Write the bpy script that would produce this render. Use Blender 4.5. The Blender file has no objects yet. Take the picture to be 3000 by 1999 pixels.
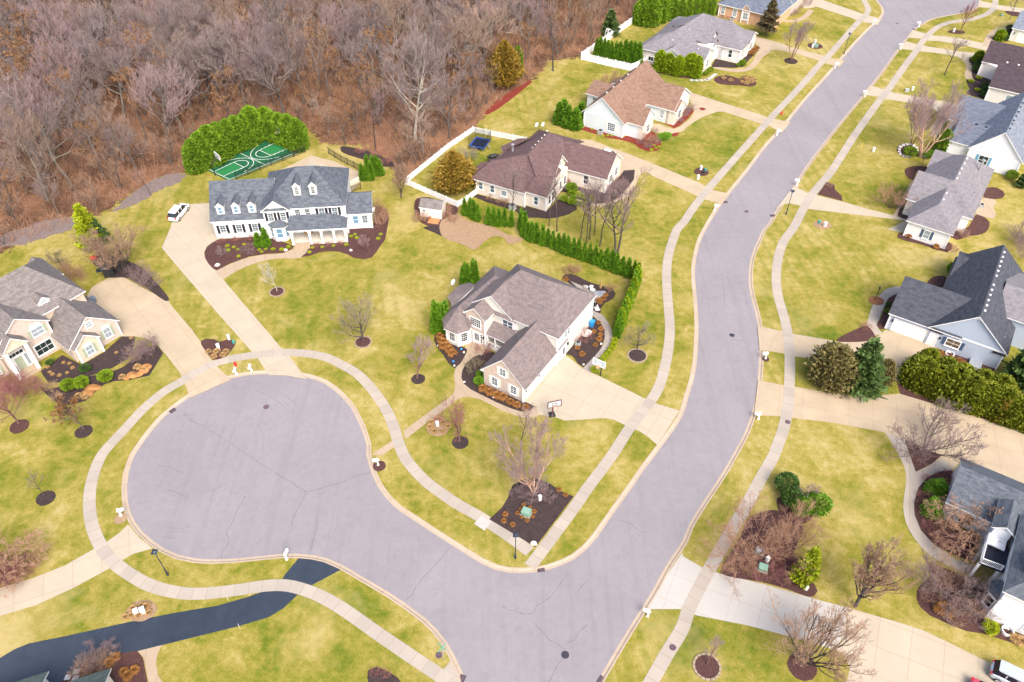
import bpy, bmesh, math, random
import numpy as np
from mathutils import Vector, Matrix
from mathutils.geometry import delaunay_2d_cdt

random.seed(7)
RNG = np.random.default_rng(11)
SC = bpy.context.scene
COL = SC.collection
R = math.radians

# ------------------------------------------------------------------ survey
# The photograph was taken from a drone 80 m up, pitched 44 degrees down. Every
# place below is noted as it was read off the photo and turned into metres on the ground.
CAM_H, PITCH, FOC = 80.0, R(44), 1830.0 / 2353.0   # focal length / image width
CP, SP = math.cos(PITCH), math.sin(PITCH)
KEYS = {'A': (580, 460, .23374), 'B': (0, 740, .28056), 'C': (1260, 750, .2997), 'D': (1360, 360, .2125), 'E': (1610, 160, .19133),
        'F': (1690, 0, .23374), 'G': (2600, 80, .2551), 'H': (2600, 430, .20408), 'I': (2540, 710, .25513), 'J': (2640, 1310, .38257),
        'K': (0, 1800, .2125), 'L': (2760, 1880, .102), 'M': (2080, 0, .17), 'N': (2580, 0, .1785), 'S': (0, 0, 1.0)}
for _k in range(3):
    for _r in range(3):
        KEYS['%d%d' % (_k, _r)] = (1000 * _k, (0, 667, 1333)[_r], .42535 if _r == 0 else .425)

def at(key, x, y, z=0.0):
    a, b, s = KEYS[key]
    x, y = a + x * s, b + y * s
    u = (x - 1500) / (FOC * 3000)
    v = (y - 999.5) / (FOC * 3000)
    d = (u, CP - v * SP, -SP - v * CP)
    t = (CAM_H - z) / -d[2]
    return (d[0] * t, d[1] * t)

def pts(spec, z=0.0):
    """'11: x,y x,y | 12: x,y' -> ground points"""
    out = []
    for part in spec.split('|'):
        key, body = part.split(':')
        key = key.strip()
        for tok in body.split():
            x, y = tok.split(',')
            out.append(at(key, float(x), float(y), z))
    return out

def height_of(key, base, top):
    g = at(key, *base)
    best = (1e9, 5)
    for i in range(1, 300):
        p = at(key, top[0], top[1], i * .1)
        d = math.hypot(p[0] - g[0], p[1] - g[1])
        if d < best[0]:
            best = (d, i * .1)
    return best[1]

def smooth(P, step=.6, closed=False):
    P = [np.array(p, float) for p in P]
    n = len(P)
    out = []
    rng = range(n) if closed else range(n - 1)
    for i in rng:
        if closed:
            p0, p1, p2, p3 = P[i - 1], P[i], P[(i + 1) % n], P[(i + 2) % n]
        else:
            p1, p2 = P[i], P[i + 1]
            p0 = P[i - 1] if i > 0 else 2 * p1 - p2
            p3 = P[i + 2] if i + 2 < n else 2 * p2 - p1
        L = np.linalg.norm(p2 - p1)
        k = max(1, int(L / step))
        a = .5
        d1, d2, d3 = [max(1e-4, np.linalg.norm(q) ** a) for q in (p1 - p0, p2 - p1, p3 - p2)]
        m1 = (p2 - p1) + d2 * ((p1 - p0) / d1 - (p2 - p0) / (d1 + d2))
        m2 = (p2 - p1) + d2 * ((p3 - p2) / d3 - (p3 - p1) / (d2 + d3))
        for j in range(k):
            t = j / k
            out.append((2 * t**3 - 3 * t**2 + 1) * p1 + (t**3 - 2 * t**2 + t) * m1 + (-2 * t**3 + 3 * t**2) * p2 + (t**3 - t**2) * m2)
    if not closed:
        out.append(P[-1])
    return [tuple(q) for q in out]

def normals2(P, closed=False):
    P = np.array(P)
    n = len(P)
    if closed:
        d = np.roll(P, -1, 0) - np.roll(P, 1, 0)
    else:
        d = np.gradient(P, axis=0)
    d /= np.maximum(np.linalg.norm(d, axis=1), 1e-6)[:, None]
    return np.stack([-d[:, 1], d[:, 0]], 1)

def inside(p, poly):
    x, y = p
    c = False
    j = len(poly) - 1
    for i in range(len(poly)):
        xi, yi = poly[i]
        xj, yj = poly[j]
        if (yi > y) != (yj > y) and x < (xj - xi) * (y - yi) / (yj - yi) + xi:
            c = not c
        j = i
    return c

# ------------------------------------------------------------------ objects
def link(o, parent=None):
    COL.objects.link(o)
    if parent is not None:
        o.parent = parent
    return o

def tag(o, label=None, cat=None, group=None, kind=None):
    if label: o['label'] = label
    if cat: o['category'] = cat
    if group: o['group'] = group
    if kind: o['kind'] = kind
    return o

def thing(name, label, cat, loc=(0, 0, 0), rotz=0.0, group=None):
    o = bpy.data.objects.new(name, None)
    COL.objects.link(o)
    o.empty_display_size = .3
    o.location = (loc[0], loc[1], loc[2] if len(loc) > 2 else 0)
    o.rotation_euler = (0, 0, rotz)
    return tag(o, label, cat, group)

def dup(root, loc=None, rotz=None, label=None, group=None, scale=None):
    r = root.copy()
    COL.objects.link(r)
    if loc is not None: r.location = (loc[0], loc[1], loc[2] if len(loc) > 2 else 0)
    if rotz is not None: r.rotation_euler = (0, 0, rotz)
    if scale is not None: r.scale = scale if hasattr(scale, '__len__') else (scale,) * 3
    if label: r['label'] = label
    if group: r['group'] = group
    for ch in list(root.children):
        c = ch.copy()
        COL.objects.link(c)
        c.parent = r
        for g in list(ch.children):
            d = g.copy()
            COL.objects.link(d)
            d.parent = c
    return r

class MB:
    """collects polygons for ONE mesh object"""
    def __init__(s):
        s.v, s.f, s.m, s.uv = [], [], [], []
    def face(s, P, m=0, uv=None):
        b = len(s.v)
        s.v += [tuple(p) for p in P]
        s.f.append(tuple(range(b, b + len(P))))
        s.m.append(m)
        if uv is None:
            uv = planar_uv(P)
        s.uv.append(uv)
    def box(s, x0, x1, y0, y1, z0, z1, m=0, skip=''):
        c = [(x0, y0, z0), (x1, y0, z0), (x1, y1, z0), (x0, y1, z0), (x0, y0, z1), (x1, y0, z1), (x1, y1, z1), (x0, y1, z1)]
        for nm, q in (('d', (0, 3, 2, 1)), ('u', (4, 5, 6, 7)), ('f', (0, 1, 5, 4)), ('r', (1, 2, 6, 5)), ('b', (2, 3, 7, 6)), ('l', (3, 0, 4, 7))):
            if nm not in skip:
                s.face([c[i] for i in q], m)
    def prism(s, P, z0, z1, m=0, top=True, bottom=True, mtop=None):
        n = len(P)
        area = sum(P[i][0] * P[(i + 1) % n][1] - P[(i + 1) % n][0] * P[i][1] for i in range(n))
        if area < 0: P = P[::-1]
        for i in range(n):
            a, b = P[i], P[(i + 1) % n]
            s.face([(a[0], a[1], z0), (b[0], b[1], z0), (b[0], b[1], z1), (a[0], a[1], z1)], m)
        if top: s.face([(p[0], p[1], z1) for p in P], m if mtop is None else mtop)
        if bottom: s.face([(p[0], p[1], z0) for p in P[::-1]], m)
    def tube(s, P, r, n=6, m=0, caps=True):
        P = [Vector(p) for p in P]
        rr = r if hasattr(r, '__len__') else [r] * len(P)
        rings = []
        for i, p in enumerate(P):
            d = (P[min(i + 1, len(P) - 1)] - P[max(i - 1, 0)]).normalized()
            a = d.cross(Vector((0, 0, 1)) if abs(d.z) < .9 else Vector((1, 0, 0))).normalized()
            b = d.cross(a)
            rings.append([p + (a * math.cos(2 * math.pi * k / n) + b * math.sin(2 * math.pi * k / n)) * rr[i] for k in range(n)])
        for i in range(len(P) - 1):
            for k in range(n):
                s.face([rings[i][k], rings[i + 1][k], rings[i + 1][(k + 1) % n], rings[i][(k + 1) % n]][::-1], m)
        if caps:
            s.face(rings[0][::1], m)
            s.face(rings[-1][::-1], m)
    def lathe(s, prof, n=12, m=0, c=(0, 0)):
        for i in range(len(prof) - 1):
            (r0, z0), (r1, z1) = prof[i], prof[i + 1]
            for k in range(n):
                a0, a1 = 2 * math.pi * k / n, 2 * math.pi * (k + 1) / n
                q = [(c[0] + r0 * math.cos(a0), c[1] + r0 * math.sin(a0), z0), (c[0] + r0 * math.cos(a1), c[1] + r0 * math.sin(a1), z0),
                     (c[0] + r1 * math.cos(a1), c[1] + r1 * math.sin(a1), z1), (c[0] + r1 * math.cos(a0), c[1] + r1 * math.sin(a0), z1)]
                if r0 < 1e-5: q = [q[0], q[2], q[3]]
                elif r1 < 1e-5: q = q[:3]
                s.face(q, m)
    def slab(s, polys, t=.16, mt=0, ms=1, eave=None):
        """roof planes: top faces in mt, outer edges and undersides in ms"""
        key = lambda p: (round(p[0], 2), round(p[1], 2), round(p[2], 2))
        cnt = {}
        for P in polys:
            for i in range(len(P)):
                e = frozenset((key(P[i]), key(P[(i + 1) % len(P)])))
                cnt[e] = cnt.get(e, 0) + 1
        for P in polys:
            n = len(P)
            ar = sum(P[i][0] * P[(i + 1) % n][1] - P[(i + 1) % n][0] * P[i][1] for i in range(n))
            if ar < 0: P = P[::-1]
            s.face(P, mt)
            s.face([(p[0], p[1], p[2] - t) for p in P[::-1]], ms if eave is None else mt)
            for i in range(n):
                a, b = P[i], P[(i + 1) % n]
                if cnt[frozenset((key(a), key(b)))] > 1: continue
                m = ms if eave is None or max(a[2], b[2]) < eave + .07 else mt
                s.face([(a[0], a[1], a[2] - t), (b[0], b[1], b[2] - t), b, a], m)
    def xf(s, M):
        s.v = [tuple(M @ Vector(p)) for p in s.v]
        return s
    def build_split(s, name, mats, parent=None):
        """every connected piece becomes an object of its own"""
        key = {}
        par = list(range(len(s.f)))
        def find(i):
            while par[i] != i:
                par[i] = par[par[i]]; i = par[i]
            return i
        for fi, f in enumerate(s.f):
            for vi in f:
                k = tuple(round(c, 3) for c in s.v[vi])
                if k in key: par[find(fi)] = find(key[k])
                else: key[k] = fi
        groups = {}
        for fi in range(len(s.f)): groups.setdefault(find(fi), []).append(fi)
        out = []
        for fl in groups.values():
            q = MB()
            for fi in fl: q.face([s.v[i] for i in s.f[fi]], s.m[fi], s.uv[fi])
            out.append(q.build(name, mats, parent))
        return out
    def mesh(s, name, mats):
        me = bpy.data.meshes.new(name)
        me.from_pydata(s.v, [], s.f)
        for m in mats: me.materials.append(m)
        me.polygons.foreach_set('material_index', s.m)
        ul = me.uv_layers.new(name='UVMap')
        flat = [c for fu in s.uv for q in fu for c in q]
        ul.data.foreach_set('uv', flat)
        me.update()
        return me
    def build(s, name, mats, parent=None, smooth_=False):
        if not isinstance(mats, (list, tuple)): mats = [mats]
        me = s.mesh(name, mats)
        if smooth_:
            me.polygons.foreach_set('use_smooth', [True] * len(me.polygons))
        return link(bpy.data.objects.new(name, me), parent)

def planar_uv(P):
    """metres: u level along the face, v up the slope"""
    P = [Vector(p) for p in P]
    n = Vector((0, 0, 0))
    for i in range(len(P)):
        a, b = P[i], P[(i + 1) % len(P)]
        n += Vector(((a.y - b.y) * (a.z + b.z), (a.z - b.z) * (a.x + b.x), (a.x - b.x) * (a.y + b.y)))
    if n.length < 1e-9: return [(0, 0)] * len(P)
    n.normalize()
    if abs(n.z) > .999:
        return [(p.x, p.y) for p in P]
    u = Vector((-n.y, n.x, 0)).normalized()
    v = n.cross(u)
    return [(p.dot(u), p.dot(v)) for p in P]

def mesh_np(name, V, F, mats, mi=None, smooth_=False, merge=False):
    me = bpy.data.meshes.new(name)
    V = np.asarray(V, np.float32)
    F = np.asarray(F, np.int32)
    k = F.shape[1]
    me.vertices.add(len(V))
    me.vertices.foreach_set('co', V.ravel())
    me.loops.add(F.size)
    me.loops.foreach_set('vertex_index', F.ravel())
    me.polygons.add(len(F))
    me.polygons.foreach_set('loop_start', np.arange(0, F.size, k, dtype=np.int32))
    me.polygons.foreach_set('loop_total', np.full(len(F), k, np.int32))
    for m in (mats if isinstance(mats, (list, tuple)) else [mats]): me.materials.append(m)
    if mi is not None: me.polygons.foreach_set('material_index', np.asarray(mi, np.int32))
    if smooth_: me.polygons.foreach_set('use_smooth', np.ones(len(F), bool))
    me.update(calc_edges=True)
    return me

# ------------------------------------------------------------------ flat sheets
def triangulate(poly, holes=()):
    V, E = [], []
    for P in [poly] + list(holes):
        b = len(V)
        V += [Vector(p) for p in P]
        E += [(b + i, b + (i + 1) % len(P)) for i in range(len(P))]
    vo, eo, fo, *_ = delaunay_2d_cdt(V, E, [], 0, 1e-5)
    out = []
    for f in fo:
        c = sum((vo[i] for i in f), Vector((0, 0))) / len(f)
        if inside(c, poly) and not any(inside(c, h) for h in holes):
            f = list(f)
            a, b, d = [vo[i] for i in f[:3]]
            if (b.x - a.x) * (d.y - a.y) - (b.y - a.y) * (d.x - a.x) < 0: f.reverse()
            out.append(f)
    return vo, out

def sheet(name, poly, z, mat, ang=0.0, scale=1.0, parent=None, holes=(), skirt=.06, kind='structure', org=None):
    """a flat sheet; UVs are metres turned by ang (for slab joints)"""
    vo, fo = triangulate(poly, holes)
    mb = MB()
    ca, sa = math.cos(ang), math.sin(ang)
    ox, oy = org if org is not None else poly[0]
    uvf = lambda x, y: (((x - ox) * ca + (y - oy) * sa) / scale, (-(x - ox) * sa + (y - oy) * ca) / scale)
    for f in fo:
        mb.face([(vo[i].x, vo[i].y, z) for i in f], 0, [uvf(vo[i].x, vo[i].y) for i in f])
    if skirt:
        n = len(poly)
        ar = sum(poly[i][0] * poly[(i + 1) % n][1] - poly[(i + 1) % n][0] * poly[i][1] for i in range(n))
        P = poly if ar > 0 else poly[::-1]
        for i in range(n):
            a, b = P[i], P[(i + 1) % n]
            mb.face([(a[0], a[1], z - skirt), (b[0], b[1], z - skirt), (b[0], b[1], z), (a[0], a[1], z)], 0, [uvf(*a), uvf(*b), uvf(*b), uvf(*a)])
    o = mb.build(name, mat, parent)
    if parent is None and kind: o['kind'] = kind
    return o

def ribbon(name, line, width, z, mat, parent=None, slab=1.5, kind='structure', skirt=.06):
    """a path of constant width; U counts slabs along it, V runs across 0..1"""
    L = smooth(line, .5)
    N = normals2(L)
    P = np.array(L)
    d = np.r_[0, np.cumsum(np.linalg.norm(np.diff(P, axis=0), axis=1))] / slab
    A, B = P + N * width / 2, P - N * width / 2
    mb = MB()
    for i in range(len(P) - 1):
        mb.face([(*A[i], z), (*B[i], z), (*B[i + 1], z), (*A[i + 1], z)], 0, [(d[i], 1), (d[i], 0), (d[i + 1], 0), (d[i + 1], 1)])
        if skirt:
            mb.face([(*B[i], z), (*B[i], z - skirt), (*B[i + 1], z - skirt), (*B[i + 1], z)], 0, [(d[i] , 0)] * 4)
            mb.face([(*A[i], z - skirt), (*A[i], z), (*A[i + 1], z), (*A[i + 1], z - skirt)], 0, [(d[i], 1)] * 4)
    o = mb.build(name, mat, parent)
    if parent is None and kind: o['kind'] = kind
    return o

# ------------------------------------------------------------------ materials
class NT:
    def __init__(s, name):
        s.mat = bpy.data.materials.new(name)
        s.mat.use_nodes = True
        s.t = s.mat.node_tree
        s.n = s.t.nodes
        s.b = s.n['Principled BSDF']
    def add(s, ty, **kw):
        n = s.n.new(ty)
        for k, v in kw.items():
            setattr(n, k, v)
        return n
    def set(s, node, **kw):
        for k, v in kw.items():
            node.inputs[k.replace('_', ' ')].default_value = v
        return node
    def L(s, a, b): s.t.links.new(a, b)
    def coord(s, which='Object'):
        return s.add('ShaderNodeTexCoord').outputs[which]
    def mapping(s, src, scale=(1, 1, 1), rot=(0, 0, 0), loc=(0, 0, 0)):
        m = s.add('ShaderNodeMapping')
        m.inputs['Scale'].default_value = scale
        m.inputs['Rotation'].default_value = rot
        m.inputs['Location'].default_value = loc
        s.L(src, m.inputs['Vector'])
        return m.outputs['Vector']
    def noise(s, src, scale, detail=3, rough=.55, dist=0.0):
        n = s.add('ShaderNodeTexNoise')
        n.inputs['Scale'].default_value = scale
        n.inputs['Detail'].default_value = detail
        n.inputs['Roughness'].default_value = rough
        n.inputs['Distortion'].default_value = dist
        if src is not None: s.L(src, n.inputs['Vector'])
        return n.outputs['Fac']
    def ramp(s, fac, stops, interp='LINEAR'):
        r = s.add('ShaderNodeValToRGB')
        r.color_ramp.interpolation = interp
        e = r.color_ramp.elements
        while len(e) < len(stops): e.new(.5)
        for i, (p, c) in enumerate(stops):
            e[i].position = p
            e[i].color = (c[0], c[1], c[2], 1) if hasattr(c, '__len__') else (c, c, c, 1)
        s.L(fac, r.inputs['Fac'])
        return r.outputs['Color']
    def mix(s, fac, a, b, mode='MIX'):
        m = s.add('ShaderNodeMix', data_type='RGBA', blend_type=mode)
        for sock, v in ((0, fac), (6, a), (7, b)):
            if hasattr(v, 'is_output') or isinstance(v, bpy.types.NodeSocket): s.L(v, m.inputs[sock])
            elif sock == 0: m.inputs[0].default_value = v
            else: m.inputs[sock].default_value = (v[0], v[1], v[2], 1)
        return m.outputs[2]
    def math(s, op, a, b=None, c=None):
        m = s.add('ShaderNodeMath', operation=op)
        for i, v in enumerate((a, b, c)):
            if v is None: continue
            if isinstance(v, bpy.types.NodeSocket): s.L(v, m.inputs[i])
            else: m.inputs[i].default_value = v
        return m.outputs[0]
    def bump(s, h, strength=.3, dist=.02):
        b = s.add('ShaderNodeBump')
        b.inputs['Strength'].default_value = strength
        b.inputs['Distance'].default_value = dist
        s.L(h, b.inputs['Height'])
        s.L(b.outputs['Normal'], s.b.inputs['Normal'])
    def out(s, color, rough=.8, spec=.3, metal=0.0):
        if isinstance(color, bpy.types.NodeSocket): s.L(color, s.b.inputs['Base Color'])
        else: s.b.inputs['Base Color'].default_value = (*color[:3], 1)
        if isinstance(rough, bpy.types.NodeSocket): s.L(rough, s.b.inputs['Roughness'])
        else: s.b.inputs['Roughness'].default_value = rough
        s.b.inputs['Specular IOR Level'].default_value = spec
        s.b.inputs['Metallic'].default_value = metal
        return s.mat
    def objrand(s): return s.add('ShaderNodeObjectInfo').outputs['Random']

def m_plain(name, col, rough=.6, spec=.3, metal=0.0, var=.08, scale=3.0):
    t = NT(name)
    f = t.noise(t.coord(), scale, 4)
    lo = tuple(c * (1 - var) for c in col)
    hi = tuple(min(1, c * (1 + var)) for c in col)
    return t.out(t.ramp(f, [(.3, lo), (.7, hi)]), rough, spec, metal)

def m_lawn():
    t = NT('lawn_grass')
    g = t.coord()
    big = t.noise(g, .045, 4, .6, .6)
    mid = t.noise(g, .22, 5, .62, .8)
    sml = t.noise(t.mapping(g, (1, 1, 1), (0, 0, .6)), 1.1, 5, .65)
    fine = t.noise(g, 5.0, 5, .75)
    # streaks of mown grass
    st = t.noise(t.mapping(g, (.18, 1.6, 1), (0, 0, R(62))), 1.0, 3, .6)
    f = t.math('ADD', t.math('MULTIPLY', big, .85), t.math('MULTIPLY', mid, .75))
    f = t.math('SUBTRACT', f, .25)
    f = t.math('ADD', f, t.math('MULTIPLY', t.math('SUBTRACT', sml, .5), .55))
    f = t.math('ADD', f, t.math('MULTIPLY', t.math('SUBTRACT', st, .5), .12))
    f = t.math('ADD', f, t.math('MULTIPLY', t.math('SUBTRACT', fine, .5), .6))
    col = t.ramp(f, [(.22, LAWN[0]), (.37, LAWN[1]), (.49, LAWN[2]), (.63, LAWN[3]), (.78, LAWN[4])])
    wv = t.add('ShaderNodeTexWave', wave_type='BANDS', bands_direction='X')
    wv.inputs['Scale'].default_value = .16
    wv.inputs['Distortion'].default_value = 1.4
    wv.inputs['Detail'].default_value = 2
    wv.inputs['Detail Scale'].default_value = .6
    t.L(t.mapping(g, (1, 1, 1), (0, 0, R(-8))), wv.inputs['Vector'])
    stripe = t.math('MULTIPLY', t.math('SUBTRACT', wv.outputs['Fac'], .5), t.ramp(t.noise(g, .03, 2), [(.45, 0), (.6, 1)]))
    col = t.mix(t.math('MULTIPLY', t.math('MAXIMUM', stripe, 0), .7), col, LAWN[1])
    straw = t.ramp(t.noise(g, .085, 5, .65, .4), [(.54, 0), (.70, 1)])
    col = t.mix(t.math('MULTIPLY', straw, .55), col, LAWN[4])
    spk = t.noise(g, 26, 2, .7)
    col = t.mix(t.math('MULTIPLY', spk, .5), col, (.86, .84, .7), 'MULTIPLY')
    t.bump(fine, .5, .05)
    return t.out(col, .95, .1)
LAWN = [(.068, .110, .010), (.135, .156, .017), (.212, .190, .032), (.298, .245, .066), (.39, .315, .135)]

def m_concrete(name, col, joint=(.75, .70, .64), var=.10, both=False, jw=.022, tone=.10, rough=.85):
    t = NT(name)
    uv = t.coord('UV')
    sep = t.add('ShaderNodeSeparateXYZ')
    t.L(uv, sep.inputs[0])
    fu = t.math('FRACT', sep.outputs[0])
    ju = t.math('LESS_THAN', t.math('ABSOLUTE', t.math('SUBTRACT', fu, .5)), .5 - jw)   # 1 inside slab
    slabid = t.math('FLOOR', sep.outputs[0])
    ok = ju
    if both:
        fv = t.math('FRACT', sep.outputs[1])
        jv = t.math('LESS_THAN', t.math('ABSOLUTE', t.math('SUBTRACT', fv, .5)), .5 - jw)
        ok = t.math('MULTIPLY', ju, jv)
        slabid = t.math('ADD', slabid, t.math('MULTIPLY', t.math('FLOOR', sep.outputs[1]), 17.3))
    wn = t.add('ShaderNodeTexWhiteNoise', noise_dimensions='1D')
    t.L(slabid, wn.inputs['W'])
    g = t.coord()
    n1 = t.noise(g, .35, 5, .6)
    n2 = t.noise(g, 6, 4, .7)
    c = t.ramp(n1, [(.25, tuple(x * (1 - var) for x in col)), (.75, tuple(x * (1 + var) for x in col))])
    c = t.mix(t.math('MULTIPLY', n2, .35), c, tuple(x * .8 for x in col))
    c = t.mix(t.math('MULTIPLY', wn.outputs['Value'], tone * 3), c, (.72, .74, .78), 'MULTIPLY')
    c = t.mix(ok, tuple(a * b for a, b in zip(col, joint)), c)
    t.bump(n2, .15, .01)
    return t.out(c, rough, .25)

def m_asphalt(name, c0, c1, rough=.9, streak=None, spec=.25):
    t = NT(name)
    g = t.coord()
    n1 = t.noise(g, .09, 6, .62, .5)
    n2 = t.noise(g, 1.2, 5, .65)
    n3 = t.noise(g, 24, 2, .6)
    f = t.math('ADD', t.math('MULTIPLY', n1, .6), t.math('MULTIPLY', n2, .4))
    c = t.ramp(f, [(.3, c0), (.7, c1)])
    c = t.mix(t.math('MULTIPLY', n3, .35), c, tuple(x * .7 for x in c0))
    if streak:
        # turning scuffs: rings round the centre of the turning circle, broken up by noise
        mp = t.mapping(g, (1, 1, 1), (0, 0, 0), (-streak[0], -streak[1], 0))
        ln = t.add('ShaderNodeVectorMath', operation='LENGTH')
        t.L(mp, ln.inputs[0])
        d = ln.outputs['Value']
        ringn = t.add('ShaderNodeTexNoise', noise_dimensions='1D')
        ringn.inputs['Scale'].default_value = 2.2
        ringn.inputs['Detail'].default_value = 4
        t.L(d, ringn.inputs['W'])
        near = t.math('MULTIPLY', t.math('LESS_THAN', d, 13.2), t.ramp(t.math('DIVIDE', d, 13.2), [(.42, 0), (.62, 1)]))
        brk = t.ramp(t.noise(g, .16, 3), [(.42, 0), (.62, 1)])
        k = t.math('MULTIPLY', t.math('MULTIPLY', t.ramp(ringn.outputs['Fac'], [(.5, 0), (.72, 1)]), near), brk)
        c = t.mix(t.math('MULTIPLY', k, .30), c, tuple(x * .66 for x in c0))
        # fine hairline cracks
    # long faint seams and tyre-polished streaks along the lane, fine dark pitting
    sm = t.noise(t.mapping(g, (.9, .035, 1), (0, 0, R(-32))), 1.0, 4, .6)
    c = t.mix(t.math('MULTIPLY', t.ramp(sm, [(.50, 0), (.7, 1)]), .24), c, tuple(x * .7 for x in c0))
    pit = t.noise(g, .55, 7, .8)
    c = t.mix(t.math('MULTIPLY', t.ramp(pit, [(.54, 0), (.72, 1)]), .32), c, tuple(x * .6 for x in c0))
    t.bump(n3, .2, .01)
    return t.out(c, rough, spec)

def m_shingle(name, c0, c1, c2):
    t = NT(name)
    uv = t.coord('UV')
    br = t.add('ShaderNodeTexBrick')
    br.offset = .5
    br.inputs['Scale'].default_value = 1.0
    br.inputs['Brick Width'].default_value = .42
    br.inputs['Row Height'].default_value = .21
    br.inputs['Mortar Size'].default_value = .018
    br.inputs['Color1'].default_value = (*c0, 1)
    br.inputs['Color2'].default_value = (*c1, 1)
    br.inputs['Mortar'].default_value = tuple(x * .55 for x in c0) + (1,)
    t.L(uv, br.inputs['Vector'])
    n = t.noise(t.mapping(uv, (1, 2.2, 1)), .9, 5, .7)
    n2 = t.noise(t.coord(), .12, 3)
    c = t.mix(t.ramp(n, [(.40, 0), (.60, 1)]), br.outputs['Color'], c2)
    n3 = t.noise(t.mapping(uv, (1, 1.8, 1)), 3.2, 3, .7)
    c = t.mix(t.ramp(n3, [(.48, 0), (.66, .6)]), c, tuple(x * .6 for x in c1))
    c = t.mix(t.math('MULTIPLY', n2, .35), c, tuple(x * .7 for x in c1))
    t.bump(br.outputs['Fac'], .4, .02)
    return t.out(c, .92, .15)

def m_siding(name, col, lap=.13, dark=.86):
    t = NT(name)
    sep = t.add('ShaderNodeSeparateXYZ')
    t.L(t.coord('UV'), sep.inputs[0])
    fr = t.math('FRACT', t.math('DIVIDE', sep.outputs[1], lap))
    n = t.noise(t.coord(), .7, 4)
    c = t.ramp(n, [(.3, tuple(x * .94 for x in col)), (.7, col)])
    c = t.mix(t.math('MULTIPLY', t.math('LESS_THAN', fr, .12), .8), c, tuple(x * dark for x in col))
    t.bump(fr, .25, .012)
    return t.out(c, .6, .25)

def m_brick(name, c0, c1, mortar, w=.32, h=.12):
    t = NT(name)
    br = t.add('ShaderNodeTexBrick')
    br.inputs['Scale'].default_value = 1.0
    br.inputs['Brick Width'].default_value = w
    br.inputs['Row Height'].default_value = h
    br.inputs['Mortar Size'].default_value = .014
    br.inputs['Color1'].default_value = (*c0, 1)
    br.inputs['Color2'].default_value = (*c1, 1)
    br.inputs['Mortar'].default_value = (*mortar, 1)
    br.inputs['Bias'].default_value = .1
    uv = t.coord('UV')
    t.L(uv, br.inputs['Vector'])
    n = t.noise(t.mapping(uv, (1, 2.4, 1)), 1.8, 4, .7)
    c = t.mix(t.ramp(n, [(.42, 0), (.62, .75)]), br.outputs['Color'], tuple(x * .72 for x in c0))
    t.bump(br.outputs['Fac'], .3, .01)
    return t.out(c, .9, .15)

def m_mulch(name, c0, c1, c2=None):
    t = NT(name)
    g = t.coord()
    v = t.add('ShaderNodeTexVoronoi')
    v.inputs['Scale'].default_value = 9
    t.L(g, v.inputs['Vector'])
    n = t.noise(g, 1.3, 5, .7)
    f = t.math('ADD', t.math('MULTIPLY', v.outputs['Distance'], .6), t.math('MULTIPLY', n, .6))
    c = t.ramp(f, [(.3, c0), (.75, c1)])
    if c2: c = t.mix(t.ramp(t.noise(g, 5, 3, .8), [(.60, 0), (.7, 1)]), c, c2)
    t.bump(f, .8, .05)
    return t.out(c, .95, .1)

def m_leaf(name, c0, c1, c2=None, rough=.6, patch=.8):
    t = NT(name)
    g = t.coord()
    n = t.noise(g, patch, 4, .7)
    n2 = t.noise(g, 14, 2)
    f = t.math('ADD', t.math('MULTIPLY', n, .6), t.math('MULTIPLY', n2, .4))
    c = t.ramp(f, [(.32, c0), (.68, c1)] if c2 is None else [(.32, c0), (.56, c1), (.72, c2)])
    rv = t.objrand()
    c = t.mix(t.math('MULTIPLY', rv, .35), c, tuple(x * .75 for x in c0))
    return t.out(c, rough, .2)

def m_bark(name, c0, c1, var=.35):
    t = NT(name)
    n = t.noise(t.mapping(t.coord(), (1, 1, .25)), 3.0, 5, .7)
    c = t.ramp(n, [(.3, c0), (.7, c1)])
    c = t.mix(t.math('MULTIPLY', t.objrand(), var), c, tuple(x * .6 for x in c0))
    t.bump(n, .5, .03)
    return t.out(c, .9, .1)

M = {}
M['lawn'] = m_lawn()
M['walk'] = m_concrete('sidewalk_concrete', (.385, .335, .28), tone=.16)
M['drive'] = m_concrete('driveway_concrete', (.42, .36, .275), both=True, jw=.008, tone=.05, var=.08)
M['drive_tan'] = m_concrete('weathered_driveway_concrete', (.41, .33, .23), both=True, jw=.008, tone=.04, var=.13)
M['drive_new'] = m_concrete('fresh_concrete', (.42, .395, .365), both=True, jw=.006, tone=.04, var=.05)
M['walk_tan'] = m_concrete('tan_path_concrete', (.38, .295, .21), tone=.05)
M['paver'] = m_brick('paver_stone', (.38, .33, .29), (.31, .28, .26), (.24, .22, .2), .4, .2)
M['kerb'] = m_concrete('kerb_concrete', (.41, .325, .245), tone=.08, jw=.012)
M['white'] = m_plain('white_paint', (.80, .80, .80), .45, .3, var=.02)
M['black'] = m_plain('black_paint', (.018, .02, .025), .4, .4)
M['mulch'] = m_mulch('dark_mulch', (.022, .015, .015), (.06, .043, .043), (.14, .09, .07))
M['mulch_brown'] = m_mulch('brown_mulch', (.045, .022, .021), (.095, .048, .044), (.17, .095, .07))
M['mulch_red'] = m_mulch('red_mulch', (.12, .020, .015), (.21, .042, .03), (.28, .10, .07))
M['straw'] = m_mulch('dry_thatch', (.20, .125, .075), (.34, .235, .15), (.42, .32, .22))
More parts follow.
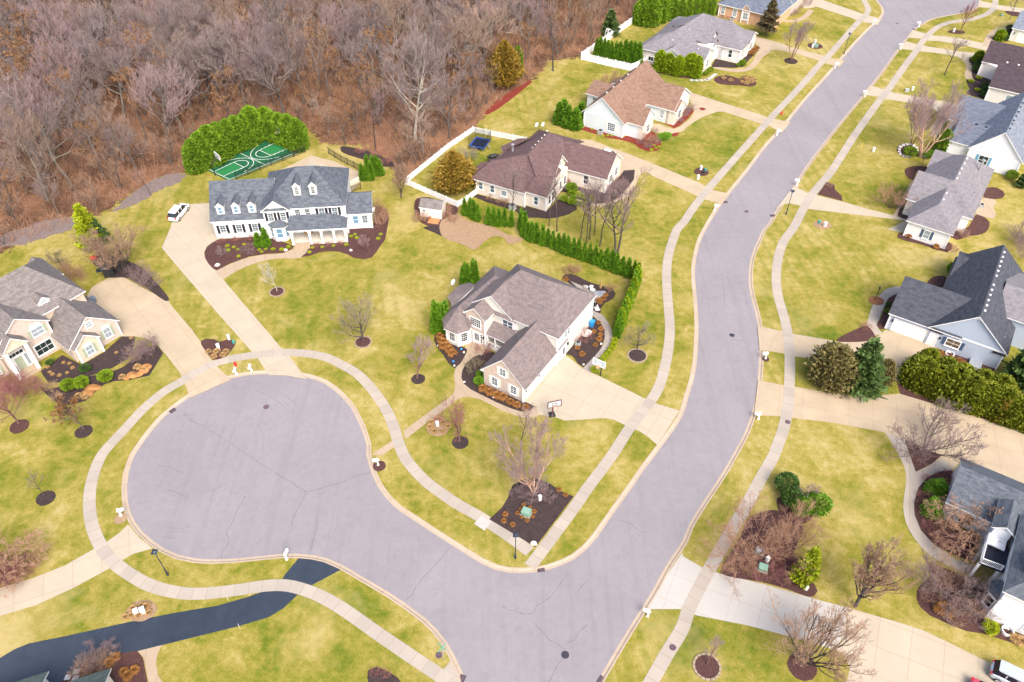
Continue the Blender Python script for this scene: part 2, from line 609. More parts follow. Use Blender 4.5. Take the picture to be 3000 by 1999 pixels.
# ------------------------------------------------------------------ road, kerb, lawn
ROADZ = -.10
WEST = ('12: 850,1640 850,1567 835,1500 805,1438 770,1365 720,1280 660,1205 580,1127 470,1045 330,950 140,838 0,757 | '
        '02: 2250,712 2160,692 2060,683 1960,683 1800,698 1640,714 1500,722 1350,715 1230,690 1130,645 1050,590 980,527 930,462 895,385 878,300 875,215 885,130 905,60 | '
        '01: 930,1567 950,1535 1000,1462 1060,1385 1130,1307 1210,1240 1310,1168 1420,1105 1560,1050 1700,1020 1850,1008 2000,1014 2130,1037 2240,1077 | '
        '11: 0,1165 60,1235 110,1325 150,1420 175,1500 | 12: 172,0 190,65 215,140 250,215 310,300 400,385 500,450 620,530 760,620 870,690 960,745 1060,790 1150,810 1240,815 1340,808 1430,790 1530,755 1610,715 1690,650 1760,570 1830,470 1900,370 2000,230 2100,85 | '
        '11: 2185,1540 2353,1295 | 21: 40,1165 75,1050 95,940 105,800 108,680 100,520 85,350 85,270 100,180 125,90 | '
        '20: 170,1567 240,1450 330,1330 450,1180 570,1020 690,885 850,690 1000,525 1100,407 1200,292 1300,190 1365,130 1385,95 1380,55 1350,15 | S: 2560,-12 2520,-60 2440,-130')
EAST = ('S: 2900,-130 2880,-60 | N: 1615,0 1600,75 1560,125 1450,180 1280,222 1050,262 880,298 760,340 680,392 590,445 530,497 450,585 380,672 300,775 0,1190 | '
        '20: 1230,668 1100,822 980,972 900,1077 830,1175 745,1312 690,1385 640,1455 590,1540 | '
        '21: 555,10 520,85 485,165 462,255 455,340 460,420 480,510 500,580 520,680 528,760 528,900 520,1020 508,1130 490,1230 460,1330 420,1430 360,1540 | '
        '22: 270,130 150,310 40,490 | 12: 2353,590 2240,762 2160,910 2060,1072 1960,1232 1860,1400 1790,1520 1765,1567 1720,1640')
west = smooth(pts(WEST, ROADZ), 1.2)
east = smooth(pts(EAST, ROADZ), 1.2)
road_poly = west + east                 # west runs up, east runs down
CUL = tuple(np.mean(pts('01: 1560,1050 1310,1168 1000,1462 2130,1037 | 02: 875,215 895,385 1050,590 1350,715 | 11: 110,1325', ROADZ), 0))
M['asphalt'] = m_asphalt('road_asphalt', (.215, .196, .210), (.285, .262, .276), streak=CUL)
M['blacktop'] = m_asphalt('sealed_blacktop', (.018, .026, .040), (.046, .058, .080), .42, spec=.5)
sheet('road', road_poly, ROADZ, M['asphalt'], skirt=.1)

def kerb_strip(name, line):
    N = normals2(line)
    P = np.array(line)
    d = np.r_[0, np.cumsum(np.linalg.norm(np.diff(P, axis=0), axis=1))] / 3.0
    prof = [(-.02, -.25), (-.02, ROADZ + .006), (.28, ROADZ + .012), (.36, -.03), (.44, .022), (.60, .026), (.60, -.06)]
    mb = MB()
    for i in range(len(P) - 1):
        for (o0, z0), (o1, z1) in zip(prof, prof[1:]):
            a, b = P[i] + N[i] * o0, P[i] + N[i] * o1
            c, e = P[i + 1] + N[i + 1] * o1, P[i + 1] + N[i + 1] * o0
            mb.face([(*a, z0), (*e, z0), (*c, z1), (*b, z1)], 0, [(d[i], o0), (d[i + 1], o0), (d[i + 1], o1), (d[i], o1)])
    o = mb.build(name, M['kerb'])
    o['kind'] = 'structure'
    return o
kerb_strip('kerb', west)
kerb_strip('kerb', east)

hole = [tuple(p) for p in np.array(west) + normals2(west) * .5] + [tuple(p) for p in np.array(east) + normals2(east) * .5]
far = [(-900, -150), (900, -150), (900, 1500), (-900, 1500)]
sheet('lawn', far, 0.0, M['lawn'], holes=[hole], skirt=0)

# ------------------------------------------------------------------ paved paths
WALKS = [
 '12: 1300,668 1200,592 1080,510 960,430 800,340 690,265 590,190 510,110 440,20 | 11: 395,1485 360,1370 305,1250 220,1125 110,1010 0,944 | 01: 2240,893 2100,868 1950,862 1800,874 1650,895 1500,930 1370,988 1255,1058 1125,1135 985,1255 860,1390 757,1500 | 02: 702,0 650,120 624,225 616,340 630,465 665,570 715,660 795,750 905,830 1030,898 1150,935 1300,957 1450,953 1650,929 1865,900 1990,903 2140,945 2240,990 | 12: 0,1056 150,1160 270,1245 490,1395 700,1535 790,1600',
 '12: 1298,772 1378,668 1620,342 1690,240 1868,0 | 11: 1975,1400 2080,1260 2140,1185 2195,1085 2230,960 2255,830 2265,690 2255,550 2245,420 2243,300 2255,190 2285,90 2320,5 | 20: 8,1530 60,1452 128,1362 182,1295 380,1070 565,862 620,800 810,598 960,428 1002,387 1218,145 1265,100 1278,62 1258,20 | S: 2525,-8 2490,-40',
 'N: 1885,-40 1885,0 1875,80 1840,150 1770,215 1640,275 1450,327 1200,358 1050,397 930,452 840,520 790,570 690,680 590,830 450,1015 280,1250 150,1440 | 20: 1372,672 1190,925 1090,1080 1010,1200 893,1338 835,1432 765,1567 | 21: 700,90 665,180 648,280 645,380 657,470 682,560 705,640 722,720 732,800 738,900 738,1000 735,1100 730,1200 715,1300 692,1400 655,1500 | 22: 630,0 530,180 430,365 350,500 235,700 150,850 40,1070 | 12: 2353,1190 2240,1380 2135,1567 2095,1640',
]
for i, wk in enumerate(WALKS):
    ribbon('sidewalk', pts(wk), 1.42, .022, M['walk'])
sheet('sidewalk', pts('12: 705,1478 757,1413 805,1500 800,1560 740,1640 690,1560'), .018, M['walk'], R(-40), 1.5)
# paler replaced slabs in the pavement
sheet('sidewalk', pts('12: 915,475 960,418 1035,462 987,524'), .027, M['drive_new'], 0, 4, skirt=.03)

def drive(name, spec, z, mat, ang, scale=3.0, sm=True, org=None):
    return sheet(name, pts(spec), z, mat, R(ang), scale, org=at(*org) if org else None)

drive('driveway', '01: 635,410 740,352 850,342 1165,512 1200,560 1320,700 1380,785 1440,890 1500,962 1590,1048 1450,1110 1312,1172 1285,1100 1268,1065 1240,1000 1130,860 1080,800 990,760 935,752 835,752 700,640 600,470', .012, M['drive_tan'], -50, 3.4)
drive('driveway', '00: 1175,1567 1183,1536 1230,1462 1300,1408 1440,1400 | A: 400,640 560,1010 | 01: 1500,80 1430,130 1410,165 1420,210 1490,300 1535,355 1945,838 2000,893 2112,1045 1980,1020 1852,1016 1780,905 1740,860 1500,590 1190,230 1115,140', .013, M['drive'], -50, 2.9)
sheet('path', smooth(pts('01: 1478,305 1580,255 1720,205 1850,185 1950,178 2020,150 2042,105'), 1) + smooth(pts('01: 2130,105 2128,150 2105,190 2070,210 1900,215 1780,240 1650,290 1535,358'), 1), .016, M['walk_tan'], R(20), 1.6)
drive('driveway', '11: 1545,880 1600,920 1660,970 1770,1020 2095,1180 2175,1215 2330,1262 2260,1370 2180,1500 2110,1440 2050,1402 1970,1368 1930,1350 1880,1326 1840,1316 1790,1314 1640,1326 1540,1331 1460,1302 1350,1290 1265,1260 1200,1150 1350,900', .012, M['drive'], -32, 3.2)
sheet('path', smooth(pts('11: 900,800 872,832 850,890 800,950 777,1010 785,1080 770,1150 700,1202 430,1402'), .8) + smooth(pts('11: 442,1458 740,1232 800,1182 880,1166 950,1182 1050,1232 1200,1296 1280,1315 1360,1300'), .8)
      + smooth(pts('11: 1345,1225 1250,1270 1180,1245 1000,1152 900,1120 850,1080 828,1020 842,970 880,920 950,880 1003,838'), .8), .017, M['walk_tan'], R(35), 1.5)
sheet('path', pts('11: 350,1470 385,1500 285,1567 205,1567'), .016, M['walk_tan'], R(35), 1.5)
ribbon('paver_path', pts('11: 1690,985 1710,955 1760,905 1812,850 1842,790 1840,730 1815,665 1765,605 1700,565'), 1.25, .018, M['paver'])
drive('driveway', '10: 1650,962 1720,965 2000,1070 | 20: 0,1212 105,1255 210,1312 322,1334 300,1365 272,1405 150,1375 100,1352 0,1305 | 10: 2150,1216 2100,1182 2060,1200 2000,1330 1950,1372 1800,1425 1700,1415 1560,1362 1600,1300', .012, M['drive_tan'], -27, 3.2)
drive('driveway', '20: 0,622 20,627 300,716 600,812 640,822 742,842 712,880 680,915 600,870 530,850 280,770 240,770 150,800 80,840 0,900 | E: 2260,960 2150,1062 2050,1170 1950,1205 1850,1212 1640,1200 1560,1150 1560,1060 1700,1065 1790,1115 1900,1140 2000,1105 2150,980 2205,900 2212,840 2120,640 2120,575', .012, M['drive_tan'], -32, 3.2)
drive('driveway', '20: 470,250 510,255 640,287 760,330 980,387 1030,402 1116,418 1080,462 985,438 937,418 770,365 640,341 595,352 540,400 490,450 470,470 520,330', .012, M['drive_tan'], -30, 3.2)
ribbon('path', pts('20: 590,352 540,385 510,420 480,455 445,478 375,488 285,478 190,455 130,430'), 1.3, .016, M['walk_tan'])
drive('driveway', '20: 760,-20 870,0 960,0 1250,100 1292,110 1368,132 1340,175 1235,148 1200,137 920,46 895,55 840,60', .012, M['drive'], -33, 3.2)
ribbon('path', pts('20: 885,70 850,110 800,138 730,146 665,132'), 1.4, .016, M['walk_tan'])
drive('driveway', 'N: 1612,10 1840,58 1940,86 2353,142 2500,165 2500,250 2353,222 2050,180 1900,156 1810,134 1590,118', .012, M['drive'], -33, 3.2)
drive('driveway', 'N: 520,495 740,553 845,583 1200,612 1660,708 1720,690 1790,740 1800,830 1725,832 1400,752 1000,682 780,667 665,637 450,622 415,640', .012, M['drive'], -33, 3.2)
ribbon('path', pts('N: 1740,770 1760,690 1810,590 1880,530 1960,490 2090,465'), 1.7, .016, M['walk_tan'])
drive('driveway', 'N: 405,680 610,730 720,755 1000,800 1250,842 1500,867 1730,872 1760,900 1690,965 1600,1000 1470,975 1400,980 1330,972 1260,930 1100,900 900,870 640,846 540,826 360,808 285,805', .012, M['drive'], -33, 3.2)
ribbon('path', pts('N: 1375,965 1440,1040 1468,1130 1440,1220 1458,1295 1530,1352 1650,1388 1800,1405'), 1.5, .016, M['walk_tan'])
drive('driveway', '20: 1290,588 1395,622 1440,637 1750,692 1895,712 1900,780 1870,830 1800,800 1700,732 1400,682 1350,666 1240,652', .012, M['drive'], -33, 3.2)
ribbon('path', pts('G: 680,870 650,960 640,1030 600,1100 560,1170 560,1270'), 1.8, .016, M['walk_tan'])
drive('driveway', '20: 778,1268 800,1300 865,1332 920,1346 1100,1390 1280,1442 1450,1482 | H: 0,972 80,985 280,1045 280,1250 0,1190 | 20: 1535,1520 865,1440 805,1417 740,1402 700,1408 640,1440', .012, M['drive'], -35, 3.2)
drive('path', 'H: 80,985 150,1002 380,490 348,490', .018, M['walk_tan'], -35, 1.5)
drive('driveway', '21: 515,678 690,716 760,732 1070,786 1310,778 1400,705 1740,800 1760,880 1990,985 1700,1020 1530,1070 1300,1010 1000,920 775,890 700,868 530,842', .012, M['drive_tan'], -33, 3.1)
ribbon('path', pts('21: 1350,740 1310,690 1320,620 1345,550 1395,475 1445,437 1510,425'), 1.5, .016, M['walk'])
drive('driveway', '21: 520,1052 700,1087 775,1097 930,1127 1150,1157 1430,1152 1520,1142 1700,1192 1900,1252 2100,1322 2353,1402 2600,1470 | 22: 2700,330 2353,200 1920,30 1865,105 1740,140 1600,130 1560,0 | 21: 1490,1567 1470,1530 1392,1412 1050,1347 755,1312 670,1302 490,1292', .012, M['drive_tan'], -17, 3.0)
sheet('path', smooth(pts('21: 1395,1412 1475,1530 | 22: 1490,0 1530,90 1542,180 1526,280 1520,350 1540,470 1600,580 1690,680 1820,760 1930,815'), .8) + smooth(pts('22: 2030,770 1900,730 1800,662 1720,602 1640,502 1595,380 1612,270 1652,198 1740,138 1862,106'), .8) + pts('22: 1800,30 1680,90 1612,122 1560,0 | 21: 1530,1465'), .017, M['walk'], R(-20), 1.5)
drive('driveway', '12: 2353,670 | 22: 0,698 145,782 250,817 560,892 800,962 1148,1057 1062,1347 900,1300 800,1270 640,1226 450,1176 95,1106 0,1066 | 12: 2345,1063 2105,1063 2230,850', .012, M['drive_new'], -25, 3.2)
drive('driveway', '22: 1148,1057 1460,1147 1650,1207 1820,1287 2150,1452 2353,1560 2500,1650 2300,1900 1130,1700 1130,1567 1155,1462 1120,1392 1062,1347', .0125, M['drive'], -25, 3.2)
drive('driveway', '02: 882,478 830,532 740,597 640,653 440,766 220,852 0,917 -200,990 -200,1180 0,1110 250,1035 500,920 750,786 850,721 920,682 1052,645 960,570', .012, M['drive'], 22, 3.0)
drive('driveway', '02: -100,1440 0,1400 100,1340 200,1300 450,1250 900,1150 1200,1090 1500,1040 1720,976 1930,900 1960,830 2010,770 2065,705 2200,725 2353,790 2160,892 2050,966 1950,1060 1850,1120 1650,1180 1120,1311 950,1352 740,1388 600,1440 430,1640 -100,1760', .012, M['blacktop'], 0, 3.0)
sheet('path', smooth(pts('02: 1115,1312 1085,1375 1075,1440 1090,1520 1140,1600'), .8) + smooth(pts('02: 1040,1620 1010,1500 1000,1440 985,1390 950,1353'), .8), .016, M['walk_tan'], R(10), 1.5)
# ------------------------------------------------------------------ house kit
M['trim'] = m_plain('white_trim', (.82, .82, .82), .45, .3, var=.02)
M['glass'] = m_plain('window_glass', (.065, .105, .135), .08, .6, var=.3, scale=1.3)
M['glass_dark'] = m_plain('dark_window_glass', (.02, .032, .035), .08, .6, var=.3, scale=1.3)
M['glass_blue'] = m_plain('sky_blue_window_glass', (.12, .24, .36), .08, .6, var=.25, scale=1.3)
M['curtain'] = m_plain('drawn_blind', (.26, .31, .34), .25, .4, var=.06)
M['glass_brown'] = m_plain('brown_window_glass', (.13, .09, .06), .15, .5, var=.3)
M['shut_dark'] = m_plain('dark_shutter_paint', (.02, .022, .036), .5, .3)
M['shut_blue'] = m_plain('slate_blue_shutter_paint', (.06, .105, .17), .5, .3)
M['shut_sky'] = m_plain('sky_blue_shutter_paint', (.13, .33, .5), .5, .3)
M['shut_sage'] = m_plain('sage_shutter_paint', (.33, .38, .28), .5, .3)
M['shut_pale'] = m_plain('pale_shutter_paint', (.60, .66, .64), .5, .3)
M['shut_white'] = m_plain('ivory_shutter_paint', (.7, .66, .6), .5, .3)
M['metal'] = m_plain('galvanised_metal', (.50, .53, .56), .35, .5, metal=.6)
M['gray_plastic'] = m_plain('gray_plastic', (.42, .43, .44), .5, .3)
M['vent_white'] = m_plain('roof_vent_metal', (.72, .70, .70), .5, .3)
M['vent_dark'] = m_plain('dark_vent_plastic', (.03, .035, .045), .5, .3)
M['wood'] = m_plain('porch_wood', (.40, .19, .08), .6, .3, var=.2)
M['deck'] = m_plain('deck_floor', (.5, .46, .40), .7, .2)
M['door_white'] = m_plain('white_door_paint', (.78, .78, .78), .4, .3, var=.02)

WIN_CACHE = {}
def window_meshes(w, h, rows, cols, frame, fw, sill):
    k = (round(w, 2), round(h, 2), rows, cols, fw, sill)
    if k in WIN_CACHE: return WIN_CACHE[k]
    mb = MB()                                    # lies in XZ, faces -Y
    d0, d1 = -.075, .02
    mb.box(-w / 2 - fw, w / 2 + fw, d0, d1, h / 2, h / 2 + fw)
    mb.box(-w / 2 - fw, w / 2 + fw, d0, d1, -h / 2 - fw, -h / 2)
    mb.box(-w / 2 - fw, -w / 2, d0, d1, -h / 2, h / 2)
    mb.box(w / 2, w / 2 + fw, d0, d1, -h / 2, h / 2)
    t = .013 if cols < 4 else .02
    for c in range(1, cols):
        x = -w / 2 + w * c / cols
        mb.box(x - t, x + t, -.055, d1, -h / 2, h / 2)
    for r in range(1, rows):
        z = -h / 2 + h * r / rows
        tt = .03 if rows == 2 or (rows % 2 == 0 and r == rows // 2) else t
        mb.box(-w / 2, w / 2, -.050, d1, z - tt, z + tt)
    if sill: mb.box(-w / 2 - fw - .05, w / 2 + fw + .05, -.13, d1, -h / 2 - fw - .06, -h / 2 - fw)
    f = mb.mesh('window_frame', [frame])
    pb = MB()
    pb.box(-w / 2, w / 2, -.030, .0, -h / 2, h / 2)
    WIN_CACHE[k] = (f, pb)
    return WIN_CACHE[k]

class House:
    def __init__(s, name, label, key, base, ang, wall, roof, brick=None, group=None, cat='house', org=None):
        o = org if org is not None else at(key, *base)
        s.o = Vector((o[0], o[1], 0))
        s.a = R(ang)
        s.t = thing(name, label, cat, (o[0], o[1], 0), s.a, group)
        s.wm, s.rm, s.bm = wall, roof, brick
        s.walls, s.bricks, s.trim = MB(), MB(), MB()
        s.nroof = 0
    def world(s, x, y):
        c, n = math.cos(s.a), math.sin(s.a)
        return (s.o.x + x * c - y * n, s.o.y + x * n + y * c)
    def roof(s, polys, t=.17, mat=None, name='roof', eave=None):
        mb = MB()
        mb.slab(polys, t, eave=eave)
        return mb.build(name, [mat or s.rm, M['trim']], s.t)
    def gable(s, x0, x1, y0, y1, ze, zr, axis='y', ov=.35, g0=.2, g1=.2, brick=False, walls=True, z0=-.05, c=None, mat=None, roof=True, eave=None):
        """ze = height of the eave edge (at the overhang), zr = ridge; axis = ridge direction"""
        wm = s.bricks if brick else s.walls
        if axis == 'y':
            a0, a1, b0, b1 = x0, x1, y0, y1
            P = lambda a, b, z: (a, b, z)
        else:
            a0, a1, b0, b1 = y0, y1, x0, x1
            P = lambda a, b, z: (b, a, z)
        cc = (a0 + a1) / 2 if c is None else c
        e0, e1 = a0 - ov, a1 + ov
        if roof:
            s.roof([[P(e0, b0 - g0, ze), P(cc, b0 - g0, zr), P(cc, b1 + g1, zr), P(e0, b1 + g1, ze)],
                    [P(cc, b0 - g0, zr), P(e1, b0 - g0, ze), P(e1, b1 + g1, ze), P(cc, b1 + g1, zr)]], mat=mat, eave=eave)
        if walls:
            h0 = ze + (zr - ze) * ov / (cc - e0) - .17
            h1 = ze + (zr - ze) * ov / (e1 - cc) - .17
            zt = zr - .18
            def F(L):
                n = len(L)
                wm.face(L)
            for b, flip in ((b0, axis == 'y'), (b1, axis != 'y')):
                L = [P(a0, b, z0), P(a1, b, z0), P(a1, b, h1), P(cc, b, zt), P(a0, b, h0)]
                F(L if flip else L[::-1])
            L = [P(a0, b0, z0), P(a0, b0, h0), P(a0, b1, h0), P(a0, b1, z0)]
            F(L if axis == 'y' else L[::-1])
            L = [P(a1, b0, z0), P(a1, b1, z0), P(a1, b1, h1), P(a1, b0, h1)]
            F(L if axis == 'y' else L[::-1])
    def hip(s, x0, x1, y0, y1, ze, zr, r0, r1, ov=.35, walls=True, brick=False, z0=-.05, mat=None, wtop=None):
        """r0,r1 = ridge end points"""
        e = (x0 - ov, x1 + ov, y0 - ov, y1 + ov)
        A, B, C, D = (e[0], e[2], ze), (e[1], e[2], ze), (e[1], e[3], ze), (e[0], e[3], ze)
        P0, P1 = (*r0, zr), (*r1, zr)
        if abs(r0[0] - r1[0]) + abs(r0[1] - r1[1]) < .01:
            pl = [[A, B, P0], [B, C, P0], [C, D, P0], [D, A, P0]]
        elif abs(r1[0] - r0[0]) > abs(r1[1] - r0[1]):       # ridge along x, r0 left
            pl = [[A, B, P1, P0], [B, C, P1], [C, D, P0, P1], [D, A, P0]]
        else:                                                # ridge along y, r0 front
            pl = [[A, B, P0], [B, C, P1, P0], [C, D, P1], [D, A, P0, P1]]
        s.roof(pl, mat=mat)
        if walls:
            (s.bricks if brick else s.walls).prism([(x0, y0), (x1, y0), (x1, y1), (x0, y1)], z0, (ze - .12) if wtop is None else wtop)
    def wallpoly(s, P, z0, z1, brick=False, **k):
        (s.bricks if brick else s.walls).prism(P, z0, z1, **k)
    def place(s, x, y, ang):
        return Matrix.Translation((x, y, 0)) @ Matrix.Rotation(R(ang), 4, 'Z')
    def window(s, x, y, ang, z, w, h, rows=2, cols=1, glass='glass', shut=None, fw=.09, sill=True, frame='trim', n_sh=.42, label=None, arch=False):
        """ang: 0 = faces local -y, 90 = faces +x, -90 = faces -x, 180 = faces +y"""
        fm, pb = window_meshes(w, h, rows, cols, M[frame], fw, sill)
        o = link(bpy.data.objects.new('window', fm), s.t)
        o.location = (x, y, z)
        o.rotation_euler = (0, 0, R(ang))
        if label: o['label'] = label
        kk = ('pane', w, h, glass)
        if kk not in WIN_CACHE: WIN_CACHE[kk] = pb.mesh('pane', [M[glass]])
        link(bpy.data.objects.new('pane', WIN_CACHE[kk]), o)
        if shut:
            kk = ('sh', h, shut, n_sh)
            if kk not in WIN_CACHE:
                sb = MB()
                sb.box(-n_sh / 2, n_sh / 2, -.06, .0, -h / 2 - .06, h / 2 + .06)
                nz = max(4, int(h / .22))
                for i in range(nz):
                    z0 = -h / 2 + h * i / nz + .03
                    sb.box(-n_sh / 2 + .05, n_sh / 2 - .05, -.075, -.058, z0, z0 + h / nz * .55)
                WIN_CACHE[kk] = sb.mesh('shutter', [M[shut]])
            for q in (-1, 1):
                c = link(bpy.data.objects.new('shutter', WIN_CACHE[kk]), o)
                c.location = (q * (w / 2 + fw + n_sh / 2 + .03), 0, 0)
        if arch:
            ab = MB()
            n = 12
            for i in range(n):
                a0, a1 = math.pi * i / n, math.pi * (i + 1) / n
                rr = w / 2 + fw
                q = [(0, h / 2 + fw), (rr * math.cos(a0), h / 2 + fw + rr * math.sin(a0) * .8), (rr * math.cos(a1), h / 2 + fw + rr * math.sin(a1) * .8)]
                ab.face([(px, -.06, pz) for px, pz in q])
            rim = [(rr * math.cos(math.pi * i / n), h / 2 + fw + rr * math.sin(math.pi * i / n) * .8) for i in range(n + 1)]
            for p, q in zip(rim, rim[1:]): ab.face([(p[0], -.06, p[1]), (p[0], .02, p[1]), (q[0], .02, q[1]), (q[0], -.06, q[1])])
            ab.build('window_arch', M['trim'], o)
        return o
    def door(s, x, y, ang, z0, w, h, kind='plain', mat='door_white', name='door', panels=(4, 4), label=None):
        mb = MB()
        mb.box(-w / 2, w / 2, -.04, .02, 0, h)
        if kind == 'garage':
            for r in range(panels[1]):
                for c in range(panels[0]):
                    cw, chh = w / panels[0], h / panels[1]
                    mb.box(-w / 2 + c * cw + .09, -w / 2 + (c + 1) * cw - .09, -.062, -.038, r * chh + .09, (r + 1) * chh - .09)
        o = mb.build(name, M[mat], s.t)
        o.location = (x, y, z0)
        o.rotation_euler = (0, 0, R(ang))
        if label: o['label'] = label
        fb = MB()
        fb.box(-w / 2 - .14, -w / 2, -.07, .02, 0, h + .14)
        fb.box(w / 2, w / 2 + .14, -.07, .02, 0, h + .14)
        fb.box(-w / 2, w / 2, -.07, .02, h, h + .14)
        fb.build('door_frame', M['trim'], o)
        if kind == 'plain':
            kb = MB()
            kb.box(w / 2 - .16, w / 2 - .1, -.09, -.04, 1.0, 1.1)
            kb.build('handle', M['metal'], o)
        if kind == 'glazed':
            gb = MB()
            n = panels
            for r in range(n[1]):
                for c in range(n[0]):
                    cw, chh = (w - .3) / n[0], (h * .62) / n[1]
                    gb.box(-w / 2 + .15 + c * cw + .03, -w / 2 + .15 + (c + 1) * cw - .03, -.052, -.038, h * .3 + r * chh + .03, h * .3 + (r + 1) * chh - .03)
            gb.build('pane', M['glass_dark'], o)
        return o
    def corner(s, x, y, z0, z1, w=.12):
        s.trim.box(x - w, x + w, y - w, y + w, z0, z1)
    def band(s, x0, y0, x1, y1, z, h=.14, d=.05):
        """white band board lying on a wall from (x0,y0) to (x1,y1)"""
        v = Vector((x1 - x0, y1 - y0))
        n = Vector((v.y, -v.x)).normalized() * d
        m = -n * .6
        P = [(x0 + m.x, y0 + m.y), (x1 + m.x, y1 + m.y), (x1 + n.x, y1 + n.y), (x0 + n.x, y0 + n.y)]
        s.trim.prism(P, z, z + h)
    def vents(s, L, mat='vent_white', w=.32):
        for (x, y, z) in L:
            mb = MB()
            mb.lathe([(w * .5, 0), (w * .5, .12), (w * .8, .14), (w * .7, .24), (0, .30)], 8)
            o = mb.build('roof_vent', M[mat], s.t)
            o.location = (x, y, z - .03)
    def pipe(s, x, y, z, h, r=.06, mat='vent_dark', name='vent_pipe'):
        mb = MB()
        mb.tube([(0, 0, -.1), (0, 0, h)], r, 8)
        o = mb.build(name, M[mat], s.t)
        o.location = (x, y, z)
    def chimney(s, x, y, z, h, r=.17):
        mb = MB()
        mb.lathe([(r * 1.7, 0), (r * 1.2, .12), (r, .2), (r, h * .55), (r * 1.1, h * .56), (r * 1.1, h * .6), (r, h * .61), (r, h), (r * 1.7, h + .02), (r * 1.8, h + .22), (r * .3, h + .3), (0, h + .3)], 12)
        o = mb.build('chimney_flue', M['metal'], s.t)
        o.location = (x, y, z)
    def lamp(s, x, y, ang, z):
        mb = MB()
        mb.box(-.06, .06, -.03, .01, -.12, .12)
        mb.box(-.09, .09, -.24, -.06, -.2, .12)
        mb.box(-.12, .12, -.27, -.03, .12, .18)
        o = mb.build('wall_lantern', M['black'], s.t)
        o.location = (x, y, z)
        o.rotation_euler = (0, 0, R(ang))
    def done(s):
        if s.walls.f: s.walls.build_split('wall', s.wm, s.t)
        if s.bricks.f: s.bricks.build_split('brick_wall', s.bm, s.t)
        if s.trim.f: s.trim.build_split('trim_board', M['trim'], s.t)

M['r_gray'] = m_shingle('weathered_gray_shingle', (0.200, 0.167, 0.163), (0.155, 0.133, 0.137), (0.244, 0.192, 0.185))
M['r_slateblue'] = m_shingle('blue_gray_shingle', (0.100, 0.115, 0.141), (0.078, 0.092, 0.118), (0.148, 0.163, 0.185))
M['r_left'] = m_shingle('taupe_gray_shingle', (0.192, 0.167, 0.159), (0.148, 0.133, 0.137), (0.252, 0.222, 0.207))
M['r_brown'] = m_shingle('dark_brown_shingle', (0.146, 0.094, 0.094), (0.110, 0.076, 0.078), (0.178, 0.110, 0.107))
M['r_tan'] = m_shingle('tan_brown_shingle', (0.252, 0.152, 0.107), (0.192, 0.118, 0.092), (0.296, 0.192, 0.141))
M['r_lgray'] = m_shingle('pale_gray_shingle', (0.215, 0.204, 0.222), (0.174, 0.167, 0.185), (0.259, 0.237, 0.252))
M['r_blue'] = m_shingle('steel_blue_shingle', (.135, .155, .205), (.105, .125, .17), (.18, .20, .25))
M['r_bluelt'] = m_shingle('pale_blue_shingle', (.18, .205, .255), (.14, .165, .215), (.24, .265, .315))
M['r_darkbrown'] = m_shingle('umber_shingle', (0.072, 0.053, 0.061), (0.055, 0.043, 0.051), (0.093, 0.068, 0.077))
M['r_char'] = m_shingle('charcoal_shingle', (0.067, 0.072, 0.091), (0.052, 0.058, 0.075), (0.091, 0.097, 0.117))
M['r_green'] = m_shingle('green_gray_shingle', (0.104, 0.137, 0.122), (0.081, 0.111, 0.100), (0.141, 0.174, 0.155))
M['w_white'] = m_siding('white_siding', (.78, .78, .79))
M['w_cream'] = m_siding('cream_siding', (.72, .68, .62))
M['w_sage'] = m_siding('pale_sage_siding', (.68, .66, .60))
M['w_tan'] = m_siding('beige_siding', (.70, .63, .55))
M['w_ice'] = m_siding('ice_blue_siding', (.64, .71, .74))
M['w_gray'] = m_siding('pinkish_gray_siding', (.70, .65, .64))
M['w_peach'] = m_siding('peach_siding', (.62, .38, .24))
M['w_blue'] = m_siding('powder_blue_siding', (.42, .48, .58))
M['w_cool'] = m_siding('cool_white_siding', (.74, .76, .80))
M['b_pink'] = m_brick('pale_pink_brick', (.60, .47, .40), (.52, .43, .38), (.62, .56, .50), .5, .17)
M['b_white'] = m_brick('whitewashed_brick', (.72, .70, .69), (.66, .64, .64), (.74, .73, .72))
M['b_cream'] = m_brick('cream_brick', (.64, .53, .40), (.58, .49, .39), (.66, .58, .48))
M['b_stone'] = m_brick('buff_stone', (.72, .64, .53), (.66, .60, .50), (.72, .66, .58), .45, .2)

# ---------------------------------------------------------------- central house
h = House('family_house', 'taupe-roofed two-storey house on the street corner with a side-entry brick garage', 'C', (530, 1252), -32.3, M['w_sage'], M['r_gray'], M['b_pink'])
# garage wing
h.gable(0, 6.25, 0, 11.3, 2.75, 6.45, 'y', .45, .22, .0, c=3.02, walls=False)
h.walls.face([(6.25, 0, -.05), (6.25, 11.3, -.05), (6.25, 11.3, 3.0), (6.25, 0, 3.0)])
h.walls.face([(0, 0, -.05), (0, 0, 3.0), (0, 11.3, 3.0), (0, 11.3, -.05)])
h.bricks.face([(0, 0, -.05), (6.25, 0, -.05), (6.25, 0, 3.02), (3.02, 0, 6.27), (0, 0, 3.02)])
h.corner(6.25, 0, 0, 2.9, .13)
h.corner(0, .1, 0, 2.9, .06)
for x in (-.25, 6.45):
    h.trim.box(x - .22, x + .22, -.16, .2, 2.56, 2.74)
h.window(1.75, 0, 0, 1.55, .85, 1.45, 4, 2, shut='shut_pale', n_sh=.34)
h.window(4.72, 0, 0, 1.55, .85, 1.45, 4, 2, shut='shut_pale', n_sh=.34)
h.window(3.05, 0, 0, 4.0, .85, 1.3, 4, 2, shut='shut_pale', n_sh=.34)
h.door(6.25, 2.2, 90, 0, 2.5, 2.25, 'garage', panels=(4, 4), name='garage_door')
h.door(6.25, 6.6, 90, 0, 4.8, 2.25, 'garage', panels=(8, 4), name='garage_door')
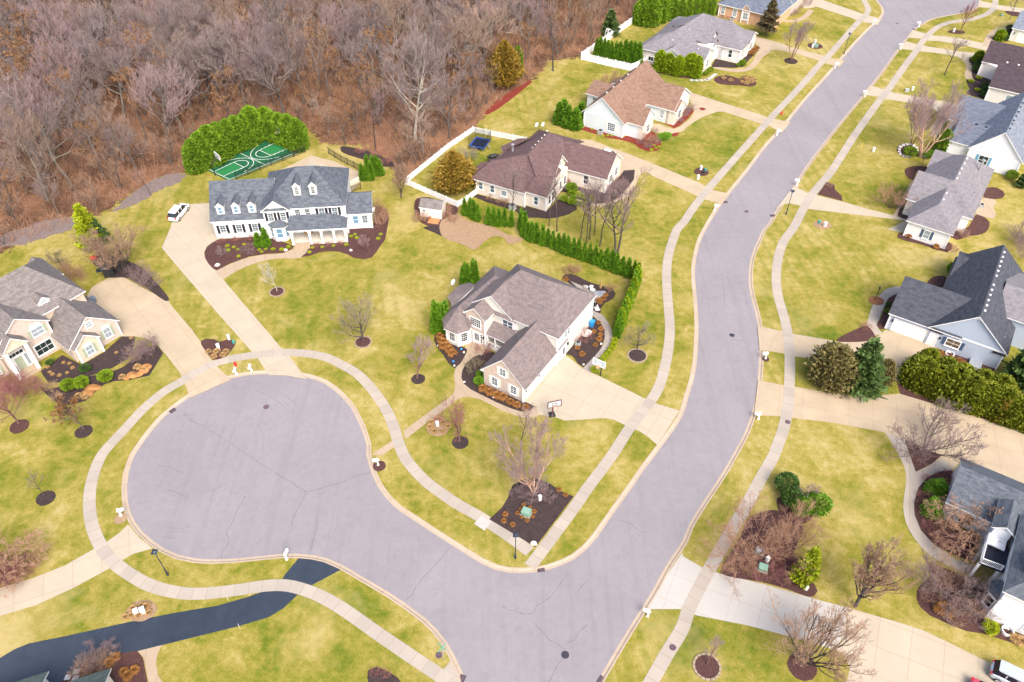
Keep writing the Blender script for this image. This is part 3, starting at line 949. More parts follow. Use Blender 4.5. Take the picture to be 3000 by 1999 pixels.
h.lamp(6.25, .55, 90, 1.9); h.lamp(6.25, 3.85, 90, 1.9)
# two-storey block
h.hip(-6.1, 6.55, 8.35, 18.5, 5.55, 9.75, (-2.6, 13.45), (1.75, 13.45), .35)
h.corner(6.55, 8.35, 0, 5.5); h.corner(6.55, 18.5, 0, 5.5); h.corner(-.3, 8.2, 2.6, 5.2, .1)
h.door(6.57, 10.25, 90, 0, .95, 2.1, 'glazed', panels=(3, 3))
h.lamp(6.57, 11.2, 90, 2.0)
h.window(6.57, 10.6, 90, 4.35, .55, 1.25, 2, 1, shut=None, fw=.07); h.window(6.57, 11.35, 90, 4.35, .55, 1.25, 2, 1, fw=.07)
h.walls.box(6.5, 6.62, 15.2, 15.5, 3.0, 3.25)
# front cross gable and its wall
h.gable(-7.6, -.25, 8.12, 13.4, 5.1, 8.35, 'y', .35, .3, .2, c=-3.95, brick=False)
h.walls.prism([(-.25, 8.1), (1.4, 9.2), (1.4, 10.5), (-.25, 10.5)], 2.4, 5.3)
h.window(-1.75, 8.12, 0, 4.05, .75, 1.35, 2, 1, fw=.1, sill=False); h.window(-.92, 8.12, 0, 4.05, .75, 1.35, 2, 1, fw=.1, sill=False)
h.roof([[(-3.75, 7.65, 5.3), (-.2, 7.65, 5.3), (-.2, 8.2, 5.75), (-3.75, 8.2, 5.75)]], .1)
# entry tower with small gable
h.gable(-6.95, -3.75, 5.95, 10.5, 5.45, 7.05, 'y', .3, .35, 0, brick=True, c=-5.35)
h.walls.face([(-3.73, 5.95, -.05), (-3.73, 9, -.05), (-3.73, 9, 5.5), (-3.73, 5.95, 5.5)])
h.corner(-3.75, 5.95, 0, 5.35, .1)
h.window(-5.35, 5.95, 0, 4.2, 1.7, 1.45, 4, 5, 'glass_dark', fw=.1)
h.door(-5.2, 5.95, 0, .18, 1.05, 2.15, 'glazed', panels=(3, 4))
h.window(-6.05, 5.95, 0, 1.5, .28, 1.7, 4, 1, 'glass_dark', fw=.06, sill=False); h.window(-4.4, 5.95, 0, 1.5, .28, 1.7, 4, 1, 'glass_dark', fw=.06, sill=False)
h.lamp(-6.6, 5.95, 0, 2.0); h.lamp(-3.95, 5.95, 0, 2.0)
for x in (-7.1, -3.6): h.trim.box(x - .2, x + .2, 5.68, 6.0, 5.3, 5.45)
# porch
h.roof([[(-3.75, 5.95, 2.75), (.2, 5.95, 2.75), (.2, 8.15, 3.65), (-3.75, 8.15, 3.65)]], .15)
pb = MB(); pb.box(-3.7, 0, 6.0, 8.1, .02, .42); pb.build('porch_floor', M['deck'], h.t)
pb = MB()
for x in (-3.5, -2.2, -.4): pb.box(x - .09, x + .09, 6.05, 6.23, .42, 2.65)
pb.build_split('porch_post', M['trim'], h.t)
pb = MB()
for a, b in ((-3.4, -2.3), (-2.1, -.5)):
    pb.box(a, b, 6.1, 6.18, 1.22, 1.3); pb.box(a, b, 6.11, 6.17, .52, .58)
    n = int((b - a) / .16)
    for i in range(n): pb.box(a + (b - a) * (i + .5) / n - .025, a + (b - a) * (i + .5) / n + .025, 6.12, 6.16, .58, 1.22)
pb.build('porch_railing', M['trim'], h.t)
h.window(-1.6, 8.1, 0, 1.6, .8, 1.5, 3, 2, 'glass_dark')
# left single-storey wing with the octagonal bay
fp = [(-6.1, 5.6), (-7.15, 4.05), (-9.05, 4.0), (-10.55, 5.75), (-10.6, 8.6), (-10.6, 19.0), (-6.1, 19.0)]
h.wallpoly(fp, -.05, 2.8)
E6 = [(-6.0, 5.15), (-6.95, 3.62), (-9.25, 3.6), (-10.98, 5.55)]
ap = (-8.35, 6.6, 5.65); rb = (-7.75, 14.6, 5.65)
z = 2.9
h.roof([[(-5.6, 6.6, 5.6), ap, (*E6[0], z)],
        [(*E6[0], z), ap, (*E6[1], z)], [(*E6[1], z), ap, (*E6[2], z)], [(*E6[2], z), ap, (*E6[3], z)],
        [(*E6[3], z), ap, rb, (-10.98, 19.35, z)],
        [(-10.98, 19.35, z), rb, (-5.4, 19.35, z)],
        [rb, (-5.4, 14.6, 5.6), (-5.4, 19.35, z)],
        [ap, (-5.6, 6.6, 5.6), (-5.4, 14.6, 5.6), rb]], eave=2.9)
for (a, b), sh in zip(zip(fp[:3], fp[1:4]), (1, 1, 1)):
    mx, my = (a[0] + b[0]) / 2, (a[1] + b[1]) / 2
    an = math.degrees(math.atan2(b[1] - a[1], b[0] - a[0])) - 180
    h.window(mx, my, an, 1.6, .85, 1.55, 4, 3, 'glass_dark', fw=.1)
for p in fp[:4]: h.corner(p[0], p[1], 0, 2.75, .08)
b2 = [(-10.6, 8.7), (-12.5, 9.9), (-12.5, 12.4), (-11.7, 13.6), (-10.6, 13.6)]
h.wallpoly(b2, -.05, 2.8)
E2 = [(-10.9, 8.35, z), (-12.9, 9.65, z), (-12.9, 12.6, z), (-11.95, 13.95, z), (-10.9, 13.95, z)]
tp0, tp1 = (-10.0, 10.8, 4.0), (-10.0, 12.0, 4.0)
h.roof([[E2[0], tp0, E2[1]], [E2[1], tp0, tp1, E2[2]], [E2[2], tp1, E2[3]], [E2[3], tp1, E2[4]]])
h.done()
CENTRAL = h
sheet('path', [h.world(*p) for p in ((-6.3, 5.9), (-3.4, 5.9), (-3.3, 4.3), (-6.2, 4.3))], .10, M['walk_tan'], 0, 3, skirt=.1)
sheet('path', [h.world(*p) for p in ((-6.1, 5.9), (-3.75, 5.9), (-3.75, 5.0), (-6.1, 5.0))], .19, M['walk_tan'], 0, 3, skirt=.1)

# ---------------------------------------------------------------- white colonial
h = House('family_house', 'large white two-storey house with black shutters, five dormers and an arched porch', 'A', (1190, 1112), 5.55, M['w_white'], M['r_slateblue'], M['b_white'])
h.gable(-12.6, -2.5, 3.2, 13.4, 3.6, 7.9, 'x', .4, .4, .1)
for x in (-11.35, -8.75, -6.15):
    h.window(x, 3.2, 0, 1.75, .85, 1.55, 4, 2, 'glass', shut='shut_dark', sill=True)
h.corner(-12.6, 3.2, 0, 3.6)
h.bricks.box(-12.66, -4.2, 3.14, 3.3, -.05, 1.15, skip='')
def dormer(h, x, y, z, w, hh, back, glass, rows, zr):
    # front face at y, sits on a roof; runs back to y+back
    d = MB()
    d.prism([(x - w / 2, y), (x + w / 2, y), (x + w / 2, y + back), (x - w / 2, y + back)], z - .6, z + hh)
    d.face([(x - w / 2, y, z + hh), (x + w / 2, y, z + hh), (x, y, z + hh + zr)])
    d.build('dormer', h.wm, h.t)
    h.roof([[(x - w / 2 - .14, y - .15, z + hh - .05), (x, y - .15, z + hh + zr + .08), (x, y + back + 1.2, z + hh + zr + .08), (x - w / 2 - .14, y + back + 1.2, z + hh - .05)],
            [(x, y - .15, z + hh + zr + .08), (x + w / 2 + .14, y - .15, z + hh - .05), (x + w / 2 + .14, y + back + 1.2, z + hh - .05), (x, y + back + 1.2, z + hh + zr + .08)]], .1)
    h.window(x, y, 0, z + hh * .52, w * .46, hh * .78, rows[0], rows[1], glass, fw=.06, sill=False)
for x in (-11.1, -8.6, -6.05): dormer(h, x, 3.77, 4.36, 1.2, 1.55, 2.2, 'glass_blue', (2, 1), .6)
h.hip(-4.1, 9.0, 2.75, 13.6, 5.6, 9.9, (1.6, 8.15), (4.3, 8.15), .35)
for x in (1.65, 4.25): dormer(h, x, 4.18, 6.93, 1.15, 1.75, 2.4, 'glass_dark', (4, 3), .6)
for x in (1.35, 2.95): h.window(x, 2.75, 0, 4.45, .75, 1.35, 4, 3, 'glass_dark')
for x in (5.25, 7.35): h.window(x, 2.75, 0, 4.45, .85, 1.4, 4, 2, 'glass', shut='shut_dark', sill=False)
h.corner(9.0, 2.75, 0, 5.5); h.corner(.25, 2.75, 3.3, 5.5, .08)
# gabled bay front
h.gable(-4.0, .0, 2.3, 7.5, 5.5, 7.5, 'y', .4, .3, 0)
h.roof([[(-4.2, 1.95, 5.6), (.2, 1.95, 5.6), (-.1, 2.4, 6.05), (-3.9, 2.4, 6.05)]], .12)
for x in (-2.95, -.95): h.window(x, 2.3, 0, 4.3, .8, 1.45, 4, 2, 'glass', shut='shut_dark', sill=False, n_sh=.38)
h.corner(-4.0, 2.3, 0, 5.5, .08)
bay = [(-3.6, 2.3), (-2.75, 1.35), (-1.15, 1.35), (-.5, 2.1), (-.5, 2.4), (-3.6, 2.4)]
h.wallpoly(bay, -.05, 2.75)
bz = 2.85
be = [(-3.85, 2.3, bz), (-2.85, 1.08, bz), (-1.05, 1.08, bz), (-.2, 2.05, bz)]
h.roof([[be[0], be[1], (-2.3, 2.32, 3.75)], [be[1], be[2], (-1.5, 2.32, 3.75), (-2.3, 2.32, 3.75)], [be[2], be[3], (-1.5, 2.32, 3.75)]], .12)
h.window(-1.95, 1.35, 0, 1.65, .9, 1.7, 2, 1, 'glass_blue', sill=False)
h.window(-3.17, 1.83, -48, 1.65, .6, 1.7, 2, 1, 'glass_blue', sill=False)
h.window(-.82, 1.72, 49, 1.65, .5, 1.7, 2, 1, 'glass_blue', sill=False)
# porch
pr = [[(-.3, -.25, 3.1), (9.25, -.25, 3.1), (6.7, 2.8, 4.15), (-.3, 2.8, 4.15)], [(9.25, -.25, 3.1), (9.25, 2.8, 3.1), (6.7, 2.8, 4.15)]]
h.roof(pr, .2)
pb = MB(); pb.box(0, 9.0, .05, 2.75, .02, .5); pb.build('porch_floor', M['deck'], h.t)
pb = MB()
cols = [.15, 3.05, 4.95, 6.95, 8.85]
for x in cols: pb.box(x - .17, x + .17, .02, .34, .02, 3.0)
for a, b in zip(cols, cols[1:]):          # arched fascia between the posts
    n = 10
    x0, x1 = a + .17, b - .17
    c, r = (x0 + x1) / 2, (x1 - x0) / 2
    hh = .85
    for i in range(n):
        a0, a1 = math.pi * i / n, math.pi * (i + 1) / n
        p = [(c - r * math.cos(a0), 2.05 + hh * math.sin(a0)), (c - r * math.cos(a1), 2.05 + hh * math.sin(a1))]
        for yy, fl in ((.05, 1), (.31, -1)):
            q = [(p[0][0], yy, p[0][1]), (p[1][0], yy, p[1][1]), (p[1][0], yy, 2.95), (p[0][0], yy, 2.95)]
            pb.face(q if fl > 0 else q[::-1])
        pb.face([(p[0][0], .05, p[0][1]), (p[0][0], .31, p[0][1]), (p[1][0], .31, p[1][1]), (p[1][0], .05, p[1][1])])
pb.box(8.68, 9.02, .34, 2.7, 2.5, 2.95)
pb.build('porch_arcade', M['trim'], h.t)
h.door(1.2, 2.75, 0, .5, 1.1, 2.1, 'plain', 'door_white')
h.window(4.3, 2.75, 0, 1.7, .9, 1.5, 2, 1, 'glass'); h.window(6.8, 2.75, 0, 1.7, .9, 1.5, 2, 1, 'glass')
bb = MB(); bb.box(1.75, 3.1, 2.35, 2.68, .5, .95); bb.box(1.75, 3.1, 2.62, 2.7, .95, 1.4); bb.build('porch_bench', M['wood'], h.t)
pb = MB()
for i in range(3): pb.box(.5, 2.9, -.38 * (3 - i), -.38 * (2 - i) + .02, 0, .16 * (i + 1))
pb.build('porch_step', M['walk_tan'], h.t)
# right wing
h.gable(9.0, 12.95, 3.75, 9.6, 3.2, 5.2, 'x', .4, 0, .35)
h.corner(12.95, 3.75, 0, 3.2)
h.window(10.35, 3.75, 0, 1.85, .85, 1.45, 2, 1, 'glass_blue', fw=.14); h.window(11.9, 3.75, 0, 1.85, .85, 1.45, 4, 2, 'glass', fw=.14)
h.vents([(3.7, 9.6, 8.75), (3.9, 9.1, 9.1)], 'metal', .4)
h.done()
WHITE = h

# ---------------------------------------------------------------- stone-fronted house, left
h = House('family_house', 'brick-fronted house with sage shutters and a tall white entry, beside the tan driveway', 'B', (865, 1165), 52.1, M['b_cream'], M['r_left'], M['b_pink'])
h.gable(-.25, 6.8, .95, 10.8, 2.75, 6.15, 'y', .4, .3, 0, brick=True, c=3.35)
h.gable(.05, 3.3, .02, 2.2, 2.8, 4.45, 'y', .35, .3, .5, c=1.75)
h.corner(.05, .02, 0, 2.75, .13); h.corner(3.3, .02, 0, 2.75, .13); h.corner(6.8, .95, 0, 2.85, .07)
h.window(1.7, .02, 0, 1.5, .95, 1.5, 2, 2, 'curtain', shut='shut_sage', arch=True, n_sh=.36)
h.window(5.1, .95, 0, 1.75, .95, 1.6, 2, 2, 'curtain', shut='shut_sage', arch=True, n_sh=.36)
h.window(3.3, .95, 0, 4.6, .75, .8, 2, 2, 'curtain', fw=.16, sill=False)
h.door(6.8, 3.2, 90, 0, 2.6, 2.2, 'garage', name='garage_door'); h.door(6.8, 7.3, 90, 0, 4.6, 2.2, 'garage', panels=(8, 4), name='garage_door')
sk = MB(); sk.box(-.35, .35, -.5, .5, 0, .1); o = sk.build('skylight', M['glass'], h.t); o.location = (4.75, 4.4, 4.68); o.rotation_euler = (0, R(42), 0)
h.gable(-7.1, -.15, 5.35, 13.0, 5.35, 8.3, 'y', .35, .3, 0, brick=True, c=-3.6)
h.window(-1.75, 5.35, 0, 4.55, 1.55, 1.25, 2, 2, 'curtain', shut='shut_sage', arch=True, n_sh=.36)
h.window(-2.0, 5.35, 0, 1.65, 2.3, 1.7, 2, 3, 'glass_dark', fw=.16)
h.corner(-.15, 5.35, 2.8, 5.3, .08)
h.gable(-7.0, -4.0, 3.95, 6.0, 5.15, 6.95, 'y', .3, .25, 0, c=-5.5, walls=False)
tb = MB(); tb.face([(-7.1, 3.98, 5.15), (-3.9, 3.98, 5.15), (-5.5, 3.98, 6.75)]); tb.box(-7.15, -3.85, 3.86, 4.2, 4.85, 5.16)
tb.build('portico_gable', M['b_cream'], h.t)
tb = MB()
for x in (-6.9, -4.2): tb.box(x - .22, x + .22, 3.85, 4.3, 0, 4.9)
tb.build_split('portico_column', M['trim'], h.t)
h.door(-5.55, 5.35, 0, .3, 1.05, 2.2, 'plain', 'shut_sage')
h.window(-6.55, 5.35, 0, 1.45, .4, 2.1, 1, 1, 'curtain', fw=.1, sill=False); h.window(-4.55, 5.35, 0, 1.45, .4, 2.1, 1, 1, 'curtain', fw=.1, sill=False)
h.window(-5.55, 5.35, 0, 3.1, 2.0, .55, 1, 4, 'glass_dark', sill=False); h.window(-5.55, 5.35, 0, 3.9, 2.0, .5, 2, 6, 'glass_dark', sill=False)
tb = MB(); tb.box(-7.0, -4.1, 3.9, 5.35, -.02, .3); tb.box(-7.0, -4.1, 3.45, 3.9, -.02, .15); tb.build('entry_step', M['walk_tan'], h.t)
h.hip(-14.0, 6.3, 7.0, 18.9, 5.5, 9.6, (-8.0, 13.0), (2.6, 13.0), .35)
h.gable(4.8, 6.55, 13.0, 19.0, 5.4, 6.3, 'y', .3, .1, .2, walls=True)
h.gable(-14.5, -7.2, 6.2, 12.0, 3.0, 7.0, 'y', .3, .3, 0, brick=True)
h.window(-8.6, 6.2, 0, 1.7, 1.0, 1.6, 2, 2, 'curtain', shut='shut_sage', n_sh=.36)
dd = MB(); dd.prism([(.5, 7.75), (2.1, 7.75), (2.1, 10), (.5, 10)], 5.0, 6.7); dd.face([(.5, 7.75, 6.7), (2.1, 7.75, 6.7), (1.3, 7.75, 7.35)]); dd.build('dormer', M['trim'], h.t)
h.roof([[(.3, 7.55, 6.65), (1.3, 7.55, 7.45), (1.3, 10.6, 7.45), (.3, 10.6, 6.65)], [(1.3, 7.55, 7.45), (2.3, 7.55, 6.65), (2.3, 10.6, 6.65), (1.3, 10.6, 7.45)]], .1)
h.window(1.3, 7.75, 0, 6.3, .65, .9, 4, 2, 'curtain', fw=.1, sill=False)
h.pipe(-1.6, 14.4, 8.5, .5); h.pipe(-.7, 15.2, 7.9, .4)
h.done()
LEFTH = h

# ---------------------------------------------------------------- brown-roofed ranch
h = House('family_house', 'brown-roofed beige ranch house behind the grove of bare trees', 'D', (165, 985), -26.9, M['w_tan'], M['r_brown'], M['b_stone'])
h.gable(0, 9.55, .0, 7.4, 3.1, 6.0, 'x', .45, .45, 0, walls=False, roof=False)
h.wallpoly([(0, .3), (9.45, .3), (9.45, .9), (13.3, .9), (13.3, 5.2), (9.0, 19.8), (.4, 15), (0, 8)], -.05, 3.0)
e = 3.1
# main hip over the living block, ridges traced on the photo
A0, A1, A2, A3 = (-1.0, -.1, e), (9.65, -.1, e), (9.75, .55, e), (13.45, .55, e)
h.roof([[(-1.0, -.1, e), (9.75, -.1, e), (7.4, 5.6, 7.15), (1.35, 3.4, 5.35)],
        [(-1.0, -.1, e), (1.35, 3.4, 5.35), (-1.0, 7.0, e)]], eave=e)
h.roof([[(1.35, 3.4, 5.35), (7.4, 5.6, 7.15), (7.6, 8.4, 7.15), (.1, 7.6, e), (-1.0, 7.0, e)]], eave=e)
h.roof([[(9.5, .45, e), (13.55, .45, e), (10.6, 2.4, 5.55)], [(13.55, .45, e), (13.55, 5.6, e + .05), (10.6, 5.0, 5.55), (10.6, 2.4, 5.55)],
        [(9.5, .45, e), (10.6, 2.4, 5.55), (7.4, 6.0, 7.1), (6.6, 2.8, 5.0)]], eave=e)
h.gable(10.0, 13.33, .94, 5.1, 3.1, 5.3, 'x', .4, 0, .35, brick=True)
h.roof([[(10.6, 2.2, 5.6), (13.0, 5.6, 4.2), (12.9, 8.0, 4.2), (7.7, 8.4, 7.2), (7.4, 5.6, 7.15)]], eave=e)
# tall entry gable
h.gable(7.8, 12.3, 6.0, 11.0, 3.9, 6.75, 'x', .35, 0, .35, brick=True, c=8.7)
h.wallpoly([(9, 5), (13.16, 5.4), (13.16, 10.3), (9, 10.3)], -.05, 3.6)
# rear block with the long vented ridge
h.roof([[(7.4, 5.6, 7.15), (12.6, 10.6, 4.6), (10.2, 14.4, 6.3), (7.5, 14.2, 7.1)],
        [(7.4, 5.6, 7.15), (7.5, 14.2, 7.1), (2.5, 20.7, 3.15), (2.1, 16.2, 3.15), (.2, 13.3, e), (-.1, 7.4, e)],
        [(7.5, 14.2, 7.1), (11.7, 20.6, e), (2.5, 20.7, 3.15)],
        [(7.5, 14.2, 7.1), (10.2, 14.4, 6.25), (12.9, 14.6, 6.0), (11.9, 20.6, e)]], eave=e)
# garage wing running to the right
h.gable(9.0, 20.3, 10.7, 18.0, 3.05, 6.1, 'x', .4, 0, .35, c=14.5, brick=False)
h.bricks.box(20.24, 20.36, 10.66, 18.04, -.05, 3.0)
h.bricks.box(19.3, 20.36, 10.64, 10.9, -.05, 3.0)
for y in (13.0, 15.8): h.window(20.36, y, 90, 1.7, 1.3, 1.5, 2, 2, 'glass_dark', fw=.14, shut='shut_white')
h.window(16.6, 10.7, 0, 1.7, .8, 1.6, 2, 1, 'glass_dark', shut='shut_white', n_sh=.36)
h.corner(20.3, 10.7, 0, 3.0); h.corner(0, .3, 0, 3.0); h.corner(9.5, .32, 0, 3.0); h.corner(13.3, .9, 0, 3.0)
for x in (.85, 3.15): h.window(x, .3, 0, 1.85, .75, 1.3, 2, 1, 'glass', fw=.12)
h.window(5.45, .3, 0, 1.65, 1.0, 1.05, 1, 1, 'curtain', fw=.12)
h.window(11.4, .9, 0, 1.55, .7, 1.5, 2, 1, 'glass', shut='shut_white', n_sh=.36)
h.window(13.32, 2.2, 90, 1.6, .9, 1.7, 2, 1, 'glass_dark', fw=.12); h.window(13.32, 3.6, 90, 1.6, .9, 1.7, 2, 1, 'glass_dark', fw=.12)
h.window(13.22, 7.0, 90, 1.7, .9, 1.7, 3, 1, 'glass_dark'); h.window(13.22, 8.9, 90, 1.7, .9, 1.7, 3, 1, 'glass_dark'); h.window(12.3, 8.6, 90, 5.0, .7, .8, 2, 2, 'glass_dark', fw=.06)
# rear bumps
h.wallpoly([(-.6, 11.5), (2, 11.2), (3.5, 15.8), (1.0, 15.2)], -.05, 2.9)
h.roof([[(-1.2, 11.8, e), (-.1, 10.5, e), (2.6, 12.6, 4.6), (1.4, 13.6, 4.5)], [(-1.2, 11.8, e), (1.4, 13.6, 4.5), (1.9, 16.3, e), (.6, 14.6, e)], [(1.4, 13.6, 4.5), (2.6, 12.6, 4.6), (3.4, 15, 4.5), (1.9, 16.3, e)]], eave=e)
h.wallpoly([(-1.6, 2.6), (.2, 2.6), (.2, 5.3), (-1.4, 5.3)], -.05, 2.9)
h.roof([[(-2.05, 3.3, e), (-1.1, 2.2, e), (.8, 3.4, 4.2), (-.3, 4.4, 4.2)], [(-2.05, 3.3, e), (-.3, 4.4, 4.2), (-.3, 6.3, e), (-1.75, 5.4, e)], [(-.3, 4.4, 4.2), (.8, 3.4, 4.2), (1.4, 5.5, 4.0), (-.3, 6.3, e)]], eave=e)
h.chimney(2.75, 9.0, 3.9, 2.0)
h.vents([(7.1, y, 6.75) for y in (8.2, 9.4, 10.7, 12.0, 13.2)] + [(6.4, 15.7, 6.2)], 'vent_white', .22)
h.done()
BROWN = h

# ---------------------------------------------------------------- tan-roofed house
h = House('family_house', 'tan-roofed house with ice-blue siding and red mulch along its wall', 'E', (520, 1100), -32.4, M['w_ice'], M['r_tan'], M['b_stone'])
h.gable(0, 8.55, 0.1, 18.9, 3.15, 7.35, 'y', .55, .45, .3, c=3.75)
h.band(0, .1, 8.55, .1, 3.0, .22)
h.corner(0, .1, 0, 3.1); h.corner(8.55, .1, 0, 3.1)
h.window(6.05, .1, 0, 1.6, 1.5, 1.6, 4, 4, 'glass', shut='shut_white', fw=.14, n_sh=.36)
h.gable(6.0, 12.1, 1.35, 6.2, 3.1, 5.75, 'x', .4, 0, .3)
h.bricks.box(12.04, 12.16, 1.3, 6.25, -.05, 3.2); h.bricks.box(11.3, 12.16, 1.28, 1.5, -.05, 3.0)
h.corner(8.75, 1.35, 0, 3.0)
h.window(12.16, 3.8, 90, 1.5, 1.3, 1.6, 2, 3, 'glass_dark', fw=.14, shut='shut_white', n_sh=.3)
h.gable(4.5, 14.5, 10.0, 18.3, 3.15, 6.3, 'x', .4, 0, .4)
h.bricks.box(14.44, 14.56, 9.95, 18.35, -.05, 3.2); h.bricks.box(13.7, 14.56, 9.93, 10.1, -.05, 3.0)
h.gable(13.2, 15.1, 10.0, 14.4, 3.1, 4.6, 'x', .35, 0, .3, brick=True)
h.window(15.1, 12.2, 90, 1.6, 1.5, 1.6, 2, 3, 'glass_dark', fw=.14, shut='shut_white', n_sh=.3)
h.window(14.57, 16.3, 90, 1.7, .8, 1.4, 2, 2, 'glass_dark')
h.window(12.3, 10.0, 0, 1.65, .8, 1.6, 4, 3, 'curtain', fw=.12, shut='shut_white', n_sh=.3)
h.gable(-3.3, 2.0, 7.4, 11.2, 3.15, 4.6, 'x', .4, .4, 0, walls=True, c=10.8)
h.window(-1.6, 7.4, 0, 1.9, .7, 1.1, 2, 2, 'glass_dark')
h.roof([[(-1.9, 12.4, 3.15), (1.2, 12.4, 4.6), (1.2, 16, 4.6), (-1.5, 16, 3.15)]])
h.wallpoly([(-1.4, 11), (1, 11), (1, 15.8), (-1.2, 15.8)], 0, 3)
h.vents([(3.35, y, 7.0) for y in (2.4, 5.2, 8.4, 11.6, 15.6)], 'vent_white', .22)
h.pipe(.9, 11.2, 4.6, .7)
h.done()
TANH = h

# ---------------------------------------------------------------- pale gray house
h = House('family_house', 'pale gray-roofed house with the white-fenced yard and arborvitae row', 'F', (1545, 955), -29.8, M['w_gray'], M['r_lgray'], M['b_stone'])
e = 3.2
h.wallpoly([(-14.3, 1), (-14.3, .26), (-.06, .26), (-.06, 7.0), (-.1, 10.2), (-6, 18), (-13.8, 17.5)], -.05, 3.1)
h.roof([[(-14.8, -.2, e), (-4.4, -.2, e), (-9.0, 5.6, 6.2), (-12.6, 4.4, 4.9)],
        [(-14.8, -.2, e), (-12.6, 4.4, 4.9), (-14.4, 8.0, e)],
        [(-4.4, -.2, e), (.4, -.2, e), (.3, .4, e), (-7.6, 10.4, 6.7), (-9.0, 5.6, 6.2)],
        [(-12.6, 4.4, 4.9), (-9.0, 5.6, 6.2), (-8.6, 9, 6.2), (-14.4, 9.4, e), (-14.4, 8.0, e)]], eave=e)
h.gable(-9.1, -5.2, -.1, 3.5, e, 4.9, 'y', .35, .3, .5)
h.gable(-8.0, .0, .2, 6.9, e, 4.95, 'x', .35, 0, .35, c=3.5)
h.bricks.box(-.06, .08, .15, 6.95, -.05, 3.2)
h.window(.08, 3.5, 90, 1.6, 1.4, 1.7, 2, 3, 'glass_dark', shut='shut_white', n_sh=.3)
h.gable(-7.0, -1.2, 7.5, 12.4, 4.4, 6.35, 'x', .1, 0, .35, c=9.9, eave=0)
h.roof([[(-9, 5.6, 6.1), (-1.5, 6.5, 4.3), (-1.5, 11.5, 4.6), (-6, 15.2, 7.3)], [(-9, 5.6, 6.1), (-6, 15.2, 7.3), (-10, 18.4, 4.5), (-14.2, 9.4, 3.1)]], eave=0)
h.gable(-3.0, -.3, 7.6, 10.2, 4.0, 5.2, 'x', .15, 0, .3, eave=0)
h.wallpoly([(-6, 6), (-.3, 6), (-.3, 10.3), (-6, 12)], -.05, 4.3)
h.window(-.28, 8.8, 90, 2.4, .9, 1.7, 3, 2, 'glass_dark'); h.window(-.28, 7.3, 90, 2.2, .6, 1.7, 3, 1, 'glass_dark')
h.roof([[(-7.6, 10.4, 6.7), (-1.6, 11.2, 4.9), (-1.0, 12, 4.2), (-6.0, 15.2, 7.4)],
        [(-7.6, 10.4, 6.7), (-6.0, 15.2, 7.4), (-10, 18.4, 4.6), (-14.3, 17.8, e), (-14.2, 9.4, e), (-9, 9.3, 6.2)],
        [(-6.0, 15.2, 7.4), (-5.6, 21, 3.6), (-13.6, 21, e), (-14.3, 17.8, e), (-10, 18.4, 4.6)]], eave=e)
h.roof([[(-.8, 9.8, e), (5.6, 9.8, e), (.9, 15.2, 6.85), (-6.0, 15.2, 7.4)],
        [(5.6, 9.8, e), (6.1, 15, e + .8), (3.6, 17.0, 4.9), (.9, 15.2, 6.85)],
        [(.9, 15.2, 6.85), (3.6, 17, 4.9), (3.5, 21, e), (-5.6, 21, e + .2), (-6.0, 15.2, 7.4)]], eave=e)
h.wallpoly([(-3, 10.2), (5.3, 10.2), (5.4, 20.2), (-3, 20)], -.05, 3.05)
h.gable(2.0, 5.7, 14.2, 20.3, e, 4.9, 'x', .35, 0, .35)
h.bricks.box(5.3, 5.42, 10.15, 20.3, -.05, 3.1)
h.window(5.42, 11.8, 90, 1.7, 1.2, 1.7, 2, 2, 'glass'); h.window(5.72, 16.9, 90, 1.7, 1.8, 1.7, 2, 3, 'glass', shut='shut_white', n_sh=.3)
h.window(3.1, 10.2, 0, 1.8, .75, 1.6, 2, 1, 'glass_dark')
h.door(.75, 10.2, 0, .2, 1.0, 2.2, 'plain', 'gray_plastic')
h.corner(5.3, 10.2, 0, 3.1); h.corner(0, .2, 0, 3.1)
h.window(-11.9, .2, 0, 1.2, 1.1, .9, 1, 2, 'glass_dark')
h.roof([[(-15.4, 1.8, e), (-14.2, 1.8, 3.7), (-14.0, 7.2, 3.7), (-14.6, 7.2, e)]], eave=e)
h.pipe(-11.0, 10.0, 4.6, .9, .1); h.pipe(-7.6, 12, 6.7, .25); h.vents([(-8.4, 3.4, 4.9), (-6.6, 8.2, 5.9), (-2.2, 2.6, 4.6), (-12, 2, 4.0)], 'vent_white', .2)
h.done()
GRAYH = h

# ---------------------------------------------------------------- peach house with the blue roof, top edge
h = House('family_house', 'peach house with a blue roof beyond the pale gray house', 'F', (1770, 205), -35.0, M['w_peach'], M['r_blue'], M['b_pink'])
h.hip(0, 14.5, 0, 12.0, 3.2, 6.6, (5.2, 5.8), (9.5, 5.8), .5)
h.gable(6.1, 7.9, -.35, 5.0, 3.25, 4.6, 'y', .3, .25, 0)
h.gable(9.5, 14.6, 12.0 - 2.0, 22, 3.2, 6.2, 'y', .4, .3, .3, brick=True)
h.gable(9.0, 13.0, 5.5, 10.4, 3.6, 6.6, 'x', .35, 0, .3, brick=True)
h.wallpoly([(12, 0), (14.4, 0), (14.4, 22), (12, 22)], -.05, 3.1)
for x in (1.0, 4.1): h.window(x, 0, 0, 1.75, .85, 1.7, 4, 2, 'curtain', fw=.16)
h.window(7.0, -.35, 0, 1.75, 1.1, 1.5, 2, 2, 'curtain', fw=.16)
h.window(12.6, 10.0, 0, 1.8, .9, 1.8, 4, 2, 'curtain', fw=.18)
h.corner(0, 0, 0, 3.1); h.corner(6.1, -.35, 0, 3.1); h.corner(7.9, -.35, 0, 3.1)
h.done()
PEACH = h
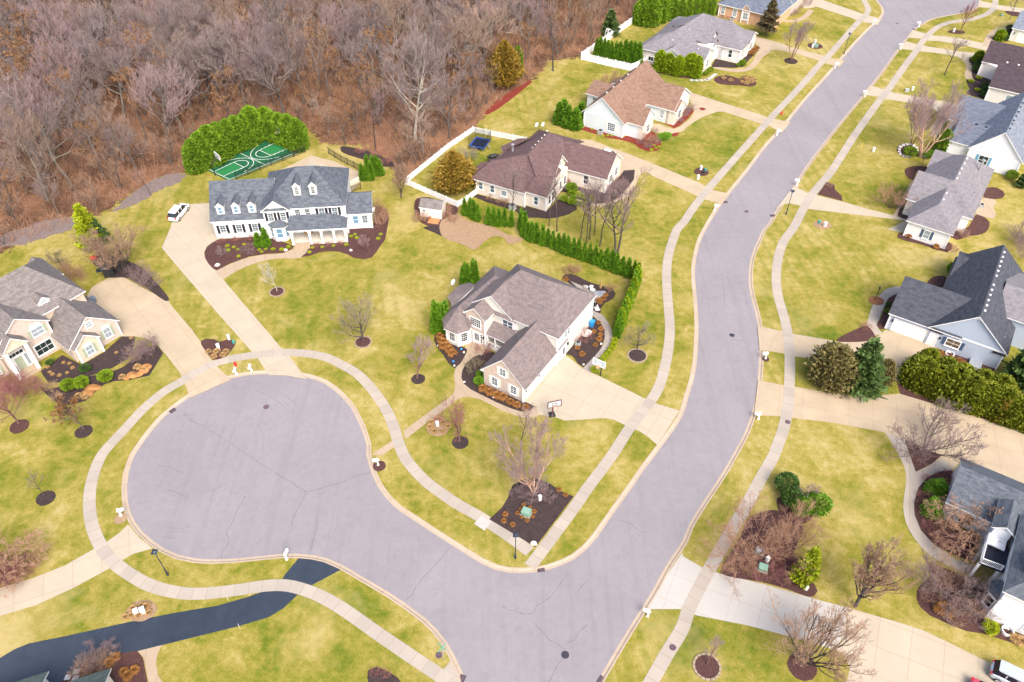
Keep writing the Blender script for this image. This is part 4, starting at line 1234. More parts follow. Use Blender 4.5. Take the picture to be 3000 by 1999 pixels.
# ---------------------------------------------------------------- houses right of the street
h = House('family_house', 'cream house with a white garage door and blue-gray roof, cut by the frame edge', 'N', (2100, 665), -36.0, M['w_cream'], M['r_bluelt'])
h.gable(0, 14, 0, 10, 3.0, 5.4, 'x', .4, .4, .2)
h.door(3.9, 0, 0, 0, 4.9, 2.3, 'garage', panels=(8, 4), name='garage_door')
h.corner(0, 0, 0, 3.0); h.lamp(.6, 0, 0, 1.9)
h.done()

h = House('family_house', 'taupe house with an umber-brown roof and clipped shrubs by its door', 'G', (1090, 392), -32.3, M['w_gray'], M['r_darkbrown'], org=at('G', 1090, 392, 3.2))
h.gable(.15, 16, .2, 8.4, 3.2, 6.3, 'x', .35, .25, .2, c=4.3)
h.walls.prism([(.3, .3), (6, .3), (6, -7), (3.6, -7), (3.6, -1)], -.05, 3.0)
h.gable(3.5, 16, -11.6, -1.5, 3.2, 5.9, 'x', .4, .35, .2, c=-4.2)
h.window(2.0, .18, 0, 1.75, .95, 1.6, 2, 1, 'glass', fw=.16)
h.window(7.7, -11.6, 0, 1.7, 1.3, 1.0, 1, 1, 'curtain', fw=.16)
h.corner(.15, .2, 0, 3.1); h.corner(3.5, -11.6, 0, 3.1)
h.vents([(4.6, -4.6, 5.75), (6.8, -4.6, 5.75)], 'vent_white', .3)
h.done()
UMBER = h

h = House('family_house', 'white house with a steel-blue roof and sky-blue shutters', 'G', (710, 1300), -35.1, M['w_cool'], M['r_blue'], org=at('G', 710, 1300, 3.2))
h.gable(3.95, 12.6, -.6, 18.5, 3.2, 7.9, 'y', .45, .35, .3, c=8.2, mat=M['r_bluelt'])
h.gable(-1.6, 8, 8.7, 20.0, 3.2, 6.0, 'x', .35, .45, .2, c=14.2)
h.gable(.25, 8, .35, 9.6, 3.2, 5.2, 'x', .35, .3, .2, c=6.0)
h.band(3.95, -.6, 12.6, -.6, 2.95, .22)
h.corner(3.95, -.6, 0, 3.1); h.corner(.25, .35, 0, 3.1); h.corner(12.6, -.6, 0, 3.1)
h.window(6.7, -.6, 0, 1.55, 1.5, 1.7, 2, 2, 'glass_dark', shut='shut_sky', fw=.1, n_sh=.42)
h.window(.1, 8.7, 0, 1.7, 1.2, 1.3, 1, 2, 'glass_brown', shut='shut_blue')
h.vents([(8.45, y, 7.6) for y in (1.4, 3.4, 5.0, 7.0, 9.0, 11.2, 13.2)], 'vent_dark', .3)
h.vents([(3.0, 5.4, 4.95), (4.7, 5.4, 4.95)], 'vent_dark', .32)
h.done()
BLUEH = h

# gray roof house: origin on its front right corner
gx = at('H', 810, 1475)
h = House('family_house', 'white house with a mottled gray roof, cross gables and a metal flue', 'H', (810, 1475), -34.0, M['w_white'], M['r_lgray'], org=gx)
h.hip(-6.6, .0, .05, 9.0, 3.2, 5.75, (-3.5, 3.2), (-3.5, 9.3), .4)
h.hip(-7.7, 1.6, 6.6, 24.0, 3.18, 6.6, (-3.05, 10.4), (-3.05, 20.0), .42)
h.gable(-8.4, -3.1, 6.55, 13.9, 3.2, 6.62, 'x', .42, .4, 0, c=10.25)
h.gable(-7.9, -3, 19.4, 24.2, 3.2, 5.2, 'x', .4, .35, 0)
h.window(-3.3, .05, 0, 1.6, .85, 1.4, 2, 1, 'curtain', shut='shut_blue', fw=.1)
h.corner(-6.55, .05, 0, 3.1, .08); h.corner(0, .05, 0, 3.1, .08)
h.chimney(-.2, 19.6, 4.4, 2.2)
h.vents([(-2.8, y, 6.42) for y in (11.3, 13.2, 15.1, 17.0, 19.0)] + [(-3.25, 5.0, 5.6), (-3.25, 7.2, 5.6)], 'vent_white', .22)
h.pipe(.5, 12.6, 4.1, .35)
h.done()
GRAY2 = h

h = House('family_house', 'powder-blue house with a charcoal roof and a wide white garage door', 'I', (210, 1005), -32.9, M['w_blue'], M['r_char'])
h.gable(-.1, 9.5, .3, 9.6, 3.1, 6.5, 'x', .4, .4, 0, c=5.0)
h.gable(5.3, 15.0, .15, 18.6, 3.15, 7.7, 'y', .4, .35, .3, c=10.1)
h.gable(5.2, 9, 13.2, 20.5, 3.2, 4.75, 'x', .3, .1, 0, c=17.2)
h.gable(12.4, 19, 6.4, 17.5, 4.6, 6.6, 'x', .35, .35, .2, c=11.0, mat=M['r_lgray'])
h.band(5.3, .15, 15.0, .15, 2.95, .24)
h.door(3.08, .3, 0, 0, 4.84, 2.2, 'garage', panels=(8, 4), name='garage_door'); h.door(6.15, .15, 0, 0, .95, 2.15, 'plain', 'door_white')
h.lamp(.4, .3, 0, 1.9); h.lamp(7.0, .15, 0, 1.9)
h.window(8.75, .15, 0, 1.7, 1.7, 1.2, 2, 2, 'glass_brown', shut='shut_blue', fw=.13)
h.corner(-.1, .3, 0, 3.0); h.corner(15.0, .15, 0, 3.0)
tb = MB(); tb.box(5.3, 7.1, -.1, .14, 2.7, 2.95); tb.box(13.6, 15.2, -.1, .14, 2.7, 2.95); tb.build_split('soffit_box', M['black'], h.t)
tb = MB(); tb.face([(9.5, .10, 6.9), (10.7, .10, 6.9), (10.1, .10, 7.4)]); tb.build('gable_trim', M['trim'], h.t)
# bulkhead hatch and basement window well
tb = MB(); tb.box(11.6, 13.2, -1.6, .14, -.02, .5); tb.build('cellar_hatch', M['metal'], h.t)
tb = MB(); tb.lathe([(.62, 0), (.62, .3), (.5, .3), (.5, .02), (0, .02)], 14, c=(9.0, -.35)); tb.build('window_well', M['vent_white'], h.t)
h.vents([(10.45, y, 7.45) for y in (1.7, 3.0, 4.3, 5.6, 6.9, 8.2, 10.6, 11.9, 13.2, 14.5, 15.8, 17.1)], 'vent_white', .22)
h.pipe(14.2, 2.2, 3.9, .25, .1, 'vent_white')
h.done()
SLATE = h

# ---------------------------------------------------------------- white villa, lower right edge (mostly cut by the frame)
h = House('family_house', 'white villa with a railed balcony and dark roofs, cut by the lower frame edge', 'J', (640, 1315), -33.5, M['w_cool'], M['r_slateblue'])
h.gable(-6.95, 4.0, 10.6, 17.6, 3.2, 5.6, 'x', .4, .35, 0, c=14.2)
h.hip(0, 9.5, .3, 10.6, 5.55, 9.0, (4.6, 5.4), (5.0, 5.4), .4)
h.band(0, .3, 9.5, .3, 3.0, .2)
h.gable(-2.3, -.6, 8.2, 12.0, 5.0, 5.9, 'y', .35, .3, .3)
pb = MB(); pb.prism([(-2.45, 4.25), (.0, 4.5), (.0, 8.0), (-2.45, 8.0)], 2.72, 3.0); pb.build('balcony_floor', M['shut_dark'], h.t)
pb = MB()
for (a, b) in (((-2.45, 4.25), (-.4, 4.5)), ((-2.45, 4.25), (-2.45, 8.0))):
    n = 14
    for zz in (3.9, 3.08):
        pb.tube([(a[0], a[1], zz), (b[0], b[1], zz)], .055, 4)
    for i in range(n + 1):
        x, y = a[0] + (b[0] - a[0]) * i / n, a[1] + (b[1] - a[1]) * i / n
        pb.tube([(x, y, 3.05), (x, y, 3.9)], .035 if i % n else .09, 4)
pb.build('balcony_railing', M['trim'], h.t)
pb = MB(); pb.prism([(-2.4, 6.9), (-.6, 6.9), (-.6, 8.2), (-2.4, 8.2)], 3.3, 3.5); pb.build('balcony_awning', M['trim'], h.t)
pb = MB()
for (x, y) in ((-2.4, 4.35), (-2.4, 6.7), (-.5, 4.6)): pb.box(x - .14, x + .14, y - .14, y + .14, 0, 2.75)
pb.build_split('porch_post', M['trim'], h.t)
bay = [(0, .9), (-.75, 1.4), (-.75, 2.6), (0, 3.2), (.3, 3.2), (.3, .9)]
h.wallpoly(bay, 0, 2.9)
h.roof([[(-.0, .5, 2.95), (-1.0, 1.25, 2.95), (.1, 2.0, 4.2)], [(-1.0, 1.25, 2.95), (-1.0, 2.8, 2.95), (.1, 2.0, 4.2)], [(-1.0, 2.8, 2.95), (0, 3.5, 2.95), (.1, 2.0, 4.2)]])
h.window(-.38, 1.15, -34, 1.6, .7, 1.5, 2, 1, 'glass_dark', fw=.12)
h.window(-.75, 2.0, -90, 1.6, .8, 1.5, 2, 1, 'glass_dark', fw=.12)
h.window(4.2, .3, 0, 1.7, 1.8, 1.7, 2, 2, 'glass', fw=.14); h.window(3.2, .3, 0, 4.4, .6, .5, 1, 2, 'glass', fw=.1)
tb = MB(); tb.lathe([(.62, 0), (.62, .4), (.5, .4), (.5, .02), (0, .02)], 14, c=(2.2, -.3)); tb.build('window_well', M['vent_white'], h.t)
dd = MB(); dd.box(.9, 2.1, 2.6, 4.4, 5.8, 7.4); dd.build('dormer', M['trim'], h.t)
h.roof([[(.75, 2.4, 7.4), (1.5, 2.4, 8.0), (1.5, 5, 8.0), (.75, 5, 7.4)], [(1.5, 2.4, 8.0), (2.25, 2.4, 7.4), (2.25, 5, 7.4), (1.5, 5, 8.0)]], .1)
pb = MB(); pb.box(-7.08, -6.9, 10.5, 10.7, 0, 3.0); pb.box(-7.08, -6.9, 17.4, 17.6, 0, 3.0); pb.build_split('gutter_downpipe', M['trim'], h.t)
h.window(-4.5, 10.6, 0, 1.5, 1.4, 1.5, 2, 2, 'glass_brown', fw=.12)
h.done()
VILLA = h

h = House('family_house', 'green-roofed house whose roof corners poke up at the bottom frame edge', 'K', (670, 785), 20.0, M['w_cream'], M['r_green'], org=at('K', 670, 785, 3.0))
h.gable(-9, -.4, -9.4, -.4, 3.0, 6.4, 'x', .4, 0, .4)
h.gable(-1.2, 5.34, -11.2, -2.15, 3.0, 6.6, 'x', .4, 0, .4)
h.done()
# ------------------------------------------------------------------ plant kit
M['bark_dark'] = m_bark('dark_bark', (.09, .075, .068), (.18, .15, .135))
M['bark_black'] = m_bark('black_bark', (.055, .046, .042), (.13, .11, .10))
M['bark_gray'] = m_bark('gray_bark', (.15, .13, .11), (.28, .25, .215))
M['bark_pale'] = m_bark('pale_bark', (.36, .33, .27), (.60, .56, .48), .15)
M['bark_birch'] = m_bark('peeling_birch_bark', (.40, .20, .13), (.72, .52, .40), .1)
M['bark_red'] = m_bark('reddish_bark', (.13, .07, .065), (.24, .14, .12))
M['twig_gray'] = m_bark('gray_twig', (.235, .185, .178), (.37, .30, .29), .45)
M['twig_pink'] = m_bark('mauve_twig', (.28, .20, .20), (.42, .31, .315), .3)
M['twig_brown'] = m_bark('brown_twig', (.33, .21, .145), (.50, .34, .245), .3)
M['twig_tan'] = m_bark('tan_twig', (.30, .21, .16), (.44, .33, .26), .3)
M['twig_rust'] = m_bark('rusty_twig', (.34, .195, .125), (.50, .31, .21), .35)
M['twig_red'] = m_bark('red_twig', (.28, .11, .105), (.43, .22, .20), .3)
M['twig_olive'] = m_bark('olive_twig', (.24, .20, .12), (.36, .31, .20), .3)
M['twig_white'] = m_bark('silver_twig', (.46, .43, .38), (.66, .62, .56), .2)
M['twig_mauve'] = m_bark('plum_twig', (.22, .15, .15), (.35, .26, .255), .3)
M['leaf_arb'] = m_leaf('arborvitae_foliage', (0.056, 0.144, 0.010), (0.131, 0.269, 0.013), (0.225, 0.375, 0.018))
M['leaf_arby'] = m_leaf('bright_arborvitae_foliage', (0.112, 0.188, 0.007), (0.250, 0.338, 0.010), (0.388, 0.450, 0.018))
M['leaf_hedge'] = m_leaf('tall_hedge_foliage', (0.067, 0.150, 0.012), (0.180, 0.300, 0.016), (0.346, 0.434, 0.022), patch=1.2)
M['leaf_hedgey'] = m_leaf('yellow_green_hedge_foliage', (0.149, 0.211, 0.013), (0.344, 0.390, 0.016), (0.594, 0.579, 0.025), patch=1.2)
M['leaf_hedgeo'] = m_leaf('olive_hedge_foliage', (.075, .105, .008), (.19, .21, .012), (.33, .32, .02), patch=1.0)
M['leaf_box'] = m_leaf('boxwood_foliage', (.07, .135, .008), (.18, .27, .010), (.31, .38, .016), patch=3)
M['leaf_dark'] = m_leaf('dark_evergreen_foliage', (.03, .075, .018), (.07, .135, .026), (.12, .19, .04))
M['leaf_pine'] = m_leaf('pine_needles', (.04, .08, .022), (.09, .145, .038), (.17, .235, .06))
M['leaf_pinebr'] = m_leaf('browning_needles', (.10, .09, .028), (.20, .165, .06), (.33, .24, .10))
M['leaf_gold'] = m_leaf('golden_cedar_foliage', (.15, .09, .012), (.29, .19, .03), (.42, .30, .065))
M['leaf_spruce'] = m_leaf('spruce_needles', (.06, .055, .025), (.13, .10, .05), (.2, .16, .08))
M['leaf_lime'] = m_leaf('lime_shrub_foliage', (.18, .24, .008), (.34, .40, .012), (.48, .52, .04))
M['leaf_brown'] = m_leaf('clinging_dead_leaf', (.12, .06, .02), (.26, .13, .05))
M['grass_orange'] = m_leaf('dry_orange_grass', (.17, .07, .018), (.34, .155, .045), (.46, .25, .09), patch=5)
M['grass_tan'] = m_leaf('dry_tan_grass', (.28, .16, .06), (.44, .28, .12), (.56, .40, .2), patch=5)

def rot_about(D, ang, az):
    """turn unit vectors D by ang away from themselves at azimuth az"""
    up = np.where(np.abs(D[:, 2:3]) < .9, np.array([[0, 0, 1.]]), np.array([[1., 0, 0]]))
    a = np.cross(D, up); a /= np.linalg.norm(a, axis=1)[:, None]
    b = np.cross(D, a)
    s = a * np.cos(az)[:, None] + b * np.sin(az)[:, None]
    return D * np.cos(ang)[:, None] + s * np.sin(ang)[:, None]

def unit(v): return v / np.maximum(np.linalg.norm(v, axis=1), 1e-6)[:, None]

def tubes_np(P0, P1, R0, R1, n):
    D = unit(P1 - P0)
    up = np.where(np.abs(D[:, 2:3]) < .9, np.array([[0, 0, 1.]]), np.array([[1., 0, 0]]))
    A = unit(np.cross(D, up)); B = np.cross(D, A)
    V = []
    for k in range(n):
        c, s = math.cos(2 * math.pi * k / n), math.sin(2 * math.pi * k / n)
        off = A * c + B * s
        V.append(P0 + off * R0[:, None]); V.append(P1 + off * R1[:, None])
    V = np.stack(V, 1)                      # N, 2n, 3
    N = len(P0)
    F = []
    base = np.arange(N)[:, None] * 2 * n
    for k in range(n):
        k2 = (k + 1) % n
        F.append(base + np.array([[2 * k, 2 * k2, 2 * k2 + 1, 2 * k + 1]]))
    return V.reshape(-1, 3), np.stack(F, 1).reshape(-1, 4)

def grow_tree(rng, H=10, stems=1, trunk=.3, lean=0.0, levels=((7, 50, .62), (6, 42, .55), (6, 38, .5), (4, 35, .5)), r0=.16, up=.25,
              first=.35, droop=0.0, wob=.065, twig=.011, stemlen=.75, shell=None):
    """limbs level by level; each level (children, angle, length ratio)"""
    az = rng.uniform(0, 2 * math.pi) + np.arange(stems) * 2 * math.pi / max(stems, 1) + rng.normal(0, .3, stems)
    an = np.full(stems, R(lean)) * rng.uniform(.7, 1.2, stems) if stems > 1 else np.array([R(lean)])
    D = np.stack([np.sin(an) * np.cos(az), np.sin(an) * np.sin(az), np.cos(an)], 1)
    P = np.zeros((stems, 3))
    if stems > 1: P[:, :2] = D[:, :2] * .25
    P[:, 2] = -.15
    L = np.full(stems, H * stemlen) * rng.uniform(.85, 1.05, stems)
    Rr = np.full(stems, r0 * H / 10)
    segs = []                               # (P0, P1, R0, R1, level)
    nl = len(levels)
    for lv in range(nl + 1):
        K = (7, 5, 4, 3, 2, 2)[lv]
        N = len(P)
        pts_ = [P]
        d = D.copy()
        rend = Rr * (.34 if lv < nl else .5)
        if lv == nl: rend = np.full(N, twig * .5)
        for k in range(K):
            d = unit(d + rng.normal(0, wob * (1 + .5 * lv), (N, 3)) + np.array([0, 0, (up if lv > 0 else .03) / K * 2.2 - droop * lv * (k + 1) / K]))
            pts_.append(pts_[-1] + d * (L / K)[:, None])
        rad = [Rr + (rend - Rr) * (k / K) for k in range(K + 1)]
        for k in range(K):
            segs.append((pts_[k], pts_[k + 1], rad[k], rad[k + 1], lv))
        if lv == nl: break
        nc, ang, lr = levels[lv]
        lo = trunk if lv == 0 else first
        t = lo + (1 - lo) * ((np.arange(nc)[None, :] + rng.uniform(0, 1, (N, nc))) / nc)
        t = np.clip(t, 0, .999)
        ki = (t * K).astype(int)
        fr = t * K - ki
        st = np.stack(pts_, 1)              # N,K+1,3
        rs = np.stack(rad, 1)
        ii = np.arange(N)[:, None]
        cp = st[ii, ki] * (1 - fr)[..., None] + st[ii, ki + 1] * fr[..., None]
        cr = rs[ii, ki] * (1 - fr) + rs[ii, ki + 1] * fr
        cd = unit((st[ii, ki + 1] - st[ii, ki]).reshape(-1, 3))
        m = N * nc
        azc = (np.arange(nc)[None, :] * 2.4 + rng.uniform(0, 6.28, (N, 1)) + rng.normal(0, .5, (N, nc))).ravel()
        cd = rot_about(cd, np.abs(rng.normal(R(ang), R(11), m)), azc)
        cl = (L[:, None] * lr * (1.12 - .55 * t if lv == 0 else 1.1 - .5 * t)).ravel() * rng.uniform(.75, 1.2, m)
        crr = np.minimum(cr.ravel() * .72, Rr.repeat(nc) * .62)
        P, D, L, Rr = cp.reshape(-1, 3), cd, cl, np.maximum(crr, twig)
    return segs

def tree_meshes(name, rng, split=1, sides=(7, 5, 4, 3, 3, 3), mats=None, leaves=None, **kw):
    segs = grow_tree(rng, **kw)
    zz = np.concatenate([q[1][:, 2] for q in segs])
    f = kw.get('H', 10) / np.percentile(zz, 99.7)
    segs = [(a * f, b * f, c, d, l) for a, b, c, d, l in segs]
    out = []
    for part, sel in (('trunk', lambda l: l < split), ('crown', lambda l: l >= split)):
        VV, FF, b = [], [], 0
        if not any(sel(q[4]) for q in segs):
            out.append(None)
            continue
        for P0, P1, R0, R1, lv in segs:
            if not sel(lv): continue
            V, F = tubes_np(P0, P1, R0, R1, sides[lv])
            VV.append(V); FF.append(F + b); b += len(V)
        V, F = np.concatenate(VV), np.concatenate(FF)
        mi = None
        mm = [mats[0] if part == 'trunk' else mats[1]]
        if part == 'crown':
            top = max(l for *_, l in segs)
            nb = 0
            for P0, P1, R0, R1, lv in segs:
                if sel(lv) and lv <= 1: nb += len(P0) * sides[lv]
            mi = np.ones(len(F), int); mi[:nb] = 0
            mm = [mats[0], mats[1]]
            if leaves is not None:
                n, size, lm = leaves
                ends = np.concatenate([s[1] for s in segs if s[4] >= top - 1])
                pick = ends[rng.integers(0, len(ends), n)] + rng.normal(0, .08, (n, 3))
                LV, LF = leaf_quads(rng, pick, unit(rng.normal(0, 1, (n, 3))), size)
                F = np.concatenate([F, LF + len(V)]); V = np.concatenate([V, LV])
                mi = np.concatenate([mi, np.full(len(LF), 2)]); mm.append(lm)
        out.append(mesh_np(part, V, F, mm, mi))
    return out

def leaf_quads(rng, P, N_, size, aspect=1.0, jit=.5, tip=.45):
    n = len(P)
    d = unit(N_ + rng.normal(0, jit, (n, 3)))
    a = unit(np.cross(d, rng.normal(0, 1, (n, 3))))
    w = np.cross(d, a)
    # the leaf lies along d (its length) and a (its width)
    s = size * rng.uniform(.6, 1.35, n)[:, None]
    l = d * s * aspect
    k = a * s * .5
    V = np.stack([P - k, P + k, P + l + k * tip, P + l - k * tip], 1).reshape(-1, 3)
    F = np.arange(n * 4).reshape(-1, 4)
    return V, F

def lump(rng, k=7):
    """smooth random radius factor over directions"""
    C = unit(rng.normal(0, 1, (k, 3)))
    A = rng.uniform(-.16, .2, k)
    return lambda U: 1 + (np.exp(-((1 - U @ C.T) / .25)) * A).sum(1)

def evergreen_meshes(rng, H, Rad, n, size, mat, shape='cone', trunk_mat=None, trunk_h=.0, aspect=1.4, lumps=9, fill=.55, upw=.8, ragged=0.0):
    """crown of leaf sprays spread through the outer part of a solid; plus a dark core of sprays"""
    lf = lump(rng, lumps)
    z = rng.uniform(0, 1, n) if shape != 'ball' else None
    az = rng.uniform(0, 2 * math.pi, n)
    if shape == 'ball':
        U = unit(rng.normal(0, 1, (n, 3)))
        U[:, 2] = np.abs(U[:, 2]) * np.where(rng.uniform(0, 1, n) < .8, 1, -.6)
        rr = (fill + (1 - fill) * rng.uniform(0, 1, n) ** .5) * lf(U)
        P = U * rr[:, None] * np.array([Rad, Rad, H / 2]) + np.array([0, 0, H * .5])
        Nn = U
    else:
        if shape == 'cone': prof = lambda t: (1 - t) ** .8 * np.minimum(1, (t + .06) / .14) ** .6
        elif shape == 'column': prof = lambda t: np.minimum(1, (1 - t) / .30) ** .62 * np.minimum(1, (t + .12) / .16) ** .5
        elif shape == 'egg': prof = lambda t: np.sqrt(np.maximum(0, 1 - ((t - .38) / .64) ** 2)) * np.where(t > .38, 1, 1)
        elif shape == 'pine': prof = lambda t: (1 - t) ** .7 * (.62 + .38 * np.cos(t * 30 + az * .7)) * np.minimum(1, (t + .04) / .1)
        else: prof = shape
        z = 1 - rng.uniform(0, 1, n) ** .62 if shape in ('cone', 'pine') else rng.uniform(0, 1, n)
        U = np.stack([np.cos(az), np.sin(az), z * 2 - 1], 1)
        rr = Rad * prof(z) * (fill + (1 - fill) * rng.uniform(0, 1, n) ** .5) * lf(unit(U))
        if ragged: rr *= 1 + rng.normal(0, ragged, n)
        P = np.stack([rr * np.cos(az), rr * np.sin(az), trunk_h + z * (H - trunk_h)], 1)
        Nn = unit(np.stack([np.cos(az), np.sin(az), np.full(n, upw)], 1))
    V, F = leaf_quads(rng, P, Nn, size, aspect)
    crown = mesh_np('crown', V, F, mat)
    trunk = None
    if trunk_mat is not None:
        mb = MB()
        r = max(.05, Rad * .09)
        mb.tube([(0, 0, -.1), (0, 0, H * .45), (0, 0, H * .9)], [r, r * .7, r * .2], 6)
        trunk = mb.mesh('trunk', [trunk_mat])
    return trunk, crown

def tuft_mesh(rng, H, Rad, n, mat, w=.035):
    az = rng.uniform(0, 2 * math.pi, n)
    rr = Rad * .35 * rng.uniform(0, 1, n) ** .5
    out = rng.uniform(.2, 1.0, n)
    P = np.stack([rr * np.cos(az), rr * np.sin(az), np.zeros(n)], 1)
    mid = P + np.stack([Rad * .45 * out * np.cos(az), Rad * .45 * out * np.sin(az), H * (.95 - .35 * out)], 1)
    tip = P + np.stack([Rad * 1.0 * out * np.cos(az), Rad * 1.0 * out * np.sin(az), H * (1.1 - .8 * out)], 1)
    s = np.stack([-np.sin(az), np.cos(az), np.zeros(n)], 1) * w
    V = np.stack([P - s, P + s, mid + s, mid - s, tip + s * .3, tip - s * .3], 1).reshape(-1, 3)
    b = np.arange(n)[:, None] * 6
    F = np.concatenate([b + np.array([[0, 1, 2, 3]]), b + np.array([[3, 2, 4, 5]])])
    return mesh_np('blades', V, F, mat)

def put(name, label, cat, meshes, loc, scale=1.0, rotz=0.0, group=None, names=('trunk', 'crown')):
    """one plant: an Empty at its foot with its parts, or a single mesh"""
    ms = [(m, n) for m, n in zip(meshes, names) if m is not None]
    if len(ms) == 1:
        o = link(bpy.data.objects.new(name, ms[0][0]))
        o.location = (loc[0], loc[1], loc[2] if len(loc) > 2 else 0)
        o.rotation_euler = (0, 0, rotz)
        o.scale = scale if hasattr(scale, '__len__') else (scale,) * 3
        return tag(o, label, cat, group)
    t = thing(name, label, cat, loc, rotz, group)
    t.scale = scale if hasattr(scale, '__len__') else (scale,) * 3
    for m, n in ms: link(bpy.data.objects.new(n, m), t)
    return t

def rg(i): return np.random.default_rng(100 + i)
LV_BIG = ((12, 54, .60), (7, 44, .56), (6, 36, .58), (4, 30, .62))
LV_MID = ((9, 46, .50), (6, 40, .50), (6, 36, .5), (3, 30, .55))
KIT = {}
for i in range(4):
    KIT['wood%d' % i] = tree_meshes('t', rg(i), mats=(M['bark_gray'] if i % 2 else M['bark_dark'], M['twig_gray']), H=10, trunk=(.28, .34, .22, .4)[i], levels=LV_BIG, r0=(.15, .13, .16, .12)[i], up=(.34, .42, .26, .38)[i], twig=.0125, stemlen=.74)
for i in range(2):
    KIT['pink%d' % i] = tree_meshes('t', rg(10 + i), mats=(M['bark_dark'], M['twig_pink']), H=10, trunk=.3, levels=LV_BIG, r0=.13, up=.45, twig=.0125, stemlen=.76)
for i in range(2):
    KIT['tan%d' % i] = tree_meshes('t', rg(15 + i), mats=(M['bark_gray'], M['twig_tan']), H=10, trunk=.25, levels=LV_BIG, r0=.14, up=.36, twig=.0125, stemlen=.72)
for i in range(2):
    KIT['rust%d' % i] = tree_meshes('t', rg(20 + i), mats=(M['bark_dark'], M['twig_rust']), H=10, trunk=.2, levels=LV_MID, r0=.10, up=.3, twig=.010, stemlen=.72, leaves=(500, .16, M['leaf_brown']))
for i in range(2):
    KIT['under%d' % i] = tree_meshes('t', rg(30 + i), mats=(M['bark_dark'], M['twig_brown']), H=10, stems=4, lean=16, trunk=.25, levels=((6, 38, .5), (5, 36, .5), (4, 34, .5)), r0=.09, up=.3, twig=.013, stemlen=.8)
KIT['syc'] = tree_meshes('t', rg(40), mats=(M['bark_pale'], M['twig_gray']), H=10, trunk=.28, levels=LV_BIG, r0=.17, up=.3, twig=.0125, split=1, stemlen=.74)
KIT['fork'] = tree_meshes('t', rg(41), mats=(M['bark_black'], M['twig_mauve']), H=10, stems=2, lean=12, trunk=.35, levels=((9, 44, .52), (6, 38, .54), (5, 34, .58), (4, 30, .62)), r0=.12, up=.3, twig=0.011, stemlen=.82)
KIT['sparse'] = tree_meshes('t', rg(42), mats=(M['bark_black'], M['twig_gray']), H=10, trunk=.38, levels=((9, 48, .50), (6, 42, .54), (5, 36, .58), (3, 30, .62)), r0=.12, up=.3, twig=0.013, stemlen=.82)
KIT['slim'] = tree_meshes('t', rg(43), mats=(M['bark_black'], M['twig_mauve']), H=10, trunk=.45, levels=((9, 42, .38), (6, 40, .54), (5, 36, .58), (3, 30, .62)), r0=.095, up=.32, twig=0.011, stemlen=.9)
KIT['round'] = tree_meshes('t', rg(44), mats=(M['bark_black'], M['twig_olive']), H=10, trunk=.16, levels=((14, 60, .62), (7, 42, .56), (6, 34, .6), (4, 28, .62)), r0=.17, up=.36, twig=0.02, stemlen=.6)
KIT['roundr'] = tree_meshes('t', rg(45), mats=(M['bark_black'], M['twig_brown']), H=10, trunk=.16, levels=((22, 36, .56), (8, 30, .55), (6, 28, .58), (4, 24, .6)), r0=.16, up=.5, twig=0.018, stemlen=.64)
KIT['young'] = tree_meshes('t', rg(46), mats=(M['bark_red'], M['twig_pink']), H=10, trunk=.26, levels=((12, 46, .58), (6, 38, .56), (5, 32, .6), (3, 28, .62)), r0=.16, up=.4, twig=0.02, stemlen=.68)
KIT['youngred'] = tree_meshes('t', rg(47), mats=(M['bark_red'], M['twig_red']), H=10, trunk=.26, levels=((12, 48, .58), (6, 38, .56), (5, 32, .6), (3, 28, .62)), r0=.16, up=.36, twig=0.02, stemlen=.68)
KIT['silver'] = tree_meshes('t', rg(48), mats=(M['bark_pale'], M['twig_white']), H=10, trunk=.3, levels=((11, 44, .48), (6, 38, .54), (5, 32, .58), (3, 28, .6)), r0=.14, up=.35, twig=0.022, stemlen=.76)
KIT['deadleaf'] = tree_meshes('t', rg(49), mats=(M['bark_dark'], M['twig_mauve']), H=10, trunk=.2, levels=((12, 52, .56), (6, 42, .55), (4, 36, .58), (3, 30, .6)), r0=.16, up=.3, twig=0.02, stemlen=.7, leaves=(620, .36, M['leaf_brown']))
KIT['birch'] = tree_meshes('t', rg(50), mats=(M['bark_birch'], M['twig_pink']), H=10, stems=5, lean=17, trunk=.25, levels=((9, 38, .46), (7, 36, .58), (5, 28, .62), (4, 24, .66)), r0=.10, up=.35, twig=0.011, stemlen=.8)
KIT['birch2'] = tree_meshes('t', rg(51), mats=(M['bark_red'], M['twig_pink']), H=10, stems=4, lean=13, trunk=.38, levels=((8, 38, .40), (7, 36, .58), (5, 28, .62), (4, 24, .66)), r0=.075, up=.35, twig=0.011, stemlen=.84)
KIT['vase'] = tree_meshes('t', rg(52), mats=(M['bark_black'], M['twig_brown']), H=10, stems=8, lean=25, trunk=.15, levels=((9, 28, .55), (6, 32, .56), (5, 28, .6), (4, 26, .65)), r0=.10, up=.42, twig=0.013, stemlen=.66)
KIT['weep'] = tree_meshes('t', rg(53), mats=(M['bark_red'], M['twig_rust']), H=10, stems=4, lean=32, trunk=.25, levels=((11, 60, .55), (8, 48, .55), (5, 36, .6), (3, 30, .6)), r0=.14, up=.1, droop=.07, twig=.026, stemlen=.6)
KIT['spread'] = tree_meshes('t', rg(54), mats=(M['bark_dark'], M['twig_mauve']), H=10, stems=6, lean=38, trunk=.2, levels=((9, 44, .56), (7, 38, .56), (5, 32, .6), (4, 28, .62)), r0=.12, up=.3, twig=0.016, stemlen=.75)
KIT['pinkspread'] = tree_meshes('t', rg(55), mats=(M['bark_red'], M['twig_rust']), H=10, stems=6, lean=36, trunk=.2, levels=((9, 44, .54), (7, 38, .56), (5, 32, .6), (4, 28, .62)), r0=.11, up=.28, twig=0.015, stemlen=.75)
SHRUB_LV = ((8, 36, .6), (5, 32, .62), (3, 28, .62))
